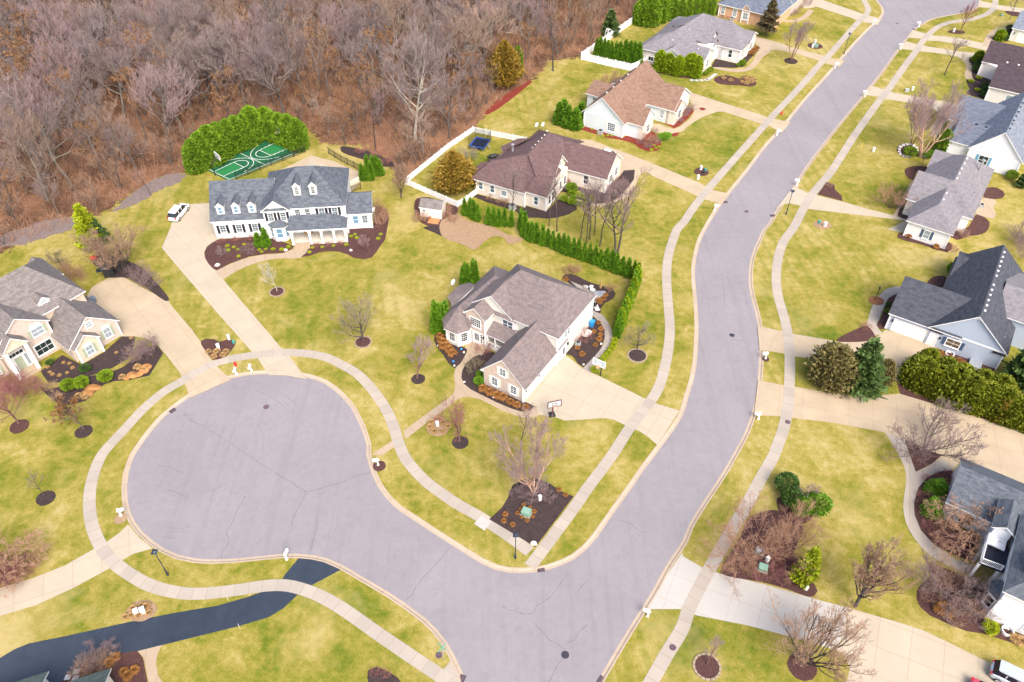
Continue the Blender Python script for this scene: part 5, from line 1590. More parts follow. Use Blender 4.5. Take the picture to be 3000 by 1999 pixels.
for nm, tw in (('shrub_brown', 'twig_brown'), ('shrub_rust', 'twig_rust'), ('shrub_mauve', 'twig_mauve'), ('shrub_red', 'twig_red'), ('shrub_gray', 'twig_gray'), ('shrub_olive', 'twig_olive')):
    a, b = tree_meshes('t', rg(60 + len(nm)), split=0, mats=(M[tw], M[tw]), H=2, stems=9, lean=36, trunk=.15, levels=SHRUB_LV, r0=.05, up=.25, twig=.007, stemlen=.62)
    b.name = 'twigs'
    KIT[nm] = (a, b)
for i in range(3):
    KIT['arb%d' % i] = evergreen_meshes(rg(70 + i), 4, .60, 2100, .16, M['leaf_arb'], 'cone', M['bark_red'], aspect=1.7, upw=1.4, fill=.68)
    KIT['arby%d' % i] = evergreen_meshes(rg(75 + i), 4, .60, 2100, .16, M['leaf_arby'], 'cone' if i == 2 else 'column', M['bark_red'], aspect=1.7, upw=1.4, fill=.68)
for i in range(3):
    KIT['hedge%d' % i] = evergreen_meshes(rg(80 + i), 6.5, 1.75, 5200, .24, M['leaf_hedge'] if i else M['leaf_hedgey'], 'column', M['bark_red'], ragged=.07, aspect=1.3, upw=.9, fill=.78, lumps=26)
    KIT['hedgey%d' % i] = evergreen_meshes(rg(85 + i), 5, 1.5, 5600, .22, M['leaf_hedgeo'], 'egg', M['bark_red'], aspect=1.3, upw=.9, fill=.7, lumps=26, ragged=.13)
for nm, lm in (('box', 'leaf_box'), ('boxd', 'leaf_dark'), ('boxl', 'leaf_lime'), ('boxa', 'leaf_arb')):
    KIT[nm] = (None, evergreen_meshes(rg(90 + len(nm)), 1.0, .58, 1500, .085, M[lm], 'ball', fill=.72, aspect=1.0, lumps=12)[1])
KIT['pine'] = evergreen_meshes(rg(95), 7, 2.3, 5200, .34, M['leaf_pine'], 'pine', M['bark_dark'], trunk_h=.3, aspect=1.5, upw=.5, fill=.35, lumps=18, ragged=.12)
KIT['pinebr'] = evergreen_meshes(rg(96), 6, 2.3, 5200, .24, M['leaf_pinebr'], 'egg', M['bark_dark'], trunk_h=.3, aspect=1.3, upw=.5, fill=.3, lumps=18, ragged=.16)
KIT['gold'] = evergreen_meshes(rg(97), 7.5, 2.9, 7000, .26, M['leaf_gold'], lambda t: np.where(t < .25, .55 + 1.8 * t, (1 - t) ** .75 * 1.24), M['bark_dark'], trunk_h=.9, aspect=1.6, upw=.5, fill=.35, lumps=26, ragged=.2)
KIT['spruce'] = evergreen_meshes(rg(98), 10, 3.0, 5200, .36, M['leaf_spruce'], 'pine', M['bark_dark'], trunk_h=1.8, aspect=1.5, upw=.2, fill=.3, lumps=16, ragged=.15)
KIT['pineg'] = evergreen_meshes(rg(99), 7, 2.2, 4400, .34, M['leaf_hedgey'], 'pine', M['bark_dark'], trunk_h=.3, aspect=1.5, upw=.6, fill=.35, lumps=18, ragged=.12)
KIT['tuft'] = (None, tuft_mesh(rg(110), .75, .52, 260, M['grass_orange'], .028))
KIT['tuftt'] = (None, tuft_mesh(rg(111), .55, .5, 240, M['grass_tan'], .032))
KIT['tuftl'] = (None, tuft_mesh(rg(112), .28, .32, 160, M['leaf_lime'], .03))
# ------------------------------------------------------------------ the wood
wood_edge = pts('00: -600,1900 0,1750 | S: 0,745 120,690 230,650 330,610 400,560 480,520 560,505 620,470 680,400 900,370 940,420 1060,425 1130,470 1185,535 1290,450 1395,372 1420,335 1500,270 1560,235 1610,180 1705,165 1785,105 1850,60 1940,15 2030,-20 2085,-70')
M['litter'] = m_mulch('leaf_litter', (.10, .054, .035), (.26, .145, .088), (.38, .24, .155))
M['soil'] = m_mulch('bare_soil', (.10, .075, .07), (.21, .165, .155), (.30, .25, .22))
wpoly = wood_edge + [(60, 330), (0, 420), (-420, 420), (-420, 90)]

def ragged_sheet(name, poly, z, mat, step=1.1, fade=2.2, seed=3):
    """grid sheet with a frayed edge that follows poly"""
    P = np.array(poly)
    x0, y0 = np.maximum(P.min(0), (-190, 60)); x1, y1 = np.minimum(P.max(0), (90, 330))
    xs = np.arange(x0, x1, step); ys = np.arange(y0, y1, step)
    X, Y = np.meshgrid(xs, ys, indexing='ij')
    Q = np.stack([X.ravel(), Y.ravel()], 1)
    ins = np.zeros(len(Q), bool)
    dist = np.full(len(Q), 1e9)
    for a, b in zip(P, np.roll(P, -1, 0)):
        cond = (a[1] > Q[:, 1]) != (b[1] > Q[:, 1])
        with np.errstate(divide='ignore', invalid='ignore'):
            xi = (b[0] - a[0]) * (Q[:, 1] - a[1]) / (b[1] - a[1]) + a[0]
        ins ^= cond & (Q[:, 0] < xi)
        ab = b - a
        t = np.clip(((Q - a) @ ab) / max(ab @ ab, 1e-9), 0, 1)
        dist = np.minimum(dist, np.linalg.norm(Q - a - t[:, None] * ab, axis=1))
    sd = np.where(ins, dist, -dist)
    rng = np.random.default_rng(seed)
    idx = np.arange(len(Q)).reshape(X.shape)
    quads = np.stack([idx[:-1, :-1], idx[1:, :-1], idx[1:, 1:], idx[:-1, 1:]], -1).reshape(-1, 4)
    keep = (sd[quads] > -fade).all(1)
    quads = quads[keep]
    V = np.concatenate([Q, np.full((len(Q), 1), z)], 1)
    me = mesh_np(name, V, quads, mat)
    at_ = me.attributes.new('edge', 'FLOAT', 'POINT')
    at_.data.foreach_set('value', np.clip((sd + fade) / (2 * fade), 0, 1).astype(np.float32))
    o = link(bpy.data.objects.new(name, me))
    o['kind'] = 'structure'
    return o

def fray(mat):
    """let a sheet break up into flecks towards its edge"""
    t = mat.node_tree
    n = t.nodes
    a = n.new('ShaderNodeAttribute'); a.attribute_name = 'edge'
    tc = n.new('ShaderNodeTexCoord')
    nz = n.new('ShaderNodeTexNoise'); nz.inputs['Scale'].default_value = .8; nz.inputs['Detail'].default_value = 6; nz.inputs['Roughness'].default_value = .72
    t.links.new(tc.outputs['Object'], nz.inputs['Vector'])
    m = n.new('ShaderNodeMapRange'); m.inputs[1].default_value = .25; m.inputs[2].default_value = .75
    t.links.new(nz.outputs['Fac'], m.inputs[0])
    g = n.new('ShaderNodeMath'); g.operation = 'GREATER_THAN'
    t.links.new(a.outputs['Fac'], g.inputs[0]); t.links.new(m.outputs[0], g.inputs[1])
    t.links.new(g.outputs[0], n['Principled BSDF'].inputs['Alpha'])
_nt = M['litter'].node_tree
_g = _nt.nodes.new('ShaderNodeTexCoord'); _n = _nt.nodes.new('ShaderNodeTexNoise'); _n.inputs['Scale'].default_value = .14; _n.inputs['Detail'].default_value = 5; _n.inputs['Roughness'].default_value = .65
_r = _nt.nodes.new('ShaderNodeValToRGB'); _r.color_ramp.elements[0].position = .42; _r.color_ramp.elements[1].position = .62
_r.color_ramp.elements[0].color = (.48, .46, .46, 1); _r.color_ramp.elements[1].color = (1.12, 1.05, 1.0, 1)
_m = _nt.nodes.new('ShaderNodeMix'); _m.data_type = 'RGBA'; _m.blend_type = 'MULTIPLY'; _m.inputs[0].default_value = 1
_b = _nt.nodes['Principled BSDF']; _src = _b.inputs['Base Color'].links[0].from_socket
_nt.links.new(_g.outputs['Object'], _n.inputs['Vector']); _nt.links.new(_n.outputs['Fac'], _r.inputs['Fac']); _nt.links.new(_src, _m.inputs[6]); _nt.links.new(_r.outputs['Color'], _m.inputs[7]); _nt.links.new(_m.outputs[2], _b.inputs['Base Color'])
fray(M['litter'])
ragged_sheet('forest_floor', wpoly, .012, M['litter'])
# bare soil track along the wood's edge
M['soil_f'] = m_mulch('bare_soil_track', (.10, .075, .07), (.21, .165, .155), (.30, .25, .22))
fray(M['soil_f'])
ragged_sheet('soil_path', pts('00: 770,1460 900,1340 1050,1240 1200,1190 1290,1200 1250,1250 1100,1310 950,1400 850,1440'), .022, M['soil_f'], .5, .8)
ragged_sheet('soil_path', pts('00: -200,1700 100,1590 300,1520 540,1490 560,1560 400,1610 150,1690 | 01: -200,150'), .022, M['soil_f'], .5, .9)

G_W = 'bare trees of the wood'
def tree(kind, key, base, top, label, name='bare_tree', group=None, rot=None, cat='tree', w=1.0, H=None):
    p = at(key, *base)
    hh = H or height_of(key, base, top)
    s = hh / 10
    r = rot if rot is not None else random.uniform(0, 6.28)
    FEET.append((p, hh))
    return put(name, label, cat, KIT[kind], p, (s * w, s * w, s), r, group)
FEET = []
NOTED = [
 ('syc', '10', (510, 965), (560, 400), 'tall pale-limbed sycamore at the wood edge behind the white picket fence', 1.15),
 ('wood0', '10', (790, 430), (760, -40), 'gray bare tree with a straight trunk left of the golden cedar', 1.0),
 ('wood1', '10', (1300, 385), (1360, -60), 'stout dark-trunked bare tree above the orange leaf litter', 1.0),
 ('wood3', '10', (1155, 310), (1140, -40), 'dark bare tree behind the golden cedar, trunk clear of branches', 1.0),
 ('slim', '10', (1460, 490), (1480, 60), 'lone bare tree on the lawn just in front of the wood', 1.5),
 ('wood2', '10', (270, 310), (270, -160), 'broad bare tree with a dark trunk deep in the wood', 1.1),
 ('slim', '10', (235, 1035), (130, 560), 'slender leaning bare tree above the dark mulch strip', 1.1),
 ('wood0', '00', (1960, 800), (1930, 160), 'wide silver-gray bare tree right behind the clipped court hedge', 1.15),
 ('wood3', '00', (640, 940), (600, 420), 'gray-green bare tree with a broken pale limb', 1.0),
 ('wood1', '00', (270, 1110), (230, 420), 'tall olive-trunked bare tree on the left of the wood', 1.0),
 ('wood1', '00', (160, 1240), (60, 560), 'dark leaning bare tree at the left end of the wood', 1.0),
 ('wood3', '00', (1500, 500), (1450, 40), 'dark bare tree above the court hedge with twisted limbs', 1.0),
 ('wood0', '00', (860, 480), (800, 60), 'bare tree with a dark double trunk in mid wood', 1.0),
 ('slim', '00', (1040, 1345), (1000, 1130), 'small bare sapling on the soil track at the wood edge', 1.3),
 ('rust0', '00', (1450, 860), (1440, 640), 'rusty-leaved small tree behind the court hedge', 1.2),
 ('pink0', '10', (520, 420), (540, 100), 'mauve-crowned round tree above the sycamore', 1.2),
 ('pink1', '10', (60, 520), (60, 90), 'mauve-gray dense tree right of the court hedge', 1.1),
 ('wood2', '10', (750, 960), (800, 480), 'gray bare tree just outside the corner of the picket fence', .9),
 ('under0', '10', (1040, 640), (1010, 400), 'pale scrubby tree left of the golden cedar', 1.0),
 ('rust1', '10', (30, 1000), (40, 660), 'russet thicket tree beside the court hedge end', 1.3),
 ('rust0', '10', (110, 950), (150, 500), 'thin brown tree over the litter right of the court', 1.0),
]
for k, key, b, t, lab, w in NOTED: tree(k, key, b, t, lab, group='noted trees at the edge of the wood', w=w)

def seen(p, z, mx=60):
    """is the point inside the frame (with a margin in photo pixels)?"""
    yc = p[1] * CP - (z - CAM_H) * SP
    xs = 1500 + FOC * 3000 * p[0] / yc
    ys = 999.5 + FOC * 3000 * (-p[1] * SP - (z - CAM_H) * CP) / yc
    return -mx < xs < 3000 + mx and -mx < ys < 2000 + mx

wrng = np.random.default_rng(5)
def dist_edge(p):
    P = np.array(wood_edge)
    best = 1e9
    q = np.array(p)
    for a, b in zip(P[:-1], P[1:]):
        ab = b - a
        t = np.clip(((q - a) @ ab) / (ab @ ab), 0, 1)
        best = min(best, np.linalg.norm(q - a - t * ab))
    return best
kinds = ['wood0', 'wood1', 'tan0', 'wood3', 'pink0', 'tan1', 'pink1', 'wood1', 'rust1', 'wood2', 'tan0', 'rust0']
WOOD_LABEL = {'t': 'tan-twigged bare tree among the gray trees of the wood', 'w': 'gray bare tree standing among its like in the leafless wood', 'p': 'mauve-tinged bare tree among the gray trees of the wood', 'r': 'rust-brown tree with clinging dead leaves inside the wood'}
n = 0
for tries in range(9000):
    if n >= 262: break
    p = (wrng.uniform(-150, 60), wrng.uniform(104, 262))
    if not inside(p, wpoly) or not (seen(p, 2, 30) or seen(p, 14, 30)): continue
    de = dist_edge(p)
    if de < 2.5: continue
    H = wrng.uniform(13, 20)
    if de < 9: H = wrng.uniform(7, 13)
    if any(math.hypot(p[0] - q[0], p[1] - q[1]) < (5.0 if h > 9 else 3.6) for q, h in FEET): continue
    k = kinds[int(wrng.integers(0, len(kinds)))]
    if de < 9 and wrng.uniform() < .6: k = ('rust0', 'rust1', 'under0', 'under1')[int(wrng.integers(0, 4))]
    lab = WOOD_LABEL.get(k[0], 'many-stemmed brown sapling in the undergrowth of the wood')
    FEET.append((p, H))
    s = H / 10
    w = wrng.uniform(.95, 1.4)
    put('bare_tree' if k[0] != 'u' else 'sapling', lab, 'tree' if k[0] != 'u' else 'sapling', KIT[k], p, (s * w, s * w, s), wrng.uniform(0, 6.28), G_W if k[0] != 'u' else 'saplings of the wood')
    n += 1
n = 0
for tries in range(6000):
    if n >= 95: break
    p = (wrng.uniform(-140, 40), wrng.uniform(104, 190))
    if not inside(p, wpoly) or not seen(p, 1, 10): continue
    de = dist_edge(p)
    if de > 26 or de < 1.5: continue
    if any(math.hypot(p[0] - q[0], p[1] - q[1]) < 2.6 for q, h in FEET): continue
    H = wrng.uniform(3.2, 6.5)
    FEET.append((p, H))
    put('sapling', 'many-stemmed brown sapling in the thicket at the front of the wood', 'sapling', KIT['under%d' % (n % 2)], p, (H / 8, H / 8, H / 10), wrng.uniform(0, 6.28), 'saplings at the front of the wood')
    n += 1
# undergrowth: twigs and dead stems nobody could count
N = 24000
Q = np.stack([wrng.uniform(-150, 62, N), wrng.uniform(100, 262, N)], 1)
ok = np.array([inside(q, wpoly) for q in Q])
Q = Q[ok]
m = 9
c = np.repeat(Q, m, 0)
hh = np.repeat(wrng.uniform(.5, 3.4, len(Q)) * wrng.uniform(.5, 1.2, len(Q)), m)
d = unit(np.stack([wrng.normal(0, .5, len(c)), wrng.normal(0, .5, len(c)), np.ones(len(c))], 1))
P0 = np.concatenate([c + wrng.normal(0, .25, c.shape), np.zeros((len(c), 1))], 1)
P1 = P0 + d * (hh * wrng.uniform(.5, 1.1, len(c)))[:, None]
side = unit(np.cross(d, wrng.normal(0, 1, (len(c), 3)))) * .02
V = np.stack([P0 - side, P0 + side, P1 + side * .4, P1 - side * .4], 1).reshape(-1, 3)
o = link(bpy.data.objects.new('undergrowth', mesh_np('undergrowth', V, np.arange(len(V)).reshape(-1, 4), M['twig_rust'])))
tag(o, 'rust-brown brush and dead stems covering the floor of the wood', 'undergrowth', None, 'stuff')
M['mulch_rust'] = m_mulch('rusty_mulch', (.16, .06, .03), (.28, .12, .06), (.34, .18, .10))
# ------------------------------------------------------------------ mulch beds
BEDN = [0]
def bed(spec, mat='mulch', z=.035, sm=True):
    P = pts(spec)
    if sm: P = smooth(P, .7, True)
    BEDN[0] += 1
    z += .004 * (BEDN[0] % 7)
    return sheet('mulch_bed', P, z, M[mat], skirt=.08)
def disc(key, x, y, r, mat='mulch', edge=None, ry=None, label=None):
    c = at(key, x, y)
    n = 22
    ry = ry or r
    P = [(c[0] + r * math.cos(2 * math.pi * i / n) * (1 + random.uniform(-.04, .04)), c[1] + ry * math.sin(2 * math.pi * i / n) * (1 + random.uniform(-.04, .04))) for i in range(n)]
    BEDN[0] += 1
    sheet('mulch_bed', P, .064 + .004 * (BEDN[0] % 3), M[mat], skirt=.1)
    if edge:
        mb = MB()
        k = int(r * 14)
        for i in range(k):
            a0, a1 = 2 * math.pi * (i + .06) / k, 2 * math.pi * (i + .94) / k
            q = [(c[0] + rr * math.cos(a), c[1] + rr * math.sin(a)) for rr, a in ((r * .98, a0), (r * 1.16, a0), (r * 1.16, a1), (r * .98, a1))]
            mb.prism(q, -.02, .13)
        tag(mb.build('stone_edging', M['edging']), label, 'edging', 'stone rings round lawn trees')
M['edging'] = m_plain('edging_stone', (.30, .24, .17), .9, .1, var=.35, scale=6)

bed('A: 262,1036 180,1075 110,1130 80,1200 90,1270 130,1340 | 01: 1470,285 1496,296 1580,250 1720,200 1850,180 1950,175 2005,152 2030,125 | A: 1182,1112 1000,1040 890,985', 'mulch_brown', sm=False)
bed('A: 1392,1105 1385,1150 1350,1210 1290,1258 1400,1240 1530,1195 1650,1180 1770,1190 1870,1220 1950,1265 2080,1285 2180,1260 2230,1200 2290,1110 2345,1040 | 10: 318,1567 330,1500 310,1440 240,1420 | A: 2190,890 1895,900 1880,1070', 'mulch_brown', sm=False)
bed('01: 720,858 838,752 932,752 928,800 880,905 780,965 680,1005 560,1040 420,1068 335,1070 298,1020 280,990 430,880 565,948', sm=False)
bed('01: 1080,805 1125,865 1080,940 1030,1020 900,1050 780,1060 720,1080 660,1130 590,1195 480,1225 400,1215 330,1160 270,1100 350,1112 440,1092 500,1057 640,1022 780,992 850,962 930,902 1010,832', sm=False)
bed('01: 720,300 640,240 680,190 930,250 990,290 1050,350 1165,500 1150,508 1000,412 860,345 760,345')
bed('01: 1385,785 1420,768 1480,772 1515,790 1580,768 1625,790 1600,840 1565,885 1470,915 1440,880', 'mulch_brown')
bed('C: 45,770 40,830 80,910 130,970 180,1050 240,1100 290,1060 340,980 362,900 275,880 170,850 150,790')
bed('C: 640,950 545,925 490,962 420,992 350,1052 312,1130 306,1190 330,1250 400,1308 520,1368 640,1428 780,1488 890,1522 960,1518 1022,1470 920,1425 530,1255 520,1110', sm=False)
bed('C: 1325,962 1370,970 1410,1000 1440,1050 1500,1092 1540,1050 1612,980 1675,900 1708,800 1704,720 1665,655 1590,595 1555,690', sm=False)
bed('C: 1290,215 1320,180 1420,190 1540,250 1700,300 1780,320 1815,370 1790,420 1710,460 1672,510 1665,565 1575,515 1560,400')
sheet('patio', pts('C: 1370,248 1520,310 1692,385 1585,500 1560,420'), .06, M['paver'], R(-32), 1)
bed('12: 1020,445 1110,362 1152,290 1180,210 1262,170 1350,165 1430,195 1520,255 1600,287 1338,636', sm=False)
bed('12: 180,1540 185,1490 240,1462 300,1485 410,1567 330,1640 200,1620')
bed('02: 945,1353 985,1400 1000,1480 1018,1567 1000,1640 420,1640 420,1567 520,1490 700,1402 820,1370', 'mulch_brown', sm=False)
bed('D: 180,985 130,1020 300,1090 480,1150 620,1190 700,1205 770,1280 830,1325 900,1310 1000,1310 1130,1322 1280,1310 1450,1260 1560,1190 1540,1130 1420,1070 1300,1060 1125,1225 865,1150 820,1172', sm=False)
bed('D: 1420,852 1895,962 2145,738 2200,660 2353,650 2340,780 2250,900 2150,1020 2000,1100 1850,1115 1700,1090 1500,1030 1400,960 1330,950', sm=False)
bed('10: 520,1370 510,1480 560,1540 640,1567 720,1545 780,1500 800,1430 700,1400 600,1360', 'mulch_brown')
bed('11: 565,0 735,-5 705,62 640,35')
bed('10: 690,1520 800,1480 870,1520 1050,1567 | 11: 1130,40 1255,85 1150,115 1120,70 1050,60 985,95 920,155 830,115 700,65', 'straw')
bed('10: 0,1045 0,1010 60,1015 200,1050 330,1105 380,1140 300,1150 150,1100')
bed('10: 980,785 1060,700 1200,610 1300,555 1314,565 1200,662 1080,752 1010,790', 'mulch_red', sm=False)
bed('E: 480,1150 540,1102 1110,1282 1180,1242 1400,1312 1450,1250 1560,1180 1640,1222 1700,1330 1715,1420 1640,1480 1520,1490 1380,1440 1280,1360 1100,1310 900,1280 700,1220', 'mulch_red', sm=False)
bed('E: 1580,1035 1750,1062 1870,1112 1900,1132 1990,1092 2120,980 2210,870 2180,820 2090,815 2020,930 1900,1088 1840,1072', 'mulch_red', sm=False)
bed('E: 1850,1225 1990,1195 1960,1240 1900,1260', 'mulch_red')
bed('E: 2290,820 2352,815 2400,840 2352,860 2310,850', 'mulch_red')
bed('F: 930,880 1200,925 1540,962 1560,990 1300,978 1000,915', 'mulch_brown', sm=False)
bed('F: 1680,845 1740,740 2020,806 2225,595 2270,640 2150,760 2080,840 1960,855 1800,845', 'mulch', sm=False)
bed('20: 215,545 290,520 400,545 500,560 505,585 470,598 400,590 300,585 240,575', 'mulch_brown')
bed('N: 1440,988 1500,970 1680,1010 1600,1240 1800,1310 1790,1395 1650,1372 1560,1332 1500,1252 1495,1180 1505,1110 1482,1050')
bed('N: 1410,1312 1480,1372 1600,1402 1790,1425 1760,1560 1500,1500 1440,1420')
bed('N: 1830,640 1900,560 2060,500 2160,470 2090,680 1850,655')
bed('N: 2040,185 2353,225 2353,270 2160,262', 'mulch_brown')
bed('G: 910,600 935,655 955,700 910,765 1240,842 1150,722 1180,662 1050,642 960,600')
bed('H: 245,340 300,300 420,280 560,290 540,370 430,350 365,480 310,460 260,400', 'mulch_brown')
bed('H: 1440,590 1560,590 1660,640 1685,700 1640,740 1550,755 1390,735 1370,690', 'mulch_brown')
bed('H: 1220,1050 1290,970 1400,1020 1465,1090 1460,1150 1410,1230 1300,1270 1150,1290 990,1340 900,1290 1000,1150 1130,1170', 'mulch_brown')
bed('H: 150,1250 140,1310 250,1350 500,1410 700,1480 860,1520 920,1470 930,1400 870,1370 805,1470 240,1235', 'mulch_brown', sm=False)
bed('H: 270,790 150,1000 280,1040 290,1000 215,975')
sheet('patio', smooth(pts('H: 1270,960 1380,740 1480,735 1550,770 1555,820 1520,870 1550,950 1550,1000 1500,1035 1400,1010'), .5, True), .04, M['walk_tan'], 0, 3)
bed('20: 930,1340 990,1255 1045,1272 1050,1310 1095,1350 1100,1385', 'mulch_brown', sm=False)
disc('20', 1552, 1042, 2.1, 'mulch_brown')
bed('I: 110,960 160,860 200,750 250,640 350,600 320,700 275,800 212,1000 150,1000', 'mulch_brown')
bed('I: 700,450 760,400 860,385 910,400 870,520 690,470', 'mulch_brown')
bed('I: 760,1208 750,1260 800,1310 1000,1400 1180,1440 1280,1490 1400,1530 1490,1442 900,1255', 'mulch_brown', sm=False)
bed('21: 930,1090 1050,1060 1270,1080 1290,1110 1200,1140 1050,1130', 'mulch_brown')
bed('21: 1480,1080 1540,1070 1600,1150 1900,1230 2353,1390 2420,1430 1900,1266 1650,1192 1500,1147', 'mulch_brown', sm=False)
bed('21: 1532,1468 1560,1470 1700,1540 1780,1567 | 22: 1790,0 1720,60 1607,118 1565,0', 'mulch_brown', sm=False)
bed('21: 1060,782 1200,700 1270,680 1330,760 1310,778', 'mulch_brown')
disc('21', 1335, 505, 1.15, 'mulch_rust', ry=1.0)
bed('J: 390,180 300,187 200,232 132,312 100,420 103,520 152,640 252,748 400,828 540,870 612,700 285,550 340,400 385,260', 'mulch_brown', sm=False)
bed('J: 160,800 200,880 400,952 500,1000 640,1070 620,1200 640,1320 760,1380 940,1440 941,1520 850,1500 640,1430 500,1410 350,1350 220,1290 150,1230 120,1170 120,1100 150,1060 230,980', 'mulch_brown', sm=False)
bed('22: 260,812 300,720 400,560 450,440 620,380 680,390 760,440 830,500 790,620 760,680 800,760 870,840 930,940 900,980 700,920 560,880', 'mulch_brown')
bed('22: 650,300 740,280 840,320 900,420 830,480 700,440', 'mulch_brown')
G_R = [('01', 1910, 445, 1.05, 'mulch_brown', 1, 'stone-edged mulch ring round the silver-twigged sapling'), ('11', 150, 792, 1.1, 'mulch_brown', 1, 'stone-edged mulch ring round the olive bushy tree'),
       ('11', 530, 1045, .95, 'mulch', 0, ''), ('11', 820, 1482, 1.05, 'mulch', 0, ''), ('11', 2040, 885, 1.25, 'mulch', 1, 'stone-edged mulch ring beside the sidewalk bend'),
       ('01', 578, 1408, 1.1, 'mulch', 0, ''), ('01', 135, 1372, 1.2, 'mulch_brown', 0, ''), ('02', 316, 298, 1.1, 'mulch', 0, ''), ('22', 167, 1462, 1.25, 'mulch_brown', 1, 'stone-edged mulch ring at the bottom of the frame beside the white slab driveway'),
       ('22', 825, 1462, 1.45, 'mulch_brown', 0, ''), ('20', 745, 422, 1.5, 'mulch', 0, '')]
for key, x, y, r, mt, e, lab in G_R: disc(key, x, y, r, mt, e, label=lab)
disc('20', 1885, 222, 2.1, 'mulch_brown', ry=1.1)
disc('11', 668, 1378, 1.5, 'straw'); disc('20', 128, 1186, 1.35, 'mulch_brown'); disc('20', 912, 318, 1.75, 'mulch_brown', ry=1.6); disc('20', 965, 1550, 1.5, 'straw', ry=1.2)
disc('02', 975, 1075, 1.6, 'straw', ry=1.2)

# ------------------------------------------------------------------ sports court behind the white house
M['court'] = m_asphalt('green_court_paint', (.012, .085, .038), (.02, .135, .06), .45, spec=.4)
M['court_in'] = m_asphalt('bright_green_court_paint', (.02, .155, .05), (.032, .22, .075), .45, spec=.4)
M['line'] = m_plain('white_line_paint', (.8, .8, .78), .6, .2, var=.04)
cA, cB, cC, cD = at('A', 120, 150), at('A', 395, 285), at('00', 2065, 1042), at('00', 1855, 950)
cx = np.array(cB) - np.array(cA)          # short side
# regular court: origin cB, long axis towards cC
o0 = np.array(cB); lx = np.array(cC) - o0; LEN = np.linalg.norm(lx); lx /= LEN
ly = np.array([-lx[1], lx[0]]); WID = max(abs(float((np.array(cA) - o0) @ ly)), abs(float((np.array(cD) - np.array(cC)) @ ly)))
_A, _B, _C, _D = [np.array(q) for q in (cA, cB, cC, cD)]
CW = lambda u, v: tuple(_B * (1 - u / LEN) * (1 - v / WID) + _C * (u / LEN) * (1 - v / WID) + _D * (u / LEN) * (v / WID) + _A * (1 - u / LEN) * (v / WID))
sheet('sports_court', [CW(-.4, -.4), CW(LEN + .4, -.4), CW(LEN + .4, WID + .4), CW(-.4, WID + .4)], .03, M['court'])
tagc = []
def cline(P, w=.09, z=.043):
    L = [CW(*p) for p in P]
    N_ = normals2(L)
    A_ = np.array(L)
    for i in range(len(L) - 1):
        a, b = A_[i], A_[i + 1]
        n0, n1 = N_[i] * w / 2, N_[i + 1] * w / 2
        cm.face([(*(a + n0), z), (*(a - n0), z), (*(b - n1), z), (*(b + n1), z)][::-1])
cm = MB()
def arc(c, r, a0, a1, n=20, ry=None):
    return [(c[0] + r * math.cos(R(a0 + (a1 - a0) * i / n)), c[1] + (ry or r) * math.sin(R(a0 + (a1 - a0) * i / n))) for i in range(n + 1)]
cline([(0, 0), (LEN, 0)]); cline([(LEN, 0), (LEN, WID)]); cline([(0, 0), (0, WID)]); cline([(0, WID), (LEN, WID)])
cline([(LEN / 2, 0), (LEN / 2, WID)])
kw, kl = WID * .42, LEN * .30
for sgn, xo in ((1, 0), (-1, LEN)):
    f = lambda u: xo + sgn * u
    cline([(f(0), WID / 2 - kw / 2), (f(kl), WID / 2 - kw / 2)]); cline([(f(0), WID / 2 + kw / 2), (f(kl), WID / 2 + kw / 2)]); cline([(f(kl), WID / 2 - kw / 2), (f(kl), WID / 2 + kw / 2)])
    cline([(f(u), v) for u, v in arc((kl, WID / 2), kw / 2, -90, 90)])
    cline([(f(u), v) for u, v in arc((kl * .3, WID / 2), LEN * .395, -70, 70, 26, WID * .45)])
    for q in (-1, 1):
        for j in range(4): cline([(f(kl * (.25 + .2 * j)), WID / 2 + q * (kw / 2 + .02)), (f(kl * (.25 + .2 * j)), WID / 2 + q * (kw / 2 + .3))], .09)
o = cm.build('court_markings', M['line']); o['kind'] = 'structure'
for xo in (0, LEN - kl):
    sheet('court_key', [CW(xo + .1, WID / 2 - kw / 2 + .1), CW(xo + kl - .1, WID / 2 - kw / 2 + .1), CW(xo + kl - .1, WID / 2 + kw / 2 - .1), CW(xo + .1, WID / 2 + kw / 2 - .1)], .038, M['court_in'], skirt=0)
# pool terrace
sheet('terrace', pts('A: 880,240 1420,-20 1560,20 1720,60 1960,170 2060,200 2050,300 1880,480 1700,500 1200,420'), .03, M['drive_tan'], R(20), 2.5)
sheet('terrace', pts('A: 1340,90 1420,20 1900,250 1990,300 1800,420 1500,300'), .05, M['drive'], R(20), 2.5)
wl = MB(); wl.prism(pts('A: 1905,352 2038,278 2046,292 1912,368'), 0, .75); o = wl.build('retaining_wall', M['b_stone']); tag(o, 'low pale stone wall beside the white house terrace', 'wall')

# ------------------------------------------------------------------ hedges and evergreens
def along(line, gap):
    L = [np.array(p) for p in line]
    out = []
    carry = 0.0
    for a, b in zip(L, L[1:]):
        d = np.linalg.norm(b - a)
        t = carry
        while t < d:
            out.append(tuple(a + (b - a) * t / d)); t += gap
        carry = t - d
    return out
def row(spec, gap, kinds, base_h, H, label, group, name='arborvitae', w=1.0, jit=.10, wj=.12, cat='shrub'):
    for i, p in enumerate(along(pts(spec), gap)):
        s = H / base_h * random.uniform(1 - jit, 1 + jit)
        ww = s * w * random.uniform(1 - wj, 1 + wj)
        put(name, label, cat, KIT[kinds[i % len(kinds)] if len(kinds) < 4 else random.choice(kinds)], (p[0] + random.uniform(-.12, .12), p[1] + random.uniform(-.12, .12)), (ww, ww, s), random.uniform(0, 6.28), group)
row('D: 15,1275 75,1292 125,1312 175,1335 245,1372', .95, ['arb0', 'arb1', 'arb2'], 4, 3.6, 'slender arborvitae in the short row below the picket fence corner', 'arborvitae below the fence corner', w=1.0)
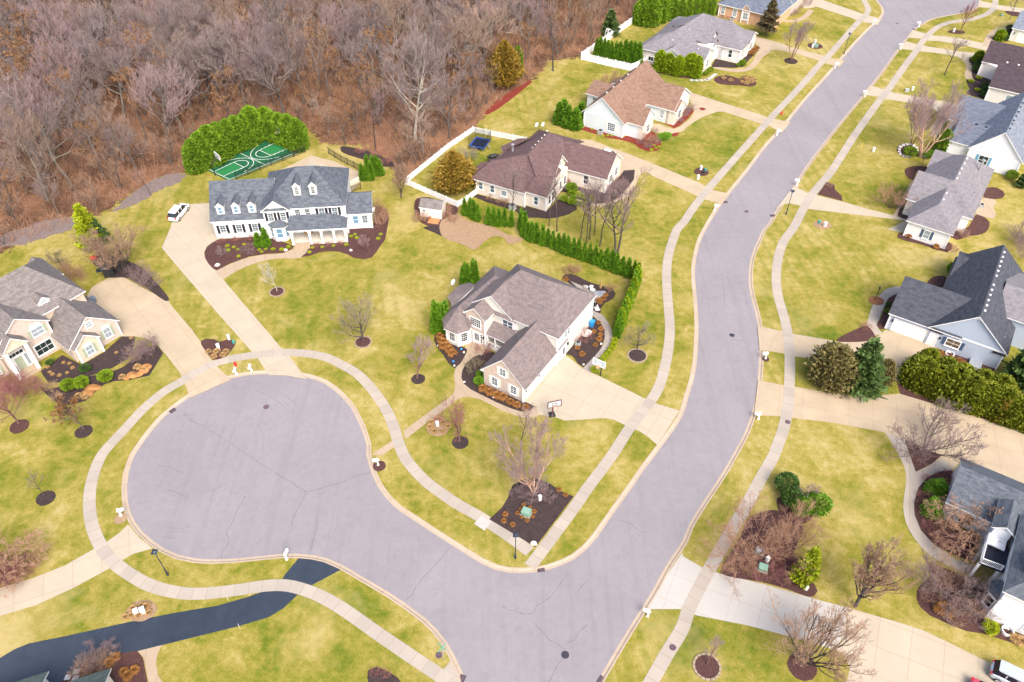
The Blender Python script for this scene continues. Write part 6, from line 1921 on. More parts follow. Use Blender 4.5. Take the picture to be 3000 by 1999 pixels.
row('D: 345,1395 405,1410 470,1420 540,1420 610,1430 665,1425', .95, ['arb0', 'arb1', 'arb2'], 4, 3.5, 'arborvitae of the broken row in front of the brown-roofed house', 'arborvitae before the brown-roofed house')
row('D: 780,1425 850,1440 | 10: 1235,1585 | 11: 1260,70 1330,100 1440,135 1560,185 1700,235 1850,295 1960,330 2020,350', .98, ['arb0', 'arb1', 'arb2'], 4, 3.7, 'arborvitae in the long green row behind the taupe-roofed corner house', 'long arborvitae row', w=.95)
row('11: 2040,385 2015,450 1985,530 1950,620 1920,700 1900,752', .85, ['arb1', 'arby0', 'arb2'], 4, 3.9, 'arborvitae in the row running toward the driveway hoop', 'arborvitae row by the sidewalk', w=.9)
for x, y, H in ((62, 750, 6.2), (98, 748, 5.6), (135, 740, 5.4), (160, 700, 5.2)): 
    put('arborvitae', 'tall dark arborvitae standing against the bay end of the corner house', 'shrub', KIT['arb1'], at('C', x, y), (1.15, 1.15, H / 4), x, 'arborvitae at the bay end')
for x, y, H in ((325, 330, 4.6), (352, 325, 5.2), (378, 330, 5.0), (425, 320, 5.8), (455, 318, 5.4)):
    put('arborvitae', 'thin arborvitae behind the corner house, rising above its rear roof', 'shrub', KIT['arb0'], at('C', x, y), (.95, .95, H / 4), x, 'arborvitae behind the corner house')
# tall clipped hedge round the court
row('00: 1375,1165 1440,1120 1560,1070 1680,1010 1800,950', 1.9, ['hedge0', 'hedge1', 'hedge2', 'hedge1'], 6.5, 6.6, 'huge rounded evergreen in the hedge on the wood side of the court', 'court hedge evergreens', 'hedge_evergreen', 1.0, .07, .1)
row('00: 1850,935 1900,960 2000,995 2080,1025', 2.1, ['hedge1', 'hedge2', 'hedge0', 'hedge1'], 6.5, 6.0, 'huge rounded evergreen at the hoop end of the court', 'court hedge end evergreens', 'hedge_evergreen', 1.05, .07, .1)
# bulky hedge, right edge
row('21: 1600,1085 1680,1120 1800,1170 1950,1225 2120,1280 2290,1345 2440,1390', 2.0, ['hedgey0', 'hedgey1', 'hedgey2', 'hedgey0'], 5, 4.9, 'bulky yellow-green evergreen in the hedge along the wide driveway', 'driveway hedge evergreens', 'hedge_evergreen', 1.15, .14, .14)
row('21: 1640,1020 1760,1060 1900,1110 2050,1160 2200,1220', 2.3, ['hedgey0', 'hedgey1', 'hedgey2', 'hedgey0'], 5, 4.4, 'evergreen in the back rank of the driveway hedge', 'driveway hedge back rank', 'hedge_evergreen', 1.05, .08, .1)
put('arborvitae', 'rust-brown dying evergreen wedged into the driveway hedge', 'shrub', evergreen_meshes(rg(140), 4.2, .7, 1500, .2, M['leaf_gold'], 'column', M['bark_red']), at('21', 2150, 1330), 1.0)
# gray house yard
row('F: 240,715 300,725 350,745 410,755 470,770 520,780 560,785', .95, ['arb1', 'arb2', 'arb0'], 4, 4.6, 'arborvitae in the front part of the row inside the white fence', 'arborvitae inside the white fence', w=1.0)
row('F: 600,790 650,800 700,815 750,820 800,818', 1.05, ['arb1', 'arb2', 'arb0'], 4, 5.6, 'taller arborvitae at the house end of the row inside the white fence', 'tall arborvitae inside the white fence', w=1.1)
for i, (x, y) in enumerate(((1030, 885), (1140, 910), (1260, 940), (1385, 940), (1425, 945), (1485, 965))):
    put('arborvitae', 'plump yellow-green cone shrub against the pale gray house wall', 'shrub', KIT['arby%d' % (i % 2)], at('F', x, y), (1.75, 1.75, (1.12, 1.05, 1.05, 1.15, 1.2, 1.15)[i]), i, 'cone shrubs by the pale gray house')
row('F: 720,290 790,300 860,305 940,310 1000,300 1050,260 1090,220', 1.9, ['arb1', 'hedge1', 'arb2', 'hedge2'], 5.2, 5.0, 'hedge evergreen at the far corner of the white-fenced yard', 'hedge at the yard corner', 'hedge_evergreen', 1.1)
row('F: 1110,235 1250,240 1400,225 1550,205 1690,195', 1.9, ['hedge1', 'hedge2'], 6.5, 4.8, 'hedge evergreen in the row between the pale gray and peach houses', 'hedge behind the pale gray house', 'hedge_evergreen', .8)
for i, (x, y) in enumerate(((1500, 850), (1560, 875), (1610, 890), (1650, 850), (1530, 830))):
    put('hedge_evergreen', 'rounded evergreen in the clump beside the tan-roofed house', 'shrub', KIT['arb%d' % (1 + i % 2)], at('10', x, y), (1.9, 1.9, 1.15), i, 'evergreen clump by the tan-roofed house')
for i, (x, y, H) in enumerate(((2065, 290, 3.4), (2110, 290, 3.0), (2140, 240, 4.4), (2180, 285, 3.8), (2200, 230, 4.2), (2250, 225, 4.0), (2290, 230, 3.4))):
    put('arborvitae', 'pointed arborvitae in the cluster right of the terrace', 'shrub', KIT['arb0'], at('A', x, y), (1.0, 1.0, H / 4), i, 'arborvitae by the terrace')
for x, y, s in ((765, 1110, 2.6), (865, 1110, 3.5)):
    put('arborvitae', ('smaller' if s < 3 else 'taller') + ' of the two pointed arborvitae before the white house garage wing', 'shrub', KIT['arb0'], at('A', x, y), (1.1, 1.1, s / 4), x)
for x, y, s in ((2110, 680, 2.6), (2145, 690, 2.4)):
    put('arborvitae', 'narrow arborvitae at the corner of the umber-roofed house', 'shrub', KIT['arb0'], at('20', x, y), (1.1, 1.1, s / 4), x, 'arborvitae by the umber-roofed house')
for x, y in ((2030, 425), (2175, 275)):
    put('cone_shrub', 'small lime cone shrub ' + ('by the clipped mounds of the umber-roofed house' if x < 2100 else 'in the bed below the far garage'), 'shrub', KIT['arby1'], at('20', x, y), (1.5, 1.5, .6), x)
# conifers
def conifer(kind, key, base, top, label, base_h, name='pine_tree', w=1.0, H=None):
    H = H or height_of(key, base, top)
    s = H / base_h
    put(name, label, 'tree', KIT[kind], at(key, *base), (s * w, s * w, s), random.uniform(0, 6))
conifer('gold', '10', (780, 1312), (805, 1050), 'golden-brown cedar inside the picket fence', 7.5, 'cedar_tree', 1.05)
conifer('gold', '10', (1125, 600), (1130, 290), 'golden cedar at the edge of the wood', 7.5, 'cedar_tree', .8)
put('evergreen', 'dark narrow evergreen hugging the golden cedar at the wood edge', 'tree', KIT['hedge1'], at('10', 1215, 530), (.55, .55, 1.05), 1)
conifer('spruce', '20', (573, 248), (605, -10), 'brown-green spruce between the pale gray and peach houses', 10, 'spruce_tree', .95)
conifer('pine', '10', (1850, 235), (1865, 70), 'dark green pine outside the white fence by the wood', 7, 'pine_tree', 1.2)
conifer('pine', '21', (1200, 1090), (1200, 740), 'bushy blue-green pine between the two driveways', 7, 'pine_tree', 1.05)
conifer('pinebr', '21', (985, 1070), (975, 800), 'browning bushy pine beside the sidewalk', 6, 'pine_tree', 1.05)
conifer('pinebr', '21', (1362, 1075), (1390, 905), 'small sparse brown-green pine right of the bushy pine', 6, 'pine_tree', .75)
conifer('pine', '21', (2330, 1080), (2330, 700), 'big green pine at the right frame edge beside the powder-blue house', 7, 'pine_tree', 1.1)
conifer('pineg', '01', (650, 110), (610, -180), 'light green pine by the toy on the left lawn', 7, 'pine_tree', .9)
conifer('pine', '01', (700, 100), (720, -90), 'darker small pine tucked against the light green pine', 7, 'pine_tree', 1.0)
conifer('pineg', '22', (830, 850), (905, 640), 'thin yellow-green conifer leaning over the lower mulch bed', 7, 'pine_tree', .75)
conifer('pine', '20', (2325, 1290), (2351, 1160), 'blue-green conifer beside the white house with sky-blue shutters', 7, 'pine_tree', 1.0)
conifer('hedge1', 'G', (600, 1430), (700, 1180), 'dark ivy-green evergreen at the corner of the steel-blue roofed house', 6.5, 'evergreen', .9)
# round shrubs
def ball(key, x, y, r, kind, label, group=None, h=None, name='round_shrub'):
    put(name, label, 'shrub', KIT[kind], at(key, x, y), (r / .58, r / .58, (h or r * 1.55)), random.uniform(0, 6), group)
for x, y, r in ((485, 1108, .95), (572, 1092, .95), (737, 1052, .95)):
    ball('01', x, y, r, 'boxl' if 0 else 'box', 'bright green boxwood ball in the bed before the brick-fronted house', 'boxwood balls by the brick-fronted house')
ball('01', 592, 988, .72, 'boxd', 'dark green ball shrub at the garage corner of the brick-fronted house')
ball('01', 345, 945, .5, 'boxd', 'low dark shrub under the big window of the brick-fronted house')
for x, y, r in ((495, 1180, .62), (480, 1245, .68)):
    ball('C', x, y, r, 'boxa', 'green boxwood ball left of the brick garage wall', 'boxwoods by the brick garage')
for i, (x, y) in enumerate(((1803, 850), (1788, 885), (1765, 925), (1737, 965), (1707, 1000), (1675, 1035), (1605, 1125))):
    ball('C', x, y, .48, 'boxl', 'small lime-green ball shrub edging the paver path', 'lime balls along the paver path')
for x, y in ((940, 1165), (1048, 1168), (1135, 1140)):
    ball('A', x, y, .36, 'boxl', 'low lime mound by the front path of the white house', 'lime mounds by the white house', .3)
for x, y, r in ((1475, 945, 1.0), (1485, 1010, .7), (1500, 1075, .6), (1560, 1020, .6), (1620, 1040, .6), (1690, 1080, .6), (1745, 1085, .7), (1380, 1080, .7), (1470, 1120, .6), (1540, 1140, .55), (1610, 1150, .55), (1680, 1160, .5)):
    ball('D', x, y, r, 'boxl' if x > 1540 else 'box', 'yellow-green shrub in the entry beds of the brown-roofed house', 'shrubs at the brown-roofed entry', name='round_shrub')
for i, (x, y, r) in enumerate(((1020, 470, .8), (1005, 510, .8), (1060, 430, .8), (1110, 710, .9), (1110, 755, .8), (1095, 800, .7))):
    ball('G', x, y, r, 'boxd', 'clipped dark mound shrub beside the umber-roofed house', 'clipped mounds by the umber-roofed house')
for x, y in ((1040, 590), (955, 628), (1025, 728), (970, 370)): ball('G', x, y, .6, 'boxl', 'lime mound along the curved path of the umber-roofed house', 'lime mounds by the curved path', .5)
for x, y in ((2110, 505), (2060, 620), (2030, 665), (2020, 600)): ball('N', x, y, .8, 'boxd', 'dark round shrub in the bed below the far garage', 'round shrubs by the far garage')
ball('G', 245, 1480, 1.15, 'box', 'bright green mound beside the rock ring under the pink-twigged birch')
ball('20', 1680, 1090, 1.0, 'boxa', 'loose green shrub at the foot of the pink-twigged birch', h=1.4)
ball('H', 1765, 470, .95, 'box', 'olive-green mound in the strip beside the sky-blue shuttered house', h=1.7)
for x, y in ((1415, 545), (1413, 590)): ball('21', x, y, .5, 'boxd' if y < 560 else 'box', ('dark' if y < 560 else 'lighter') + ' ball shrub by the curved path of the powder-blue house')
ball('21', 1855, 330, .95, 'boxa', 'tall green shrub against the left eave of the powder-blue house', h=2.2)
for x, y, r, k, l in ((705, 235, 1.35, 'boxd', 'upper dark lobe of the four-part yew clump on the lower lawn'), (735, 330, 1.3, 'boxd', 'left dark lobe of the four-part yew clump'), (795, 400, 1.15, 'boxa', 'lower green lobe of the four-part yew clump'), (890, 380, 1.55, 'boxa', 'broad right-hand lobe of the four-part yew clump')):
    ball('22', x, y, r, k, l, h=2.3, name='yew_shrub')
for x, y, w_ in ((1735, 260, 'upper'), (1715, 390, 'lower')):
    put('cone_shrub', w_ + ' bright green dwarf spruce leaning in the villa bed', 'shrub', KIT['arb1'], at('22', x, y), (1.9, 1.9, .6), x)
ball('22', 2110, 1215, .75, 'boxl', 'lime shrub at the villa corner by the window well', h=1.1)
for x, y in ((1610, 945), (1640, 915), (1675, 890)): ball('F', x, y, .55, 'box', 'small box shrub beside the front step of the pale gray house', 'box shrubs by the pale gray house')
for x, y in ((2050, 800), (2085, 790), (2020, 835), (2088, 825)): ball('F', x, y, .5, 'box', 'small box shrub at the garage corner of the pale gray house', 'box shrubs at the garage corner')
# dry grass tufts
def tuft(key, L, kind, label, group, s=1.0):
    for x, y in L:
        q = s * random.uniform(.85, 1.15)
        put('grass_tuft', label, 'ornamental grass', KIT[kind], at(key, x, y), (q, q, q * random.uniform(.9, 1.15)), random.uniform(0, 6), group)
tuft('C', ((95, 800), (105, 840), (130, 860), (125, 900), (165, 890), (185, 930), (215, 970)), 'tuft', 'dry orange grass clump beside the bay windows', 'orange grass by the bay', 1.25)
tuft('C', ((515, 1310), (580, 1345), (650, 1375), (710, 1400), (785, 1440), (850, 1470), (930, 1495)), 'tuft', 'dry orange grass clump under the brick garage wall', 'orange grass under the garage wall', 1.2)
tuft('C', ((1645, 665), (1670, 725), (1600, 750), (1665, 780), (1650, 830), (1615, 880), (1440, 910), (1485, 970)), 'tuft', 'small orange grass clump in the bed by the paver path', 'orange grass by the paver path', .8)
tuft('C', ((1660, 465), (1690, 430), (1715, 395), (1650, 445), (1325, 240)), 'tuft', 'tan grass clump edging the corner house patio', 'patio grass clumps', .9)
tuft('12', ((1215, 405), (1235, 375), (1255, 350), (1300, 370), (1330, 395), (1320, 430), (1280, 455), (1245, 432)), 'tuft', 'orange grass clump ringed around the green utility box', 'grass round the utility box', .5)
tuft('12', ((1130, 415), (1120, 460), (1180, 485), (1500, 245), (1545, 280)), 'tuft', 'rusty dead perennial clump in the corner mulch bed', 'perennials in the corner bed', .6)
tuft('01', ((845, 1035), (950, 968), (1000, 980), (1495, 860), (1475, 895), (1540, 885), (1560, 860), (1440, 860), (590, 1175), (545, 1170), (410, 1165)), 'tuftt', 'straw-colored dead perennial in the beds of the brick-fronted house', 'straw perennials by the brick-fronted house', 1.0)
tuft('01', ((330, 965), (345, 1000), (365, 1015), (412, 1022), (465, 1005), (503, 970), (440, 935), (805, 865), (885, 850), (905, 765), (480, 940)), 'tuftt', 'small tan stubble clump in the inner bed of the brick-fronted house', 'stubble in the inner bed', .55)
tuft('11', ((610, 1380), (640, 1340), (700, 1350), (735, 1375), (700, 1410), (640, 1410), (665, 1330), (620, 1350)), 'tuftt', 'straw clump ringed around the white pedestal on the corner lawn', 'straw ring on the corner lawn', .9)
tuft('20', ((425, 540), (445, 560), (465, 575), (440, 580), (490, 565), (410, 570), (280, 545), (330, 560), (470, 545)), 'tuftt', 'pale dried grass mound in the island bed of the pale gray house', 'dried mounds in the island bed', 1.2)
tuft('22', ((1790, 1060), (1815, 1085), (1770, 1075)), 'tuft', 'flame-orange grass clump in the lower villa bed', 'orange grass in the villa bed', 1.5)
tuft('22', ((2280, 1270), (2320, 1290)), 'tuftt', 'tan grass clump under the villa window', 'tan grass under the villa', 1.2)
tuft('H', ((250, 1270), (300, 1300), (690, 1460)), 'tuft', 'orange grass clump under the shuttered window of the mottled-gray roofed house', 'orange grass by the gray-roofed house', 1.15)
tuft('I', ((790, 1260), (860, 1290), (950, 1340), (1050, 1370), (1110, 1400)), 'tuft', 'flattened brown grass in the bed under the powder-blue wall', 'brown grass by the powder-blue wall', .8)
tuft('02', ((920, 1060), (1010, 1050), (960, 1110), (1030, 1090), (980, 1040), (910, 1110), (870, 1120)), 'tuftt', 'bleached plant clump around the two white pedestals', 'plants round the white pedestals', .9)
tuft('02', ((890, 1530), (930, 1490), (860, 1500), (760, 1440), (800, 1400)), 'tuft', 'brown perennial clump in the bed beside the blacktop driveway', 'perennials by the blacktop driveway', 1.0)
tuft('A', ((1400, 1200), (1440, 1140), (1560, 1135), (1700, 1120), (1860, 1105), (1920, 1000), (1970, 975), (1990, 1020), (370, 1120), (580, 1100), (450, 1135), (500, 1165), (770, 1170), (800, 1195), (850, 1160), (380, 1175), (510, 1250), (2290, 975), (2260, 1030)), 'tuftl', 'little sprouting perennial in the mulch of the white house', 'sprouts by the white house', 1.0)
tuft('E', ((650, 1150), (740, 1195), (820, 1250), (890, 1245), (960, 1250), (1600, 1400), (1560, 1470), (1680, 1420), (1630, 1440)), 'tuftl', 'small sprouting clump in the red mulch', 'sprouts in the red mulch', 1.1)
tuft('F', ((2230, 640), (2200, 665), (2180, 690), (2255, 625)), 'tuft', 'orange dead hydrangea beside the pale gray garage', 'hydrangeas by the pale gray garage', 1.4)
# bare shrubs
def shrub(key, x, y, H, kind, label, w=1.0, group=None):
    s = H / 2
    put('bare_shrub', label, 'shrub', KIT[kind], at(key, x, y), (s * w, s * w, s), random.uniform(0, 6), group, ('stems', 'twigs'))
shrub('A', 310, 1230, 1.6, 'shrub_gray', 'pale fan-shaped bare shrub in the white house bed', .9)
for x, y in ((300, 1075), (475, 1055), (675, 1040)): shrub('A', x, y, .9, 'shrub_red', 'dark red low shrub under the garage wing windows', 1.3, 'red shrubs under the garage wing')
for x, y in ((580, 1195), (660, 1140), (670, 1210)): shrub('A', x, y, 1.0, 'shrub_mauve', 'rounded brown shrub in the middle of the white house bed', 1.2, 'brown mounds of the white house')
for x, y in ((1490, 1130), (1640, 1120), (1780, 1110)): shrub('A', x, y, .8, 'shrub_red', 'low red shrub under the porch arches', 1.3, 'red shrubs under the porch')
for x, y in ((2290, 760), (2300, 850), (2270, 680)): shrub('A', x, y, 2.0, 'shrub_rust', 'rust-brown thicket at the right wall of the white house', 1.2, 'thicket by the white house wing')
for x, y in ((930, 920), (975, 890), (1010, 860), (1040, 820), (960, 870)): shrub('01', x, y, 2.0, 'shrub_mauve', 'mauve-brown bare hedge shrub between path and driveway', 1.25, 'mauve shrubs by the tan driveway')
for x, y in ((1000, 370), (960, 330), (1040, 400)): shrub('01', x, y, 2.3, 'shrub_mauve', 'brown-mauve bare shrub along the driveway edge bed', 1.2, 'shrubs on the driveway edge bed')
for x, y in ((430, 310), (500, 340), (540, 370)): shrub('01', x, y, 2.0, 'shrub_rust', 'russet shrub behind the brick-fronted house', 1.3, 'russet shrubs behind the brick-fronted house')
for x, y in ((20, 1130), (70, 1110), (120, 1120), (180, 1130), (60, 1170), (230, 1140)): shrub('01', x, y, 2.4, 'shrub_red', 'crimson-twigged dogwood at the left frame edge', 1.3, 'crimson dogwoods')
for x, y in ((310, 1120), (360, 1110), (400, 1180)): shrub('01', x, y, 1.2, 'shrub_brown', 'small brown shrub beside the crimson dogwoods', 1.2, 'brown shrubs by the dogwoods')
for x, y in ((1360, 185), (1410, 165)): shrub('C', x, y, 1.5, 'shrub_rust', 'rusty bare shrub at the back of the patio bed', 1.2, 'rusty patio shrubs')
shrub('C', 1765, 345, 1.4, 'shrub_rust', 'rounded russet shrub at the outer tip of the patio bed', 1.1)
shrub('C', 1500, 820, 1.9, 'shrub_red', 'dark red bare shrub by the gray wall of the corner house', 1.2)
shrub('C', 530, 950, 2.0, 'shrub_red', 'dark red twiggy shrub before the porch of the corner house', 1.1)
shrub('C', 435, 1120, 2.6, 'shrub_olive', 'olive-topped small shrub tree inside the path loop', .8)
for x, y in ((560, 1525), (735, 1500), (715, 1460), (530, 1520), (770, 1520)): shrub('10', x, y, 1.6, 'shrub_rust', 'brown bare shrub beside the garden shed', 1.1, 'shrubs by the shed')
for x, y in ((140, 1055), (240, 1075), (310, 1130)): shrub('10', x, y, 1.5, 'shrub_red', 'dark reddish shrub in the mulch strip below the wood', 1.3, 'shrubs in the mulch strip')
shrub('10', 880, 1090, 2.2, 'shrub_gray', 'pale pinkish shrub between cedar and trampoline', 1.3)
shrub('10', 1280, 1140, 1.4, 'shrub_gray', 'gray shrub behind the brown-roofed house', 1.0)
for x, y in ((570, 1120), (350, 1060), (480, 1110)): shrub('D', x, y, .9, 'shrub_rust', 'low rusty shrub along the beige side wall', 1.2, 'shrubs along the beige wall')
shrub('D', 1480, 860, 1.5, 'shrub_red', 'crimson barberry beside the brown-roofed entry', 1.2)
for x, y in ((2090, 900), (2180, 860), (2000, 960), (1600, 960), (1700, 1020)): shrub('D', x, y, 1.2, 'shrub_mauve', 'dark bare shrub in the garage-side bed of the brown-roofed house', 1.2, 'shrubs in the garage-side bed')
for x, y in ((1390, 1370), (1500, 1440), (1640, 1350), (1600, 1190)): shrub('E', x, y, 1.1, 'shrub_mauve', 'rounded mauve shrub in the red mulch', 1.2, 'mauve shrubs in red mulch')
for x, y in ((2100, 890), (2050, 960), (1970, 1050), (2150, 850)): shrub('E', x, y, 1.6, 'shrub_mauve', 'plum-twigged shrub along the garage front of the tan-roofed house', 1.2, 'plum shrubs by the tan-roofed garage')
for x, y in ((880, 440), (1030, 380)): shrub('E', x, y, 1.8, 'shrub_rust', 'brown shrub behind the tan-roofed house', 1.2, 'shrubs behind the tan-roofed house')
put('round_shrub', 'low spreading green juniper on the lawn beside the red mulch', 'shrub', KIT['boxa'], at('E', 1760, 1290), (2.6, 1.6, 1.0), .5)
put('bare_tree', 'mop-headed grafted weeping tree on a short trunk in red mulch', 'tree', KIT['weep'], at('E', 1532, 1375), (.30, .30, .24), 1)
for x, y in ((1840, 200), (1850, 230)): shrub('F', x, y, 1.3, 'shrub_red', 'reddish shrub at the peach house wall', 1.5, 'red shrubs by the peach house')
for x, y in ((780, 90), (800, 60), (760, 110)): shrub('20', x, y, 1.3, 'shrub_mauve', 'brown mound in the bed at the peach house corner', 1.3, 'mounds by the peach house')
put('bare_shrub', 'dark bare shrub tree by the peach house driveway', 'shrub', KIT['shrub_mauve'], at('20', 850, 40), 1.2, 2, None, ('stems', 'twigs'))
for i in range(9):
    x, y = ((1680, 170), (1640, 290), (1640, 350), (1660, 410), (1670, 480), (1715, 560), (1790, 620), (1760, 150), (1830, 135))[i]
    shrub('22', x, y, .8, 'shrub_red', 'small maroon mound in the curved villa bed', 1.3, 'maroon mounds of the villa')
for x, y in ((1830, 230), (1720, 300), (1790, 480), (1850, 500)): shrub('22', x, y, 1.5, 'shrub_rust', 'tawny shrub in the curved villa bed', 1.1, 'tawny shrubs of the villa')
for x, y in ((1720, 830), (1800, 800), (1700, 980), (1880, 900), (1960, 1000), (1900, 1080), (1980, 880), (1780, 900), (2010, 1080), (1850, 1150)): shrub('22', x, y, 1.4, 'shrub_brown', 'tangled brown shrub in the lower villa bed', 1.35, 'tangled shrubs of the villa')
for x, y in ((400, 700), (450, 800), (620, 700), (640, 800), (560, 620), (350, 760), (700, 720), (760, 745), (430, 760), (520, 840), (680, 860)): shrub('22', x, y, 1.1, 'shrub_rust' if x % 20 else 'shrub_red', 'pinkish-brown brush in the mulch around the utility boxes', 1.5, 'brush round the utility boxes')
for x, y in ((1290, 240), (1330, 260), (1250, 260), (1380, 240), (1420, 300), (1300, 300), (1200, 280)): shrub('12', x, y, 1.0, 'shrub_mauve', 'purple-brown brush under the corner birch', 1.5, 'brush under the corner birch')
for x, y in ((60, 860), (120, 850), (30, 800), (170, 800)): shrub('02', x, y, 2.2, 'shrub_red', 'red-brown thicket under the weeping tree by the west driveway', 1.3, 'thicket by the west driveway')
for x, y in ((680, 1440), (620, 1470), (740, 1420), (560, 1500), (650, 1500)): shrub('02', x, y, 1.3, 'shrub_brown', 'brown brush in the bed above the green roof', 1.4, 'brush above the green roof')
for x, y in ((235, 1505), (310, 1520)): shrub('12', x, y, .7, 'shrub_red', 'small rusty shrub in the oval bed at the bottom edge', 1.3, 'shrubs in the oval bed')
for x, y in ((2335, 130), (2350, 210), (2310, 90)): shrub('21', x, y, 3.0, 'shrub_mauve', 'brown bare thicket at the right edge behind the powder-blue house', 1.2, 'thicket behind the powder-blue house')
shrub('21', 1260, 700, 1.1, 'shrub_red', 'rusty shrub at the end of the curved path', 1.4)
for x, y in ((1855, 165), (1890, 30), (1930, 60)): shrub('21', x, y, 1.3, 'shrub_red' if y > 100 else 'shrub_brown', 'dark bare shrub by the mottled-gray roofed house', 1.2, 'shrubs by the gray-roofed house')
shrub('20', 1010, 1290, .8, 'shrub_rust', 'rusty shrub in the bed at the driveway mouth', 1.5)

# ------------------------------------------------------------------ lawn trees
LT = [
 ('silver', '01', (1910, 440), (1868, 215), 'young silver-twigged tree in a stone ring on the lawn before the white house', .8),
 ('round', '11', (150, 785), (165, 490), 'olive bushy bare tree in a stone ring near the center of the lawn', 1.25),
 ('young', '11', (522, 1040), (520, 790), 'young pinkish bare tree on the lawn left of the corner house', 1.2),
 ('youngred', '11', (815, 1470), (800, 1225), 'small red-twigged tree by the front path of the corner house', 1.3),
 ('round', '11', (2040, 840), (2065, 660), 'small olive bare tree in the mulch ring beside the sidewalk bend', 1.2),
 ('deadleaf', '01', (578, 1390), (500, 1140), 'small tree with clinging brown leaves left of the cul-de-sac', 1.0),
 ('youngred', '01', (130, 1350), (70, 1110), 'pink-red twigged tree at the left frame edge', 1.5),
 ('sparse', '02', (315, 295), (290, 90), 'spindly bare tree in a dark mulch circle left of the cul-de-sac', .9),
 ('young', '22', (165, 1440), (150, 1270), 'pale young tree in a stone ring at the bottom edge', .9),
 ('vase', '22', (855, 1420), (900, 1060), 'wide vase-shaped bare tree over the white concrete driveway', 1.15),
 ('roundr', '22', (1190, 1045), (1330, 640), 'dense brown oval tree beside the white concrete driveway', 1.25),
 ('pinkspread', '22', (475, 700), (525, 480), 'pink-brown spreading tree over the sidewalk and utility boxes', 1.3),
 ('pinkspread', '22', (675, 690), (770, 500), 'dark-stemmed small tree right of the utility boxes', 1.1),
 ('young', '22', (800, 330), (830, 200), 'bare twiggy shrub tree in the middle of the yew clump', 1.4),
 ('weep', '22', (1900, 560), (1960, 330), 'orange-twigged weeping tree before the villa windows', 1.3),
 ('spread', '22', (1830, 990), (1900, 830), 'gray-green leaning bare tree in the lower villa bed', 1.6),
 ('spread', '21', (1660, 1540), (1730, 1280), 'spreading gray tree in the triangular bed by the wide driveway', 1.3),
 ('birch2', '20', (745, 415), (800, 110), 'multi-stemmed birch in a dark ring beside the pale gray driveway', 1.1),
 ('sparse', '20', (1805, 518), (1855, 240), 'tall sparse bare tree on the lawn before the umber-roofed house', 1.35),
 ('birch', '20', (1640, 1085), (1690, 520), 'big pink-twigged multi-stem birch before the steel-blue roofed house', .9),
 ('birch2', '20', (1575, 1010), (1580, 640), 'dark-stemmed birch clump rising from the rock ring', .9),
 ('youngred', '20', (1912, 225), (1950, 10), 'round mauve tree in the oval bed near the top of the street', 1.0),
 ('sparse', '20', (2250, 135), (2295, -60), 'dark bare tree at the top right corner lawn', 1.2),
 ('pinkspread', '20', (1422, 1430), (1440, 1270), 'low rust-twigged weeping tree by the mottled-gray roofed house', 1.2),
 ('sparse', '20', (285, 410), (300, 290), 'little bare tree against the wall of the pale gray house', 1.3),
 ('sparse', '20', (1643, 1135), (1650, 1060), 'tiny bare sapling left of the gray-roofed gable', 1.0),
 ('roundr', '10', (412, 1365), (385, 1110), 'brown spreading tree just outside the picket fence tip', 1.1),
 ('young', 'A', (2150, 1205), (2130, 960), 'young pinkish tree in the right bed of the white house', 1.0),
 ('round', '01', (420, 260), (340, 160), 'olive scrub tree behind the brick-fronted house', 1.5),
 ('vase', '01', (840, 300), (790, 0), 'large gray-mauve bush tree beside the tan driveway', 1.35),
 ('weep', '02', (80, 800), (60, 560), 'pink-stemmed weeping tree at the left frame edge by the west driveway', 1.3),
 ('spread', '02', (700, 1410), (680, 1330), 'mauve bush spraying over the blacktop driveway', 1.5),
 ('sparse', '21', (2300, 60), (2250, -90), 'gray bare branches of a tree at the right edge', 1.2),
 ('fork', '11', (1900, 190), (2000, -340), 'largest bare tree of the grove before the brown-roofed house, forking low', 1.1),
 ('slim', '11', (1780, 130), (1760, -330), 'dark slender tree of the grove with a bent stem', 1.0),
 ('slim', '11', (1712, 80), (1700, -380), 'gray slender tree in the middle of the grove', 1.0),
 ('sparse', '11', (1690, 105), (1600, -300), 'reddish thin tree at the front of the grove', .8),
 ('slim', '11', (1648, 85), (1640, -330), 'straight thin tree left in the grove', .9),
 ('sparse', '11', (1742, 50), (1790, -330), 'back tree of the grove, its crown over the driveway', .8),
 ('slim', '11', (1488, 28), (1475, -360), 'lone slim tree at the left side of the grove', 1.1),
 ('sparse', '10', (1180, 1510), (1190, 1130), 'pale twin-stemmed tree against the brown roof', .75),
 ('slim', '10', (1430, 1560), (1440, 1230), 'slender gray tree at the corner of the brown-roofed house', 1.0),
 ('sparse', '20', (1610, 985), (1600, 800), 'thin secondary stem tree behind the rock ring', .9),
]
for k, key, b, t, lab, w in LT:
    tree(k, key, b, t, lab, w=w)
# the big birch on the corner: traced trunk lean, one tree
p = at('12', 1325, 262)
put('birch_tree', 'large peeling-bark birch with several stems on the street corner', 'tree', KIT['birch'], p, (1.15, 1.15, 1.3), .4)
put('birch_tree', 'thin pale birch stem on the lawn behind the corner birch', 'tree', KIT['slim'], at('11', 1232, 1567), (.75, .75, .85), 2)
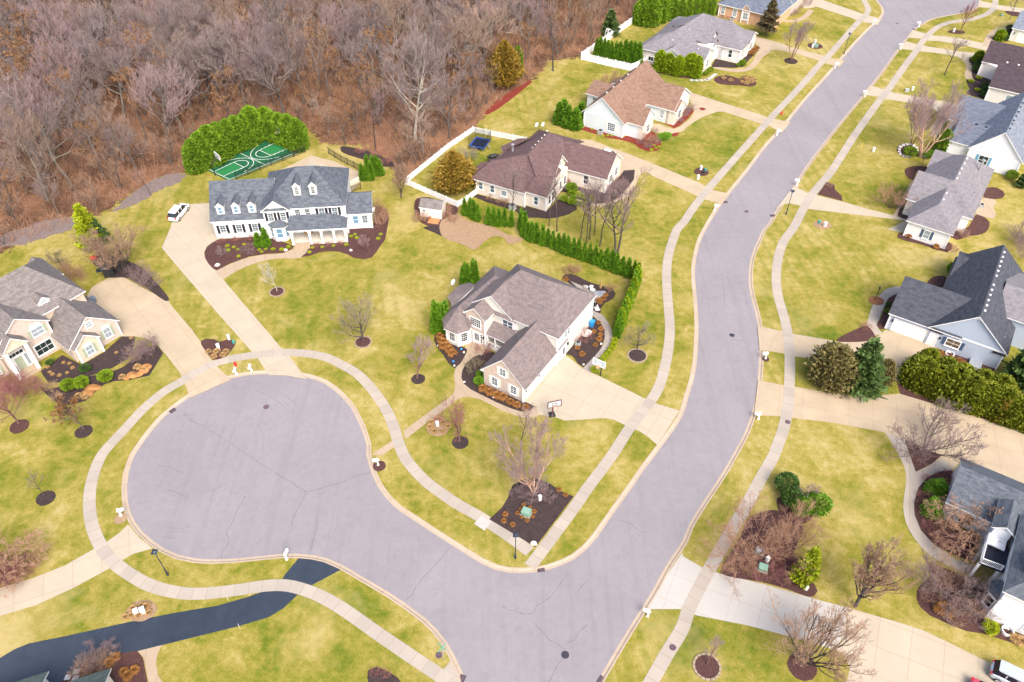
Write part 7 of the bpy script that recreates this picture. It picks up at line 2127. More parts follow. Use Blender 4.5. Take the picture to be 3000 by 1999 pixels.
# ------------------------------------------------------------------ cracks in the asphalt
M['crack'] = m_plain('crack_filler', (.15, .135, .148), .9, .1, var=.3)
CR = ['01: 1270,1278 1310,1325 1350,1345 1420,1385 1500,1430 1610,1500 1700,1563 | 02: 1770,45 1850,92 1960,160 2060,225 2115,256', '02: 2115,256 2200,235 2280,210 2340,195 | 12: 30,178 100,148 200,124', '02: 2115,256 2085,310 2060,360 2025,430 2010,480',
      '02: 1690,285 1640,370 1618,430 1590,480 1560,530 1580,590 1545,655 1520,715', '02: 2192,440 2180,520 2160,590 2143,655', '02: 1080,75 1150,80 1200,100 1262,128', '02: 1120,235 1200,255 1290,290',
      '12: 755,630 690,712 620,785 560,850 510,920 480,972 445,1000', '12: 1560,812 1500,900 1450,968 1400,1005 1340,1050 1325,1085 1280,1100 1200,1080 1110,1048', '12: 1528,1400 1480,1470 1450,1530 1430,1567', '12: 1325,1150 1380,1215 1430,1272 1480,1300 1525,1335', '12: 1710,850 1670,890 1630,945', '12: 1550,1297 1600,1280 1640,1225 1690,1170',
      '12: 930,450 1010,470 1030,505 1100,540', '12: 1920,450 2000,480 2040,520 2100,540', '21: 110,480 200,490 260,470', '21: 275,350 285,470 295,560', '21: 345,770 450,790 510,800', '20: 1090,608 1165,618', '20: 900,930 980,945', '20: 520,1130 590,1150']
for c in CR:
    P = smooth(pts(c, ROADZ), .35)
    P = [(x + random.uniform(-.05, .05), y + random.uniform(-.05, .05)) for x, y in P]
    mb = MB()
    N_ = normals2(P)
    w = .034 if c[0] != '2' else .025
    for i in range(len(P) - 1):
        a, b = np.array(P[i]), np.array(P[i + 1])
        w0, w1 = [w * random.uniform(.5, 1.3) for _ in '12']
        mb.face([(*(a + N_[i] * w0), ROADZ + .004), (*(a - N_[i] * w0), ROADZ + .004), (*(b - N_[i + 1] * w1), ROADZ + .004), (*(b + N_[i + 1] * w1), ROADZ + .004)][::-1])
    o = mb.build('road_crack', M['crack'])
    o['kind'] = 'structure'

# ------------------------------------------------------------------ street furniture
M['iron'] = m_plain('cast_iron', (.13, .085, .10), .7, .3, var=.2)
M['iron_d'] = m_plain('dark_cast_iron', (.035, .033, .045), .6, .4, var=.2)
M['red'] = m_plain('red_paint', (.62, .03, .03), .45, .4)
M['yellow'] = m_plain('yellow_paint', (.75, .55, .03), .5, .3)
M['green_box'] = m_plain('pale_green_paint', (.19, .32, .25), .5, .3)
M['teal'] = m_plain('teal_paint', (.06, .32, .30), .5, .3)
M['sign_green'] = m_plain('street_sign_green', (.05, .40, .28), .5, .3)
M['orange'] = m_plain('orange_rim', (.75, .18, .04), .5, .3)
M['post_blue'] = m_plain('blue_black_paint', (.025, .035, .06), .4, .4)
M['maroon'] = m_plain('maroon_paint', (.12, .03, .045), .5, .3)
M['net'] = m_plain('white_net', (.7, .7, .7), .8, .1)
M['board'] = m_plain('clear_backboard', (.42, .48, .52), .15, .5)
M['sand'] = m_plain('orange_sandstone', (.34, .165, .06), .85, .15, var=.35, scale=2)
M['stone_w'] = m_plain('pale_stone', (.70, .64, .60), .8, .2, var=.15)
M['bluepad'] = m_plain('blue_pad', (.025, .07, .27), .5, .3)
M['mesh_black'] = m_plain('black_jump_mat', (.012, .016, .035), .5, .3)
M['blue_bin'] = m_plain('blue_bin_plastic', (.03, .25, .62), .45, .4)
M['gray_bin'] = m_plain('slate_bin_plastic', (.13, .16, .22), .45, .4)

def mailbox(key, x, y, face, label, w=1.0):
    """face: direction (degrees) in which the box door points"""
    t = thing('mailbox', label, 'mailbox', at(key, x, y), R(face), 'white mailboxes along the kerb')
    mb = MB(); mb.box(-.07, .07, -.07, .07, -.05, 1.35); mb.box(-.13, .13, -.13, .13, -.02, .25); mb.lathe([(.1, 1.35), (.11, 1.39), (.07, 1.42), (.0, 1.52)], 8); mb.build('post', M['white'], t)
    mb = MB(); mb.box(-.25, .52, -.05, .05, .92, 1.0); mb.box(.08, .3, -.035, .035, .7, .92); mb.build('arm', M['white'], t)
    mb = MB()
    prof = [(-.13, 1.0), (.13, 1.0), (.13, 1.2)] + [(.13 * math.cos(a), 1.2 + .12 * math.sin(a)) for a in [math.pi * i / 8 for i in range(1, 8)]] + [(-.13, 1.2)]
    a = [(-.12, p[0] * 1.25, p[1]) for p in prof]; b = [(.62, p[0] * 1.25, p[1]) for p in prof]
    n = len(prof)
    for i in range(n): mb.face([a[i], b[i], b[(i + 1) % n], a[(i + 1) % n]][::-1])
    mb.face(a[::1]); mb.face(b[::-1])
    bx = mb.build('box', M['white'], t)
    mb = MB(); mb.box(.1, .14, .17, .19, 1.12, 1.36); mb.build('flag', M['red'], bx)
for args in (('12', 255, 72, 190, 'white mailbox at the path mouth of the corner house, by the cul-de-sac neck'), ('02', 836, 420, 20, 'white mailbox on the west rim of the cul-de-sac with a brown flower ring'),
             ('02', 1978, 722, 80, 'white mailbox beside the blacktop driveway mouth'), ('12', 2112, 1112, 160, 'white mailbox at the corner of the white concrete driveway'),
             ('21', 570, 905, 180, 'white mailbox between the two right-hand driveways, above a dark mulch spot'), ('21', 520, 1322, 170, 'white mailbox just below the wide tan driveway'),
             ('20', 1048, 470, -30, 'white mailbox on the left kerb, at the pale gray house driveway'), ('20', 648, 935, -30, 'white mailbox with a white plinth at the tan-roofed house driveway'),
             ('20', 218, 1450, -30, 'white mailbox at the brown-roofed house driveway mouth'), ('20', 788, 1280, 150, 'white mailbox above the street lamp, on the right kerb'),
             ('20', 1254, 668, 150, 'white mailbox at the steel-blue roofed house driveway'), ('20', 1500, 342, 150, 'white mailbox below the pair of joined driveways'),
             ('20', 1310, 172, -30, 'white mailbox at the peach house driveway mouth'), ('20', 1626, 188, 150, 'white mailbox with a white plinth on the inside of the far kerb bend'),
             ('01', 1632, 1012, -90, 'left one of two white mailboxes on the small grass wedge by the hydrant'), ('01', 1735, 990, -90, 'right one of two white mailboxes on the small grass wedge by the hydrant')):
    mailbox(*args)
disc('02', 832, 440, .75, 'straw'); disc('21', 572, 908, .5, 'mulch_brown'); disc('12', 262, 78, .8, 'mulch_brown')

def lamp_post(key, x, y, label, H=4.9, head='box'):
    t = thing('lamp_post', label, 'street lamp', at(key, x, y), 0, 'black street lamps')
    mb = MB(); mb.lathe([(.13, -.05), (.13, .35), (.09, .42), (.075, 1.4), (.055, 1.45), (.05, H - .55), (0, H - .55)], 10); mb.build('pole', M['post_blue'], t)
    mb = MB()
    mb.lathe([(.06, H - .56), (.17, H - .5), (.21, H - .15), (.0, H - .15)], 4); l = mb.build('lantern', M['glass_blue'], t)
    mb = MB(); mb.box(-.29, .29, -.29, .29, H - .15, H - .06); mb.lathe([(.3, H - .06), (.1, H + .05), (0, H + .12)], 4); mb.build('cap', M['post_blue'], l)
lamp_post('12', 1200, 712, 'black street lamp at the street corner by the mulch triangle')
lamp_post('02', 1157, 828, 'black street lamp on the grass south of the cul-de-sac')
lamp_post('20', 712, 1478, 'black street lamp on the right verge beside the sidewalk')
lamp_post('20', 1110, 373, 'black street lamp on the left verge near the top of the street')
t = thing('lamp_post', 'small black garden lamp in the red-brown ring before the powder-blue house', 'garden lamp', at('21', 1325, 500))
mb = MB(); mb.lathe([(.06, 0), (.05, 2.2), (0, 2.2)], 8); mb.build('pole', M['black'], t)
mb = MB(); mb.lathe([(.05, 2.2), (.14, 2.3), (.16, 2.55), (.2, 2.57), (0, 2.7)], 6); mb.build('lantern', M['black'], t)

t = thing('street_sign', 'stop sign on a thin post with two green street name blades', 'sign', at('12', 706, 1418), R(-58))
mb = MB(); mb.tube([(0, 0, -.1), (0, 0, 3.1)], .035, 6); mb.build('pole', M['metal'], t)
mb = MB()
P = [(.38 * math.cos(R(22.5 + 45 * i)), 2.3 + .38 * math.sin(R(22.5 + 45 * i))) for i in range(8)]
for i in range(8):
    a, b = P[i], P[(i + 1) % 8]
    mb.face([(a[0], .04, a[1]), (b[0], .04, b[1]), (b[0], .06, b[1]), (a[0], .06, a[1])])
mb.face([(p[0], .04, p[1]) for p in P]); mb.face([(p[0], .06, p[1]) for p in P[::-1]]); mb.build('stop_plate', M['metal'], t)
for k, zz in ((0, 3.05), (90, 2.85)):
    mb = MB(); mb.box(-.55, .55, -.015, .015, zz, zz + .18)
    o = mb.build('name_blade', M['sign_green'], t); o.rotation_euler = (0, 0, R(k + 20))

def hydrant(key, x, y, label):
    t = thing('fire_hydrant', label, 'fire hydrant', at(key, x, y))
    mb = MB(); mb.lathe([(.2, 0), (.2, .06), (.13, .08), (.13, .55), (.17, .57), (.17, .62), (.13, .64), (.09, .76), (0, .8)], 10); mb.build('body', M['red'], t)
    mb = MB(); mb.tube([(-.26, 0, .45), (.26, 0, .45)], .07, 8); mb.build('nozzle', M['red'], t)
hydrant('20', 680, 790, 'red fire hydrant on the left verge above the tan-roofed house driveway')
hydrant('01', 1625, 952, 'red fire hydrant on the grass wedge at the top of the cul-de-sac')

def pedestal(key, x, y, label, mat='white', s=1.0, H=.9, group='utility pedestals'):
    t = thing('utility_pedestal', label, 'utility box', at(key, x, y), .5, group)
    w = .16 * s
    mb = MB(); mb.box(-w, w, -w, w, -.05, H * .8); mb.build('body', M[mat], t)
    mb = MB(); mb.box(-w * 1.15, w * 1.15, -w * 1.15, w * 1.15, H * .8, H); mb.build('lid', M[mat], t)
for a in (('12', 1368, 312, 'pale pedestal beside the corner birch trunk', 'white'), ('22', 580, 735, 'white pedestal between the gray and green utility boxes'), ('02', 948, 1098, 'left white pedestal of the pair above the blacktop driveway', 'white', 1.3), ('02', 992, 1088, 'right white pedestal of the pair above the blacktop driveway', 'white', 1.4),
          ('01', 1508, 836, 'white pedestal in the mulch bed between the two left driveways', 'white', 1.2), ('01', 1580, 772, 'white pedestal on the grass just above the mulch bed', 'white', 1.0), ('11', 662, 1368, 'white pedestal ringed by straw clumps on the corner lawn', 'white', 1.1),
          ('20', 910, 300, 'white pedestal behind the far pale green box', 'white'), ('20', 893, 330, 'white pedestal in front of the far pale green box', 'white'), ('20', 124, 1172, 'white pedestal in the red mulch circle above the driveway', 'white'), ('20', 104, 1235, 'lone white pedestal below the red mulch circle', 'white'),
          ('20', 977, 1562, 'white pedestal in the straw oval of the right-hand lawn', 'white', 1.2), ('20', 1580, 625, 'white pedestal near the far lawn utility box', 'white'), ('20', 1311, 1046, 'white pedestal on the lawn beside the yellow marker', 'white'), ('N', 1193, 530, 'white pedestal in the oval tree bed near the top of the street', 'white')):
    pedestal(*a)
pedestal('20', 938, 1540, 'teal capped pedestal in the straw oval', 'teal', .9, .6)
pedestal('20', 156, 1180, 'teal capped pedestal in the red mulch circle', 'teal', .9, .55)
pedestal('01', 1612, 798, 'teal capped pedestal at the end of the left mulch bed', 'teal', .9, .5)
def transformer(key, x, y, label, rot, mat='green_box', s=1.0):
    t = thing('transformer_box', label, 'utility box', at(key, x, y), R(rot), 'ground transformer boxes')
    mb = MB(); mb.box(-.5 * s, .5 * s, -.42 * s, .42 * s, 0, .62 * s); mb.build('body', M[mat], t)
    mb = MB(); mb.prism([(-.54 * s, -.46 * s), (.54 * s, -.46 * s), (.54 * s, .46 * s), (-.54 * s, .46 * s)], .62 * s, .72 * s); mb.build('lid', M[mat], t)
    mb = MB(); mb.box(-.62 * s, .62 * s, -.54 * s, .54 * s, -.03, .06); mb.build('pad', M['walk'], t)
transformer('12', 1275, 408, 'pale green transformer box amid orange grass in the corner bed', -25)
transformer('22', 550, 790, 'light green utility box in the pink brush near the white driveway', -20, s=.9)
transformer('22', 530, 672, 'gray utility box in the pink brush above the light green one', -20, 'gray_plastic', .8)
transformer('20', 918, 325, 'pale green utility box in the brown circle by the far driveway', -20, s=.85)
transformer('20', 1544, 630, 'gray-white utility box on the far right lawn', -20, 'gray_plastic', .75)
transformer('N', 1988, 265, 'small teal utility box near the top right driveway', 0, 'green_box', .6)
transformer('20', 140, 1192, 'low black meter box in the red mulch circle', 15, 'black', .45)

def cover(key, x, y, label, r=.36, mat='iron', z=ROADZ):
    mb = MB()
    p = at(key, x, y, z)
    mb.lathe([(r, z - .02), (r, z + .006), (r * .9, z + .008), (r * .88, z + .004), (r * .3, z + .005), (0, z + .005)], 20, c=p)
    for i in range(8):
        a = math.pi * 2 * i / 8
        c, s = math.cos(a), math.sin(a)
        q = [(r * .35, -.03), (r * .8, -.03), (r * .8, .03), (r * .35, .03)]
        mb.face([(p[0] + u * c - v * s, p[1] + u * s + v * c, z + .011) for u, v in q], 1)
    tag(mb.build('manhole_cover', [M[mat], M['iron_d']]), label, 'manhole cover', 'iron covers')
for a in (('01', 1835, 1236, 'rusty manhole cover in the upper half of the cul-de-sac', .42), ('12', 1543, 1378, 'dark spoked manhole cover at the bottom of the street', .42, 'iron_d'), ('21', 340, 742, 'dark manhole cover on the street bend', .38, 'iron_d'), ('20', 440, 1458, 'manhole cover where the street straightens', .38), ('N', 275, 386, 'manhole cover at the top of the street', .38)):
    cover(*a)
cover('12', 2284, 1327, 'round brown cover set in the lower right sidewalk', .36, 'iron', .032)
cover('21', 724, 1340, 'round brown cover in the sidewalk below the wide driveway', .36, 'iron', .032)
cover('12', 672, 1380, 'brown round cover in the grass by the stop sign', .36, 'iron', .02)
def drain(key, x, y, rot, label):
    p = at(key, x, y, ROADZ)
    t = thing('storm_drain', label, 'storm drain', (p[0], p[1], ROADZ), R(rot), 'kerb inlet grates')
    mb = MB(); mb.box(-.42, .42, -.3, .3, -.05, .035); mb.build('frame', M['iron_d'], t)
    mb = MB()
    for i in range(6): mb.box(-.36 + .13 * i, -.30 + .13 * i, -.26, .26, .035, .06)
    mb.box(-.38, .38, -.03, .03, .036, .055)
    mb.build('grate', M['iron'], t)
for a in (('12', 1376, 790, 8, 'rusty storm drain grate in the corner kerb'), ('12', 832, 1545, 70, 'storm drain grate at the bottom of the left kerb'), ('12', 1790, 1552, 55, 'storm drain grate at the bottom of the right kerb'), ('01', 1190, 1262, 50, 'storm drain grate on the upper left rim of the cul-de-sac'), ('20', 292, 1392, 0, 'storm drain grate at the brown-roofed house driveway'), ('20', 618, 1486, 0, 'storm drain grate on the right kerb by the lamp'), ('N', 548, 482, 0, 'storm drain grate near the top right kerb')):
    drain(*a)
t = MB(); t.tube([(0, 0, 0), (0, 0, 1.0)], .05, 6); o = t.build('marker_post', M['yellow']); o.location = (*at('20', 1229, 1022), 0); tag(o, 'yellow utility marker post on the lawn near the sidewalk', 'marker post')
for x, y, l in ((1656, 1196, 'thin white snow stake at the lower edge of the blacktop driveway'), (1576, 1003, 'thin white snow stake between sidewalk and blacktop driveway')):
    t = MB(); t.tube([(0, 0, 0), (0, 0, 1.0)], .018, 5); o = t.build('snow_stake', M['white']); o.location = (*at('02', x, y), 0); tag(o, l, 'marker stake')

def hoop(key, base, rot, label, H=3.6, reach=1.3, mat='black', portable=False, loc=None):
    t = thing('basketball_hoop', label, 'basketball hoop', loc or at(key, *base), R(rot))
    mb = MB(); mb.tube([(0, 0, -.05), (0, 0, H * .72), (reach * .35, 0, H * .86), (reach * .8, 0, H * .86)], .085, 6); mb.tube([(0, 0, H * .6), (reach * .7, 0, H * .8)], .045, 5); mb.build('pole', M[mat], t)
    mb = MB(); mb.box(reach * .8, reach * .8 + .05, -.9, .9, H * .76, H * .76 + 1.1)
    b = mb.build('backboard', M['board'], t)
    mb = MB()
    x0, x1 = reach * .8 - .01, reach * .8 + .075
    z0, z1 = H * .76, H * .76 + 1.1
    for (a, c, d, e) in ((-.95, .95, z0 - .04, z0 + .05), (-.95, .95, z1 - .05, z1 + .04), (-.95, -.86, z0, z1), (.86, .95, z0, z1), (-.32, .32, z0 + .2, z0 + .25), (-.32, .32, z0 + .62, z0 + .67), (-.32, -.27, z0 + .2, z0 + .67), (.27, .32, z0 + .2, z0 + .67)):
        mb.box(x0, x1, a, c, d, e)
    mb.build('board_frame', M['white'] if mat != 'maroon' else M['maroon'], b)
    rc = reach * .8 + .38
    mb = MB(); mb.tube([(rc + .24 * math.cos(2 * math.pi * i / 14), .24 * math.sin(2 * math.pi * i / 14), z0 + .18) for i in range(15)], .025, 5, caps=False); mb.box(reach * .8 + .05, rc - .22, -.06, .06, z0 + .15, z0 + .2); r = mb.build('rim', M['orange'], t)
    mb = MB()
    for i in range(12):
        a = 2 * math.pi * i / 12
        mb.tube([(rc + .23 * math.cos(a), .23 * math.sin(a), z0 + .18), (rc + .13 * math.cos(a + .4), .13 * math.sin(a + .4), z0 - .22)], .014, 3)
    mb.build('net', M['net'], r)
    if portable:
        mb = MB(); mb.prism([(-.6, -.4), (.2, -.4), (.2, .4), (-.6, .4)], 0, .2); mb.build('base', M['black'], t)
ca = math.degrees(math.atan2(lx[1], lx[0]))
e0 = CW(-.6, WID / 2); e1 = CW(LEN + .6, WID / 2)
hoop(None, None, ca, 'basketball hoop at the near end of the green court', 3.9, 1.6, loc=(e0[0], e0[1], 0))
hoop(None, None, ca + 180, 'basketball hoop at the hedge end of the green court', 3.9, 1.6, loc=(e1[0], e1[1], 0))
hoop('11', (1786, 1022), -122, 'black-posted basketball hoop beside the lime shrubs on the corner driveway', 3.6, 1.1)
hoop('11', (1454, 1300), -75, 'thin portable basketball hoop at the front edge of the corner driveway', 3.4, .8, 'maroon', True)

# ------------------------------------------------------------------ fences
def fence(name, label, line, H, style, mat='white', gap=2.3):
    L = pts(line) if isinstance(line, str) else line
    t = thing(name, label, 'fence', (*L[0], 0))
    o0_ = np.array(L[0])
    posts = []
    for a, b in zip(L, L[1:]):
        a, b = np.array(a) - o0_, np.array(b) - o0_
        d = np.linalg.norm(b - a)
        k = max(1, round(d / gap))
        u = (b - a) / d
        nrm = np.array([-u[1], u[0]])
        for i in range(k):
            p, q = a + (b - a) * i / k, a + (b - a) * (i + 1) / k
            posts.append(p)
            mb = MB()
            ln = d / k
            def bar(s0, s1, w, z0, z1):
                P = [p + u * s0 + nrm * w, p + u * s0 - nrm * w, p + u * s1 - nrm * w, p + u * s1 + nrm * w]
                mb.prism([tuple(x) for x in P], z0, z1)
            if style == 'picket':
                for zz in (.25, H * .8): bar(0, ln, .03, zz, zz + .1)
                n = int(ln / .15)
                for j in range(n):
                    s = ln * (j + .5) / n
                    bar(s - .045, s + .045, .05, .08, H + .08 * abs(math.sin(math.pi * (j + .5) / n)))
            elif style == 'solid':
                bar(0, ln, .03, .06, H - .35); bar(0, ln, .05, .04, .2); bar(0, ln, .05, H - .4, H - .3); bar(0, ln, .05, H - .1, H)
                n = int(ln / .16)
                for j in range(n): bar(ln * (j + .3) / n, ln * (j + .7) / n, .02, H - .3, H - .1)
            else:
                for zz in (.12, H * .82, H): bar(0, ln, .02, zz, zz + .04)
                n = int(ln / .16)
                for j in range(n):
                    s = ln * (j + .5) / n
                    bar(s - .012, s + .012, .012, .08, H)
            mb.build('panel', M[mat], t)
    posts.append(np.array(L[-1]) - o0_)
    for p in posts:
        mb = MB()
        w = .065 if style != 'iron' else .04
        mb.box(p[0] - w, p[0] + w, p[1] - w, p[1] + w, -.05, H + .12)
        mb.lathe([(w * 1.7, H + .12), (w * 1.5, H + .18), (0, H + .26)], 4, c=tuple(p))
        mb.build('post', M[mat], t)
fence('picket_fence', 'white picket fence round the yard of the brown-roofed house', '10: 1275,985 1090,950 908,912 738,1028 440,1270 800,1428 866,1390 930,1340', 1.15, 'picket')
fence('vinyl_fence', 'tall white vinyl fence round the pale gray house yard', 'F: 872,800 795,838 690,893 370,825 52,747 200,645 380,518 540,405 705,290', 1.65, 'solid')
fence('iron_fence', 'black iron fence between the court and the terrace', [CW(.8, -1.1), CW(LEN + .3, -1.1)], 1.3, 'iron', 'black')
fence('iron_fence', 'black iron fence on the far side of the terrace', 'A: 1640,-40 1800,60 1960,140 2060,190', 1.3, 'iron', 'black')
fence('iron_fence', 'short black iron fence at the corner of the white house terrace', 'A: 1915,452 2045,398', 1.2, 'iron', 'black')
mb = MB()
for s in (-.7, .7):
    for q in (-.35, .35): mb.box(s - .05, s + .05, q - .05, q + .05, 0, 2.0)
for q in (-.35, .35): mb.tube([(.7 * math.cos(math.pi * i / 10), q, 2.0 + .6 * math.sin(math.pi * i / 10)) for i in range(11)], .05, 5)
for i in range(1, 10): mb.tube([(.7 * math.cos(math.pi * i / 10), -.4, 2.0 + .6 * math.sin(math.pi * i / 10)), (.7 * math.cos(math.pi * i / 10), .4, 2.0 + .6 * math.sin(math.pi * i / 10))], .03, 4)
for s in (-.7, .7):
    for zz in (.5, 1.0, 1.5): mb.box(s - .02, s + .02, -.35, .35, zz, zz + .05)
o = mb.build('garden_arbor', M['white']); o.location = (*at('F', 385, 500), 0); o.rotation_euler = (0, 0, R(55)); tag(o, 'white arched garden arbor in the vinyl fence', 'arbor')

# ------------------------------------------------------------------ shed, trampoline, garden things
a, b = np.array(at('10', 545, 1492)), np.array(at('10', 692, 1513))
h = House('garden_shed', 'small beige garden shed with double doors at the picket fence', '10', (545, 1492), math.degrees(math.atan2(*(b - a)[::-1])), M['w_tan'], M['r_left'], cat='shed')
wd = float(np.linalg.norm(b - a))
h.gable(0, wd, 0, 2.6, 2.0, 3.0, 'x', .18, .12, .12)
for x in (wd * .58, wd * .84):
    h.door(x, 0, 0, .1, wd * .24, 1.7, 'garage', 'trim', 'door', (1, 2))
h.window(wd * .2, 0, 0, 1.35, .42, .4, 1, 2, 'glass_dark', fw=.06)
rp = MB(); rp.face([(wd * .45, -1.9, .02), (wd * .95, -1.9, .02), (wd * .95, 0, .16), (wd * .45, 0, .16)]); rp.box(wd * .45, wd * .95, -.9, 0, 0, .155); rp.build('ramp', M['wood'], h.t)
pp = MB(); pp.lathe([(.16, .16), (.22, .5), (.24, .52), (.18, .5), (0, .48)], 10, c=(wd * .5, -.4)); pp.build('flower_pot', M['wood'], h.t)
h.done()

c0 = np.array(at('10', 955, 985, .85))
u_ = np.array(at('10', 985, 1032, .85)) - np.array(at('10', 880, 1012, .85)); tw = np.linalg.norm(u_); u_ /= tw
v_ = np.array(at('10', 928, 945, .85)) - np.array(at('10', 880, 1012, .85)); td = np.linalg.norm(v_)
t = thing('trampoline', 'blue rectangular trampoline with a black safety net inside the picket fence', 'trampoline', (*c0, 0), math.atan2(u_[1], u_[0]))
hw, hd = tw / 2, td / 2 * .95
mb = MB(); mb.box(-hw + .27, hw - .27, -hd + .27, hd - .27, .82, .85); mb.build('jump_mat', M['mesh_black'], t)
mb = MB()
mb.box(-hw, hw, -hd, -hd + .28, .84, .92); mb.box(-hw, hw, hd - .28, hd, .84, .92); mb.box(-hw, -hw + .28, -hd + .28, hd - .28, .84, .92); mb.box(hw - .28, hw, -hd + .28, hd - .28, .84, .92); mb.build('pad', M['bluepad'], t)
mb = MB()
for x in (-hw * .7, hw * .7): mb.tube([(x, -hd, .85), (x, -hd + .1, .05), (x, hd - .1, .05), (x, hd, .85)], .035, 5)
mb.build('leg_frame', M['metal'], t)
mb = MB()
for x in (-hw, 0, hw):
    for y in (-hd, hd): mb.tube([(x, y, .3), (x, y, 2.9)], .03, 5)
mb.build('net_pole', M['black'], t)
nm_ = NT('safety_net'); nm_.b.inputs['Alpha'].default_value = .35; M['safety'] = nm_.out((.02, .02, .025), .8, .1)
mb = MB()
for P in ([(-hw, hd), (hw, hd)], [(-hw, -hd), (-hw, hd)], [(hw, -hd), (hw, hd)]):
    mb.face([(*P[0], .9), (*P[1], .9), (*P[1], 2.8), (*P[0], 2.8)])
mb.build('safety_net', M['safety'], t)
mb = MB()
for s in (-.2, .2): mb.tube([(hw + .5, s, 0), (hw, s, .85)], .025, 5)
for k in range(3): mb.box(hw + .08 + .14 * k, hw + .16 + .14 * k, -.2, .2, .68 - .22 * k, .71 - .22 * k)
mb.build('ladder', M['metal'], t)

def ac_unit(key, x, y, label, rot=-30, s=1.0):
    t = thing('air_conditioner', label, 'air conditioner', at(key, x, y), R(rot), 'air conditioners')
    mb = MB(); mb.box(-.42 * s, .42 * s, -.42 * s, .42 * s, .06, .8 * s)
    for i in range(5): mb.box(-.44 * s, .44 * s, -.44 * s, .44 * s, .14 + .13 * i * s, .17 + .13 * i * s)
    mb.build('cabinet', M['metal'], t)
    mb = MB(); mb.lathe([(.36 * s, .8 * s), (.36 * s, .86 * s), (.3 * s, .88 * s), (.08 * s, .84 * s), (0, .84 * s)], 14); mb.build('fan_guard', M['iron_d'], t)
    mb = MB(); mb.box(-.5 * s, .5 * s, -.5 * s, .5 * s, -.02, .06); mb.build('pad', M['walk'], t)
ac_unit('D', 665, 1190, 'air conditioner on the grass by the beige side wall', s=1.15)
ac_unit('E', 775, 1215, 'air conditioner in the red mulch by the ice-blue wall', s=1.0)
ac_unit('F', 1940, 262, 'air conditioner against the peach house wall')
ac_unit('H', 1340, 870, 'air conditioner at the edge of the gray-roofed house patio', s=.8)
ac_unit('C', 1445, 870, 'small white air conditioner by the gray wall of the corner house', s=.75)
def dish(key, x, y, label, H=2.4, az=200):
    t = thing('satellite_dish', label, 'satellite dish', at(key, x, y), R(az), 'satellite dishes')
    mb = MB(); mb.tube([(0, 0, -.05), (0, 0, H)], .04, 6); mb.build('mast', M['metal'], t)
    mb = MB(); mb.lathe([(0, 0), (.2, .02), (.38, .08), (.5, .16), (.5, .17), (.38, .10), (0, .03)], 14)
    o = mb.build('dish', M['vent_white'], t); o.location = (.05, 0, H); o.rotation_euler = (0, R(50), 0)
    mb = MB(); mb.tube([(.1, 0, H - .3), (.75, 0, H + .15)], .02, 4); mb.build('feed_arm', M['metal'], t)
dish('C', 242, 350, 'satellite dish on a mast behind the bay of the corner house', 1.9)
dish('A', 2235, 850, 'satellite dish on a dark mast at the right wing of the white house', 3.0)
dish('D', 1010, 150, 'left of two satellite dishes behind the brown roof', 1.9)
dish('D', 1095, 150, 'right of two satellite dishes behind the brown roof', 2.0)
def bin_(key, x, y, mat, label, rot=0):
    t = thing('wheelie_bin', label, 'trash bin', at(key, x, y), R(rot))
    mb = MB()
    lo = [(-.26, -.3), (.26, -.3), (.26, .3), (-.26, .3)]; hi = [(-.33, -.38), (.33, -.38), (.33, .38), (-.33, .38)]
    for i in range(4):
        j = (i + 1) % 4
        mb.face([(*lo[i], .05), (*lo[j], .05), (*hi[j], 1.0), (*hi[i], 1.0)])
    mb.face([(*p, .05) for p in lo[::-1]]); mb.build('body', M[mat], t)
    mb = MB(); mb.box(-.36, .36, -.42, .4, 1.0, 1.07); mb.tube([(-.3, .44, 1.0), (.3, .44, 1.0)], .03, 5); mb.build('lid', M[mat], t)
    for s in (-.27, .27):
        mb = MB(); mb.tube([(s - .04, .3, .12), (s + .04, .3, .12)], .12, 10); mb.build('wheel', M['black'], t)
bin_('C', 1580, 688, 'blue_bin', 'bright blue trash bin by the rear corner of the corner house', -32)
bin_('B', 985, 525, 'gray_bin', 'slate-gray wheelie bin at the garage side of the brick-fronted house', 52)
def grill(key, x, y, label, rot=0, s=1.0):
    t = thing('barbecue_grill', label, 'grill', at(key, x, y), R(rot))
    mb = MB(); mb.box(-.4 * s, .4 * s, -.28 * s, .28 * s, .1, .8 * s); mb.build('cart', M['black'], t)
    mb = MB(); n = 8
    for i in range(n):
        a0, a1 = math.pi * i / n, math.pi * (i + 1) / n
        mb.face([(-.42 * s, .3 * s * math.cos(a0), .8 * s + .32 * s * math.sin(a0)), (.42 * s, .3 * s * math.cos(a0), .8 * s + .32 * s * math.sin(a0)), (.42 * s, .3 * s * math.cos(a1), .8 * s + .32 * s * math.sin(a1)), (-.42 * s, .3 * s * math.cos(a1), .8 * s + .32 * s * math.sin(a1))])
    for x in (-.42 * s, .42 * s): mb.face([(x, .3 * s * math.cos(math.pi * i / n), .8 * s + .32 * s * math.sin(math.pi * i / n)) for i in range(n + 1)])
    mb.build('hood', M['black'], t)
    mb = MB(); mb.box(.4 * s, .8 * s, -.25 * s, .25 * s, .76 * s, .8 * s); mb.box(-.8 * s, -.4 * s, -.25 * s, .25 * s, .76 * s, .8 * s); mb.build('side_shelf', M['black'], t)
grill('D', 400, 540, 'black barbecue grill behind the brown-roofed house', 20, 1.5)
grill('B', 1145, 240, 'black covered grill at the top of the tan driveway', 30, 1.9)
grill('C', 1585, 500, 'small black grill at the back corner of the corner house', -30, .9)
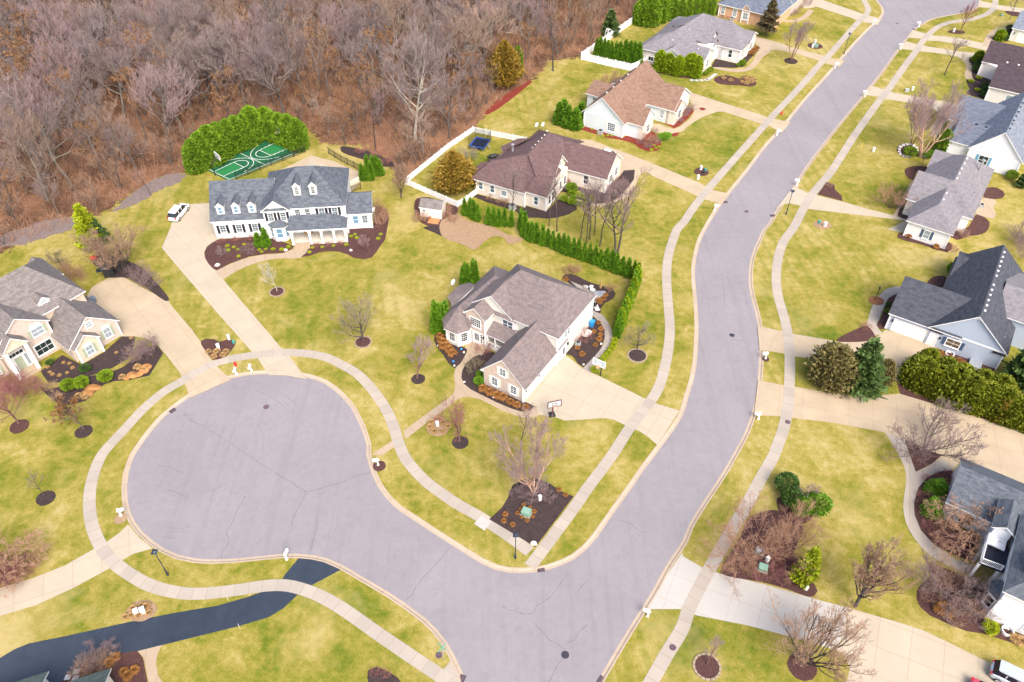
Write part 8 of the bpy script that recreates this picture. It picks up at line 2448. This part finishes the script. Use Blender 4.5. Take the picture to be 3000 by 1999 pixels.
def chair(key, x, y, rot, label):
    t = thing('patio_chair', label, 'chair', at(key, x, y), R(rot), 'patio chairs')
    mb = MB(); mb.box(-.3, .3, -.3, .3, .36, .42); mb.build('seat', M['vent_white'], t)
    mb = MB(); mb.face([(-.3, .28, .42), (.3, .28, .42), (.3, .45, 1.05), (-.3, .45, 1.05)]); mb.face([(-.3, .30, .42), (-.3, .47, 1.05), (.3, .47, 1.05), (.3, .30, .42)]); mb.build('backrest', M['vent_white'], t)
    for s in (-.28, .28):
        for q in (-.26, .26):
            mb = MB(); mb.tube([(s, q, .04), (s, q, .36)], .022, 5); mb.build('leg', M['black'], t)
chair('C', 1525, 322, 150, 'left pale patio chair behind the corner house'); chair('C', 1575, 318, 170, 'middle pale patio chair behind the corner house'); chair('C', 1590, 350, 60, 'pale patio chair facing the other two')
t = thing('patio_umbrella', 'closed tan patio umbrella on a stone slab behind the corner house', 'umbrella', at('C', 1660, 372))
mb = MB(); mb.tube([(0, 0, 0), (0, 0, 2.6)], .03, 6); mb.build('pole', M['black'], t)
mb = MB(); mb.lathe([(.14, 1.2), (.2, 1.4), (.12, 2.2), (.03, 2.65), (0, 2.65)], 9); mb.build('canopy', M['grass_tan'], t)
mb = MB(); mb.box(-.9, .9, -.6, .6, .06, .12); mb.build('base', M['metal'], t)
# boulders
def rock(key, x, y, s, mat, label, group, flat=.5):
    bm = bmesh.new()
    bmesh.ops.create_icosphere(bm, subdivisions=2, radius=1)
    rr = random.Random(int(x * 7 + y))
    k = [Vector((rr.uniform(-1, 1), rr.uniform(-1, 1), rr.uniform(-1, 1))).normalized() for _ in range(7)]
    cut = [rr.uniform(.55, .85) for _ in k]
    for v in bm.verts:
        for d, c in zip(k, cut):
            q = v.co.dot(d)
            if q > c: v.co -= d * (q - c)
        v.co = Vector((v.co.x * s * rr.uniform(.97, 1.03) * 1.25, v.co.y * s, v.co.z * s * flat))
    me = bpy.data.meshes.new(label[:12]); bm.to_mesh(me); bm.free()
    me.materials.append(M[mat])
    o = link(bpy.data.objects.new('boulder', me))
    o.location = (*at(key, x, y), s * flat * .35); o.rotation_euler = (0, 0, rr.uniform(0, 6))
    tag(o, label, 'boulder', group)
for x, y, s in ((995, 985, .75), (920, 1020, .75), (960, 1012, .6), (1012, 965, .7), (880, 1035, .5)): rock('01', x, y, s, 'sand', 'orange sandstone slab at the right end of the brick-fronted house bed', 'sandstone slabs, right end', .45)
for x, y, s in ((620, 1110, .85), (665, 1105, .6), (612, 1140, .7), (585, 1140, .5)): rock('01', x, y, s, 'sand', 'orange sandstone slab between the boxwood balls and the lawn', 'sandstone slabs, middle', .45)
for x, y, s in ((365, 1118, .33), (580, 1098, .3)): rock('A', x, y, s, 'sand', 'tan rock in the left bed of the white house', 'tan rocks of the white house')
for x, y, s in ((820, 1112, .3), (1102, 1170, .3), (1918, 1175, .28), (240, 1360, .4)): rock('A', x, y, s, 'stone_w', 'white stone in the mulch of the white house', 'white stones of the white house', .7)
for k, (x, y) in enumerate([(1490 + 62 * math.cos(a) + 60, 1040 + 42 * math.sin(a)) for a in [2 * math.pi * i / 15 for i in range(15)]]): rock('20', x, y, .34, 'stone_w', 'rounded stone of the ring wall round the birch clump', 'stones of the rock ring', .8)
rock('12', 1327, 615, .35, 'stone_w', 'pale stone at the tip of the corner mulch triangle', None, .8)
rock('22', 850, 915, .35, 'stone_w', 'gray angular stone at the end of the lower brush bed', None, .9)
rock('C', 1525, 765, .75, 'stone_w', 'large pale boulder by the gray wall of the corner house', None, .7)
for x, y in ((78, 878), (330, 945), (238, 1075), (335, 1235), (623, 1385), (940, 1510), (1500, 1062), (1672, 862), (1693, 708)): rock('C', x, y, .17, 'stone_w', 'little white path light around the corner house beds', 'white path lights', .9)
def glaze(key, x, y, label):
    mb = MB(); mb.lathe([(.04, 0), (.14, .06), (.18, .16), (.14, .26), (.04, .32), (0, .32)], 10); o = mb.build('glazed_ball', M['blue_bin']); o.location = (*at(key, x, y), .03); tag(o, label, 'garden ornament')
glaze('C', 305, 920, 'blue glazed garden ball nearer the bay windows'); glaze('C', 228, 1040, 'blue glazed garden ball at the tip of the left bed')
# stepping stones
for x, y in ((1615, 488), (1625, 506), (1635, 527)):
    c = at('C', x, y); mb = MB(); mb.prism([(c[0] + .42 * math.cos(q) * (1 + .15 * math.sin(3 * q + x)), c[1] + .3 * math.sin(q)) for q in [i * math.pi / 5 for i in range(10)]], .03, .08)
    tag(mb.build('stepping_stone', M['stone_w']), 'pale stepping stone in the mulch at the patio corner', 'stepping stone', 'patio stepping stones')
for i in range(9):
    x, y = [(1735, 935), (1710, 950), (1690, 970), (1665, 985), (1645, 1000), (1620, 1005), (1560, 1008), (1500, 1010), (1440, 1008)][i]
    c = at('F', x, y); mb = MB(); mb.prism([(c[0] + .5 * math.cos(q), c[1] + .45 * math.sin(q)) for q in [.3 + k * math.pi / 3 for k in range(6)]], .0, .05)
    tag(mb.build('stepping_stone', M['gray_plastic']), 'gray flagstone in the path across the lawn of the pale gray house', 'stepping stone', 'lawn flagstones')
for x, y in ((525, 1498), (468, 1535), (520, 1540)):
    c = at('02', x, y); mb = MB(); mb.prism([(c[0] - .3, c[1] - .3), (c[0] + .3, c[1] - .22), (c[0] + .34, c[1] + .3), (c[0] - .26, c[1] + .26)], .02, .07)
    tag(mb.build('stepping_stone', M['gray_plastic']), 'square gray paver beside the blacktop driveway bed', 'stepping stone', 'square pavers by the blacktop')
t = thing('toy_car', 'red and yellow toy ride-on car on the left lawn', 'toy', at('01', 650, 218), .6)
mb = MB(); mb.box(-.5, .5, -.35, .35, .15, .5); mb.box(-.25, .35, -.32, .32, .5, .56); mb.build('body', M['red'], t)
mb = MB(); mb.box(-.3, .4, -.36, .36, 1.0, 1.08); [mb.box(x - .03, x + .03, y - .03, y + .03, .5, 1.0) for x in (-.25, .35) for y in (-.3, .3)]; mb.build('roof', M['yellow'], t)
for x in (-.32, .32):
    for y in (-.36, .36): mb = MB(); mb.tube([(x, y - .05, .15), (x, y + .05, .15)], .15, 10); mb.build('wheel', M['black'], t)

# ------------------------------------------------------------------ cars
M['car_white'] = m_plain('white_car_paint', (.78, .78, .78), .2, .6, var=.02)
M['car_silver'] = m_plain('silver_car_paint', (.50, .55, .62), .25, .6, var=.03, metal=.3)
M['car_red'] = m_plain('red_car_paint', (.40, .05, .09), .2, .6, var=.03)
M['car_glass'] = m_plain('car_glass', (.015, .018, .025), .05, .7, var=.2)
M['tail'] = m_plain('tail_lamp', (.5, .01, .02), .2, .5)
M['tyre'] = m_plain('tyre_rubber', (.015, .015, .017), .8, .2)
def car(name, label, key, base, rot, paint, suv=True, loc=None):
    t = thing(name, label, 'car', loc or at(key, *base), R(rot))
    L, W2 = (4.75, .93) if suv else (4.5, .9)
    zb, zs, zr = .28, (1.05 if suv else .92), (1.74 if suv else 1.44)
    def loft(secs, mat, nm, par):
        mb = MB()
        for A, B in zip(secs, secs[1:]):
            n = len(A)
            for i in range(n): mb.face([A[i], B[i], B[(i + 1) % n], A[(i + 1) % n]])
        mb.face(secs[0][::-1]); mb.face(secs[-1])
        return mb.build(nm, mat, par)
    def sec(x, w, z0, z1, r=.12):
        return [(x, -w + r, z0), (x, w - r, z0), (x, w, z0 + r), (x, w * 1.0, z1 - r), (x, w - r * .9, z1), (x, -w + r * .9, z1), (x, -w, z1 - r), (x, -w, z0 + r)]
    gsec = lambda x, w, z0, z1, k: [(x, -w, z0), (x, w, z0), (x, w * (k + .1), (z0 + z1) / 2), (x, w * k, z1 - .04), (x, w * k * .9, z1), (x, -w * k * .9, z1), (x, -w * k, z1 - .04), (x, -w * (k + .1), (z0 + z1) / 2)]
    h2 = L / 2
    body = loft([sec(-h2, W2 * .8, zb + .12, zs - .12), sec(-h2 + .18, W2 * .95, zb, zs + .0), sec(-h2 + .9, W2, zb, zs + .02), sec(h2 - 1.5, W2, zb, zs), sec(h2 - .5, W2 * .96, zb, zs - .10), sec(h2 - .12, W2 * .88, zb, zs - .2), sec(h2, W2 * .74, zb + .12, zs - .32)], M[paint], 'body', t)
    xr = -h2 + (.12 if suv else .7)
    g = [gsec(xr, W2 * .88, zs - .1, zs + .05, .9), gsec(xr + (.38 if suv else .7), W2 * .9, zs - .1, zr - .06, .8), gsec(-.4, W2 * .92, zs - .1, zr - .02, .8), gsec(.4, W2 * .92, zs - .1, zr - .06, .8), gsec(.8, W2 * .92, zs - .1, zr - .2, .82), gsec(1.6, W2 * .9, zs - .1, zs + .03, .9)]
    loft(g, M['car_glass'], 'window', t)
    rf = MB(); x0, x1 = xr + (.32 if suv else .66), .5
    rf.prism([(x0, -W2 * .66), (x0 + .15, -W2 * .74), (x1 - .15, -W2 * .74), (x1, -W2 * .64), (x1, W2 * .64), (x1 - .15, W2 * .74), (x0 + .15, W2 * .74), (x0, W2 * .66)], zr - .07, zr)
    r = rf.build('roof', M[paint], t)
    rb = MB()
    for s in (-W2 * .68, W2 * .68): rb.tube([(x0 + .3, s, zr), (x0 + .35, s, zr + .05), (x1 - .35, s, zr + .05), (x1 - .3, s, zr)], .022, 5)
    if suv: rb.build('roof_rail', M['gray_plastic'], r)
    pl = MB()
    for s in (-1, 1):
        for xx in (xr + 1.15, -.1): pl.box(xx - .06, xx + .06, s * W2 * .84 - .02, s * W2 * .84 + .02, zs, zr - .1)
    pl.build('pillar', M[paint], t)
    for x in (-h2 + .85, h2 - .9):
        for s in (-1, 1):
            mb = MB(); mb.tube([(x, s * (W2 - .22), .34), (x, s * (W2 + .015), .34)], .34, 16); w = mb.build('wheel', M['tyre'], t)
            mb = MB(); mb.tube([(x, s * (W2 - .05), .34), (x, s * (W2 + .03), .34)], .21, 12); mb.build('rim', M['metal'], w)
    for s in (-1, 1):
        mb = MB(); mb.box(h2 - .2, h2 - .02, s * .62 - .16, s * .62 + .16, zs - .38, zs - .22); mb.build('headlight', M['vent_white'], t)
        mb = MB(); mb.box(-h2 - .01, -h2 + .2, s * .68 - .12, s * .68 + .12, zs - .34, zs - .02); mb.build('taillight', M['tail'], t)
        mb = MB(); mb.box(.95, 1.12, s * (W2 + .02) - .09, s * (W2 + .02) + .09, zs, zs + .14); mb.build('mirror', M[paint], t)
    mb = MB(); mb.box(-h2 - .015, -h2 + .03, -.28, .28, zs - .36, zs - .22); mb.build('number_plate', M['vent_white'], t)
c1, c2 = np.array(at('00', 1195, 1512)), np.array(at('00', 1262, 1405, .6))
d = c2 - c1
car('parked_car', 'white sport utility car parked on the white house driveway edge', None, None, math.degrees(math.atan2(d[1], d[0])), 'car_white', loc=(*at('00', 1238, 1482), 0))
car('parked_car', 'white car half hidden behind the brown garage roof', None, None, -28, 'car_white', False, loc=(*at('D', 1985, 420, 1.0), 0))
car('parked_car', 'silver sport utility car with a dark rear window at the lower right frame corner', None, None, -32, 'car_silver', loc=(*at('L', 2060, 1180), 0))
car('parked_car', 'dark red car beside the silver one at the bottom frame edge', None, None, -32, 'car_red', False, loc=(*at('L', 1420, 1660), 0))
# ------------------------------------------------------------------ light, sky, camera
W = bpy.data.worlds.new('World')
SC.world = W
W.use_nodes = True
nt = W.node_tree
sky = nt.nodes.new('ShaderNodeTexSky')
sky.sky_type = 'NISHITA'
sky.sun_disc = False
SUN_EL, SUN_AZ = R(50), R(158)          # azimuth: clockwise from +Y towards +X
sky.sun_elevation = SUN_EL
sky.sun_rotation = SUN_AZ
sky.air_density = 1.0
sky.dust_density = 5.0
sky.ozone_density = 1.0
bg = nt.nodes['Background']
bg.inputs['Strength'].default_value = .125
nt.links.new(sky.outputs[0], bg.inputs['Color'])
sd = bpy.data.lights.new('sun', 'SUN')
sd.energy = 1.3
sd.angle = R(32)
sd.color = (1.0, .94, .86)
so = bpy.data.objects.new('sun', sd)
COL.objects.link(so)
dv = Vector((math.sin(SUN_AZ) * math.cos(SUN_EL), math.cos(SUN_AZ) * math.cos(SUN_EL), math.sin(SUN_EL)))
so.rotation_euler = dv.to_track_quat('Z', 'Y').to_euler()
so.location = (0, 100, 120)

cd = bpy.data.cameras.new('camera')
cd.sensor_width = 36
cd.lens = 36 * FOC
cd.clip_start = 1
cd.clip_end = 5000
co = bpy.data.objects.new('camera', cd)
COL.objects.link(co)
co.location = (0, 0, CAM_H)
co.rotation_euler = (R(90) - PITCH, 0, 0)
SC.camera = co
vs = SC.view_settings
vs.view_transform = 'Standard'
vs.look = 'None'
vs.exposure = 1.35
vs.gamma = 1
SC.render.resolution_x, SC.render.resolution_y = 1024, 682
SC.cycles.max_bounces = 5
SC.cycles.transparent_max_bounces = 8
SC.cycles.use_denoising = True
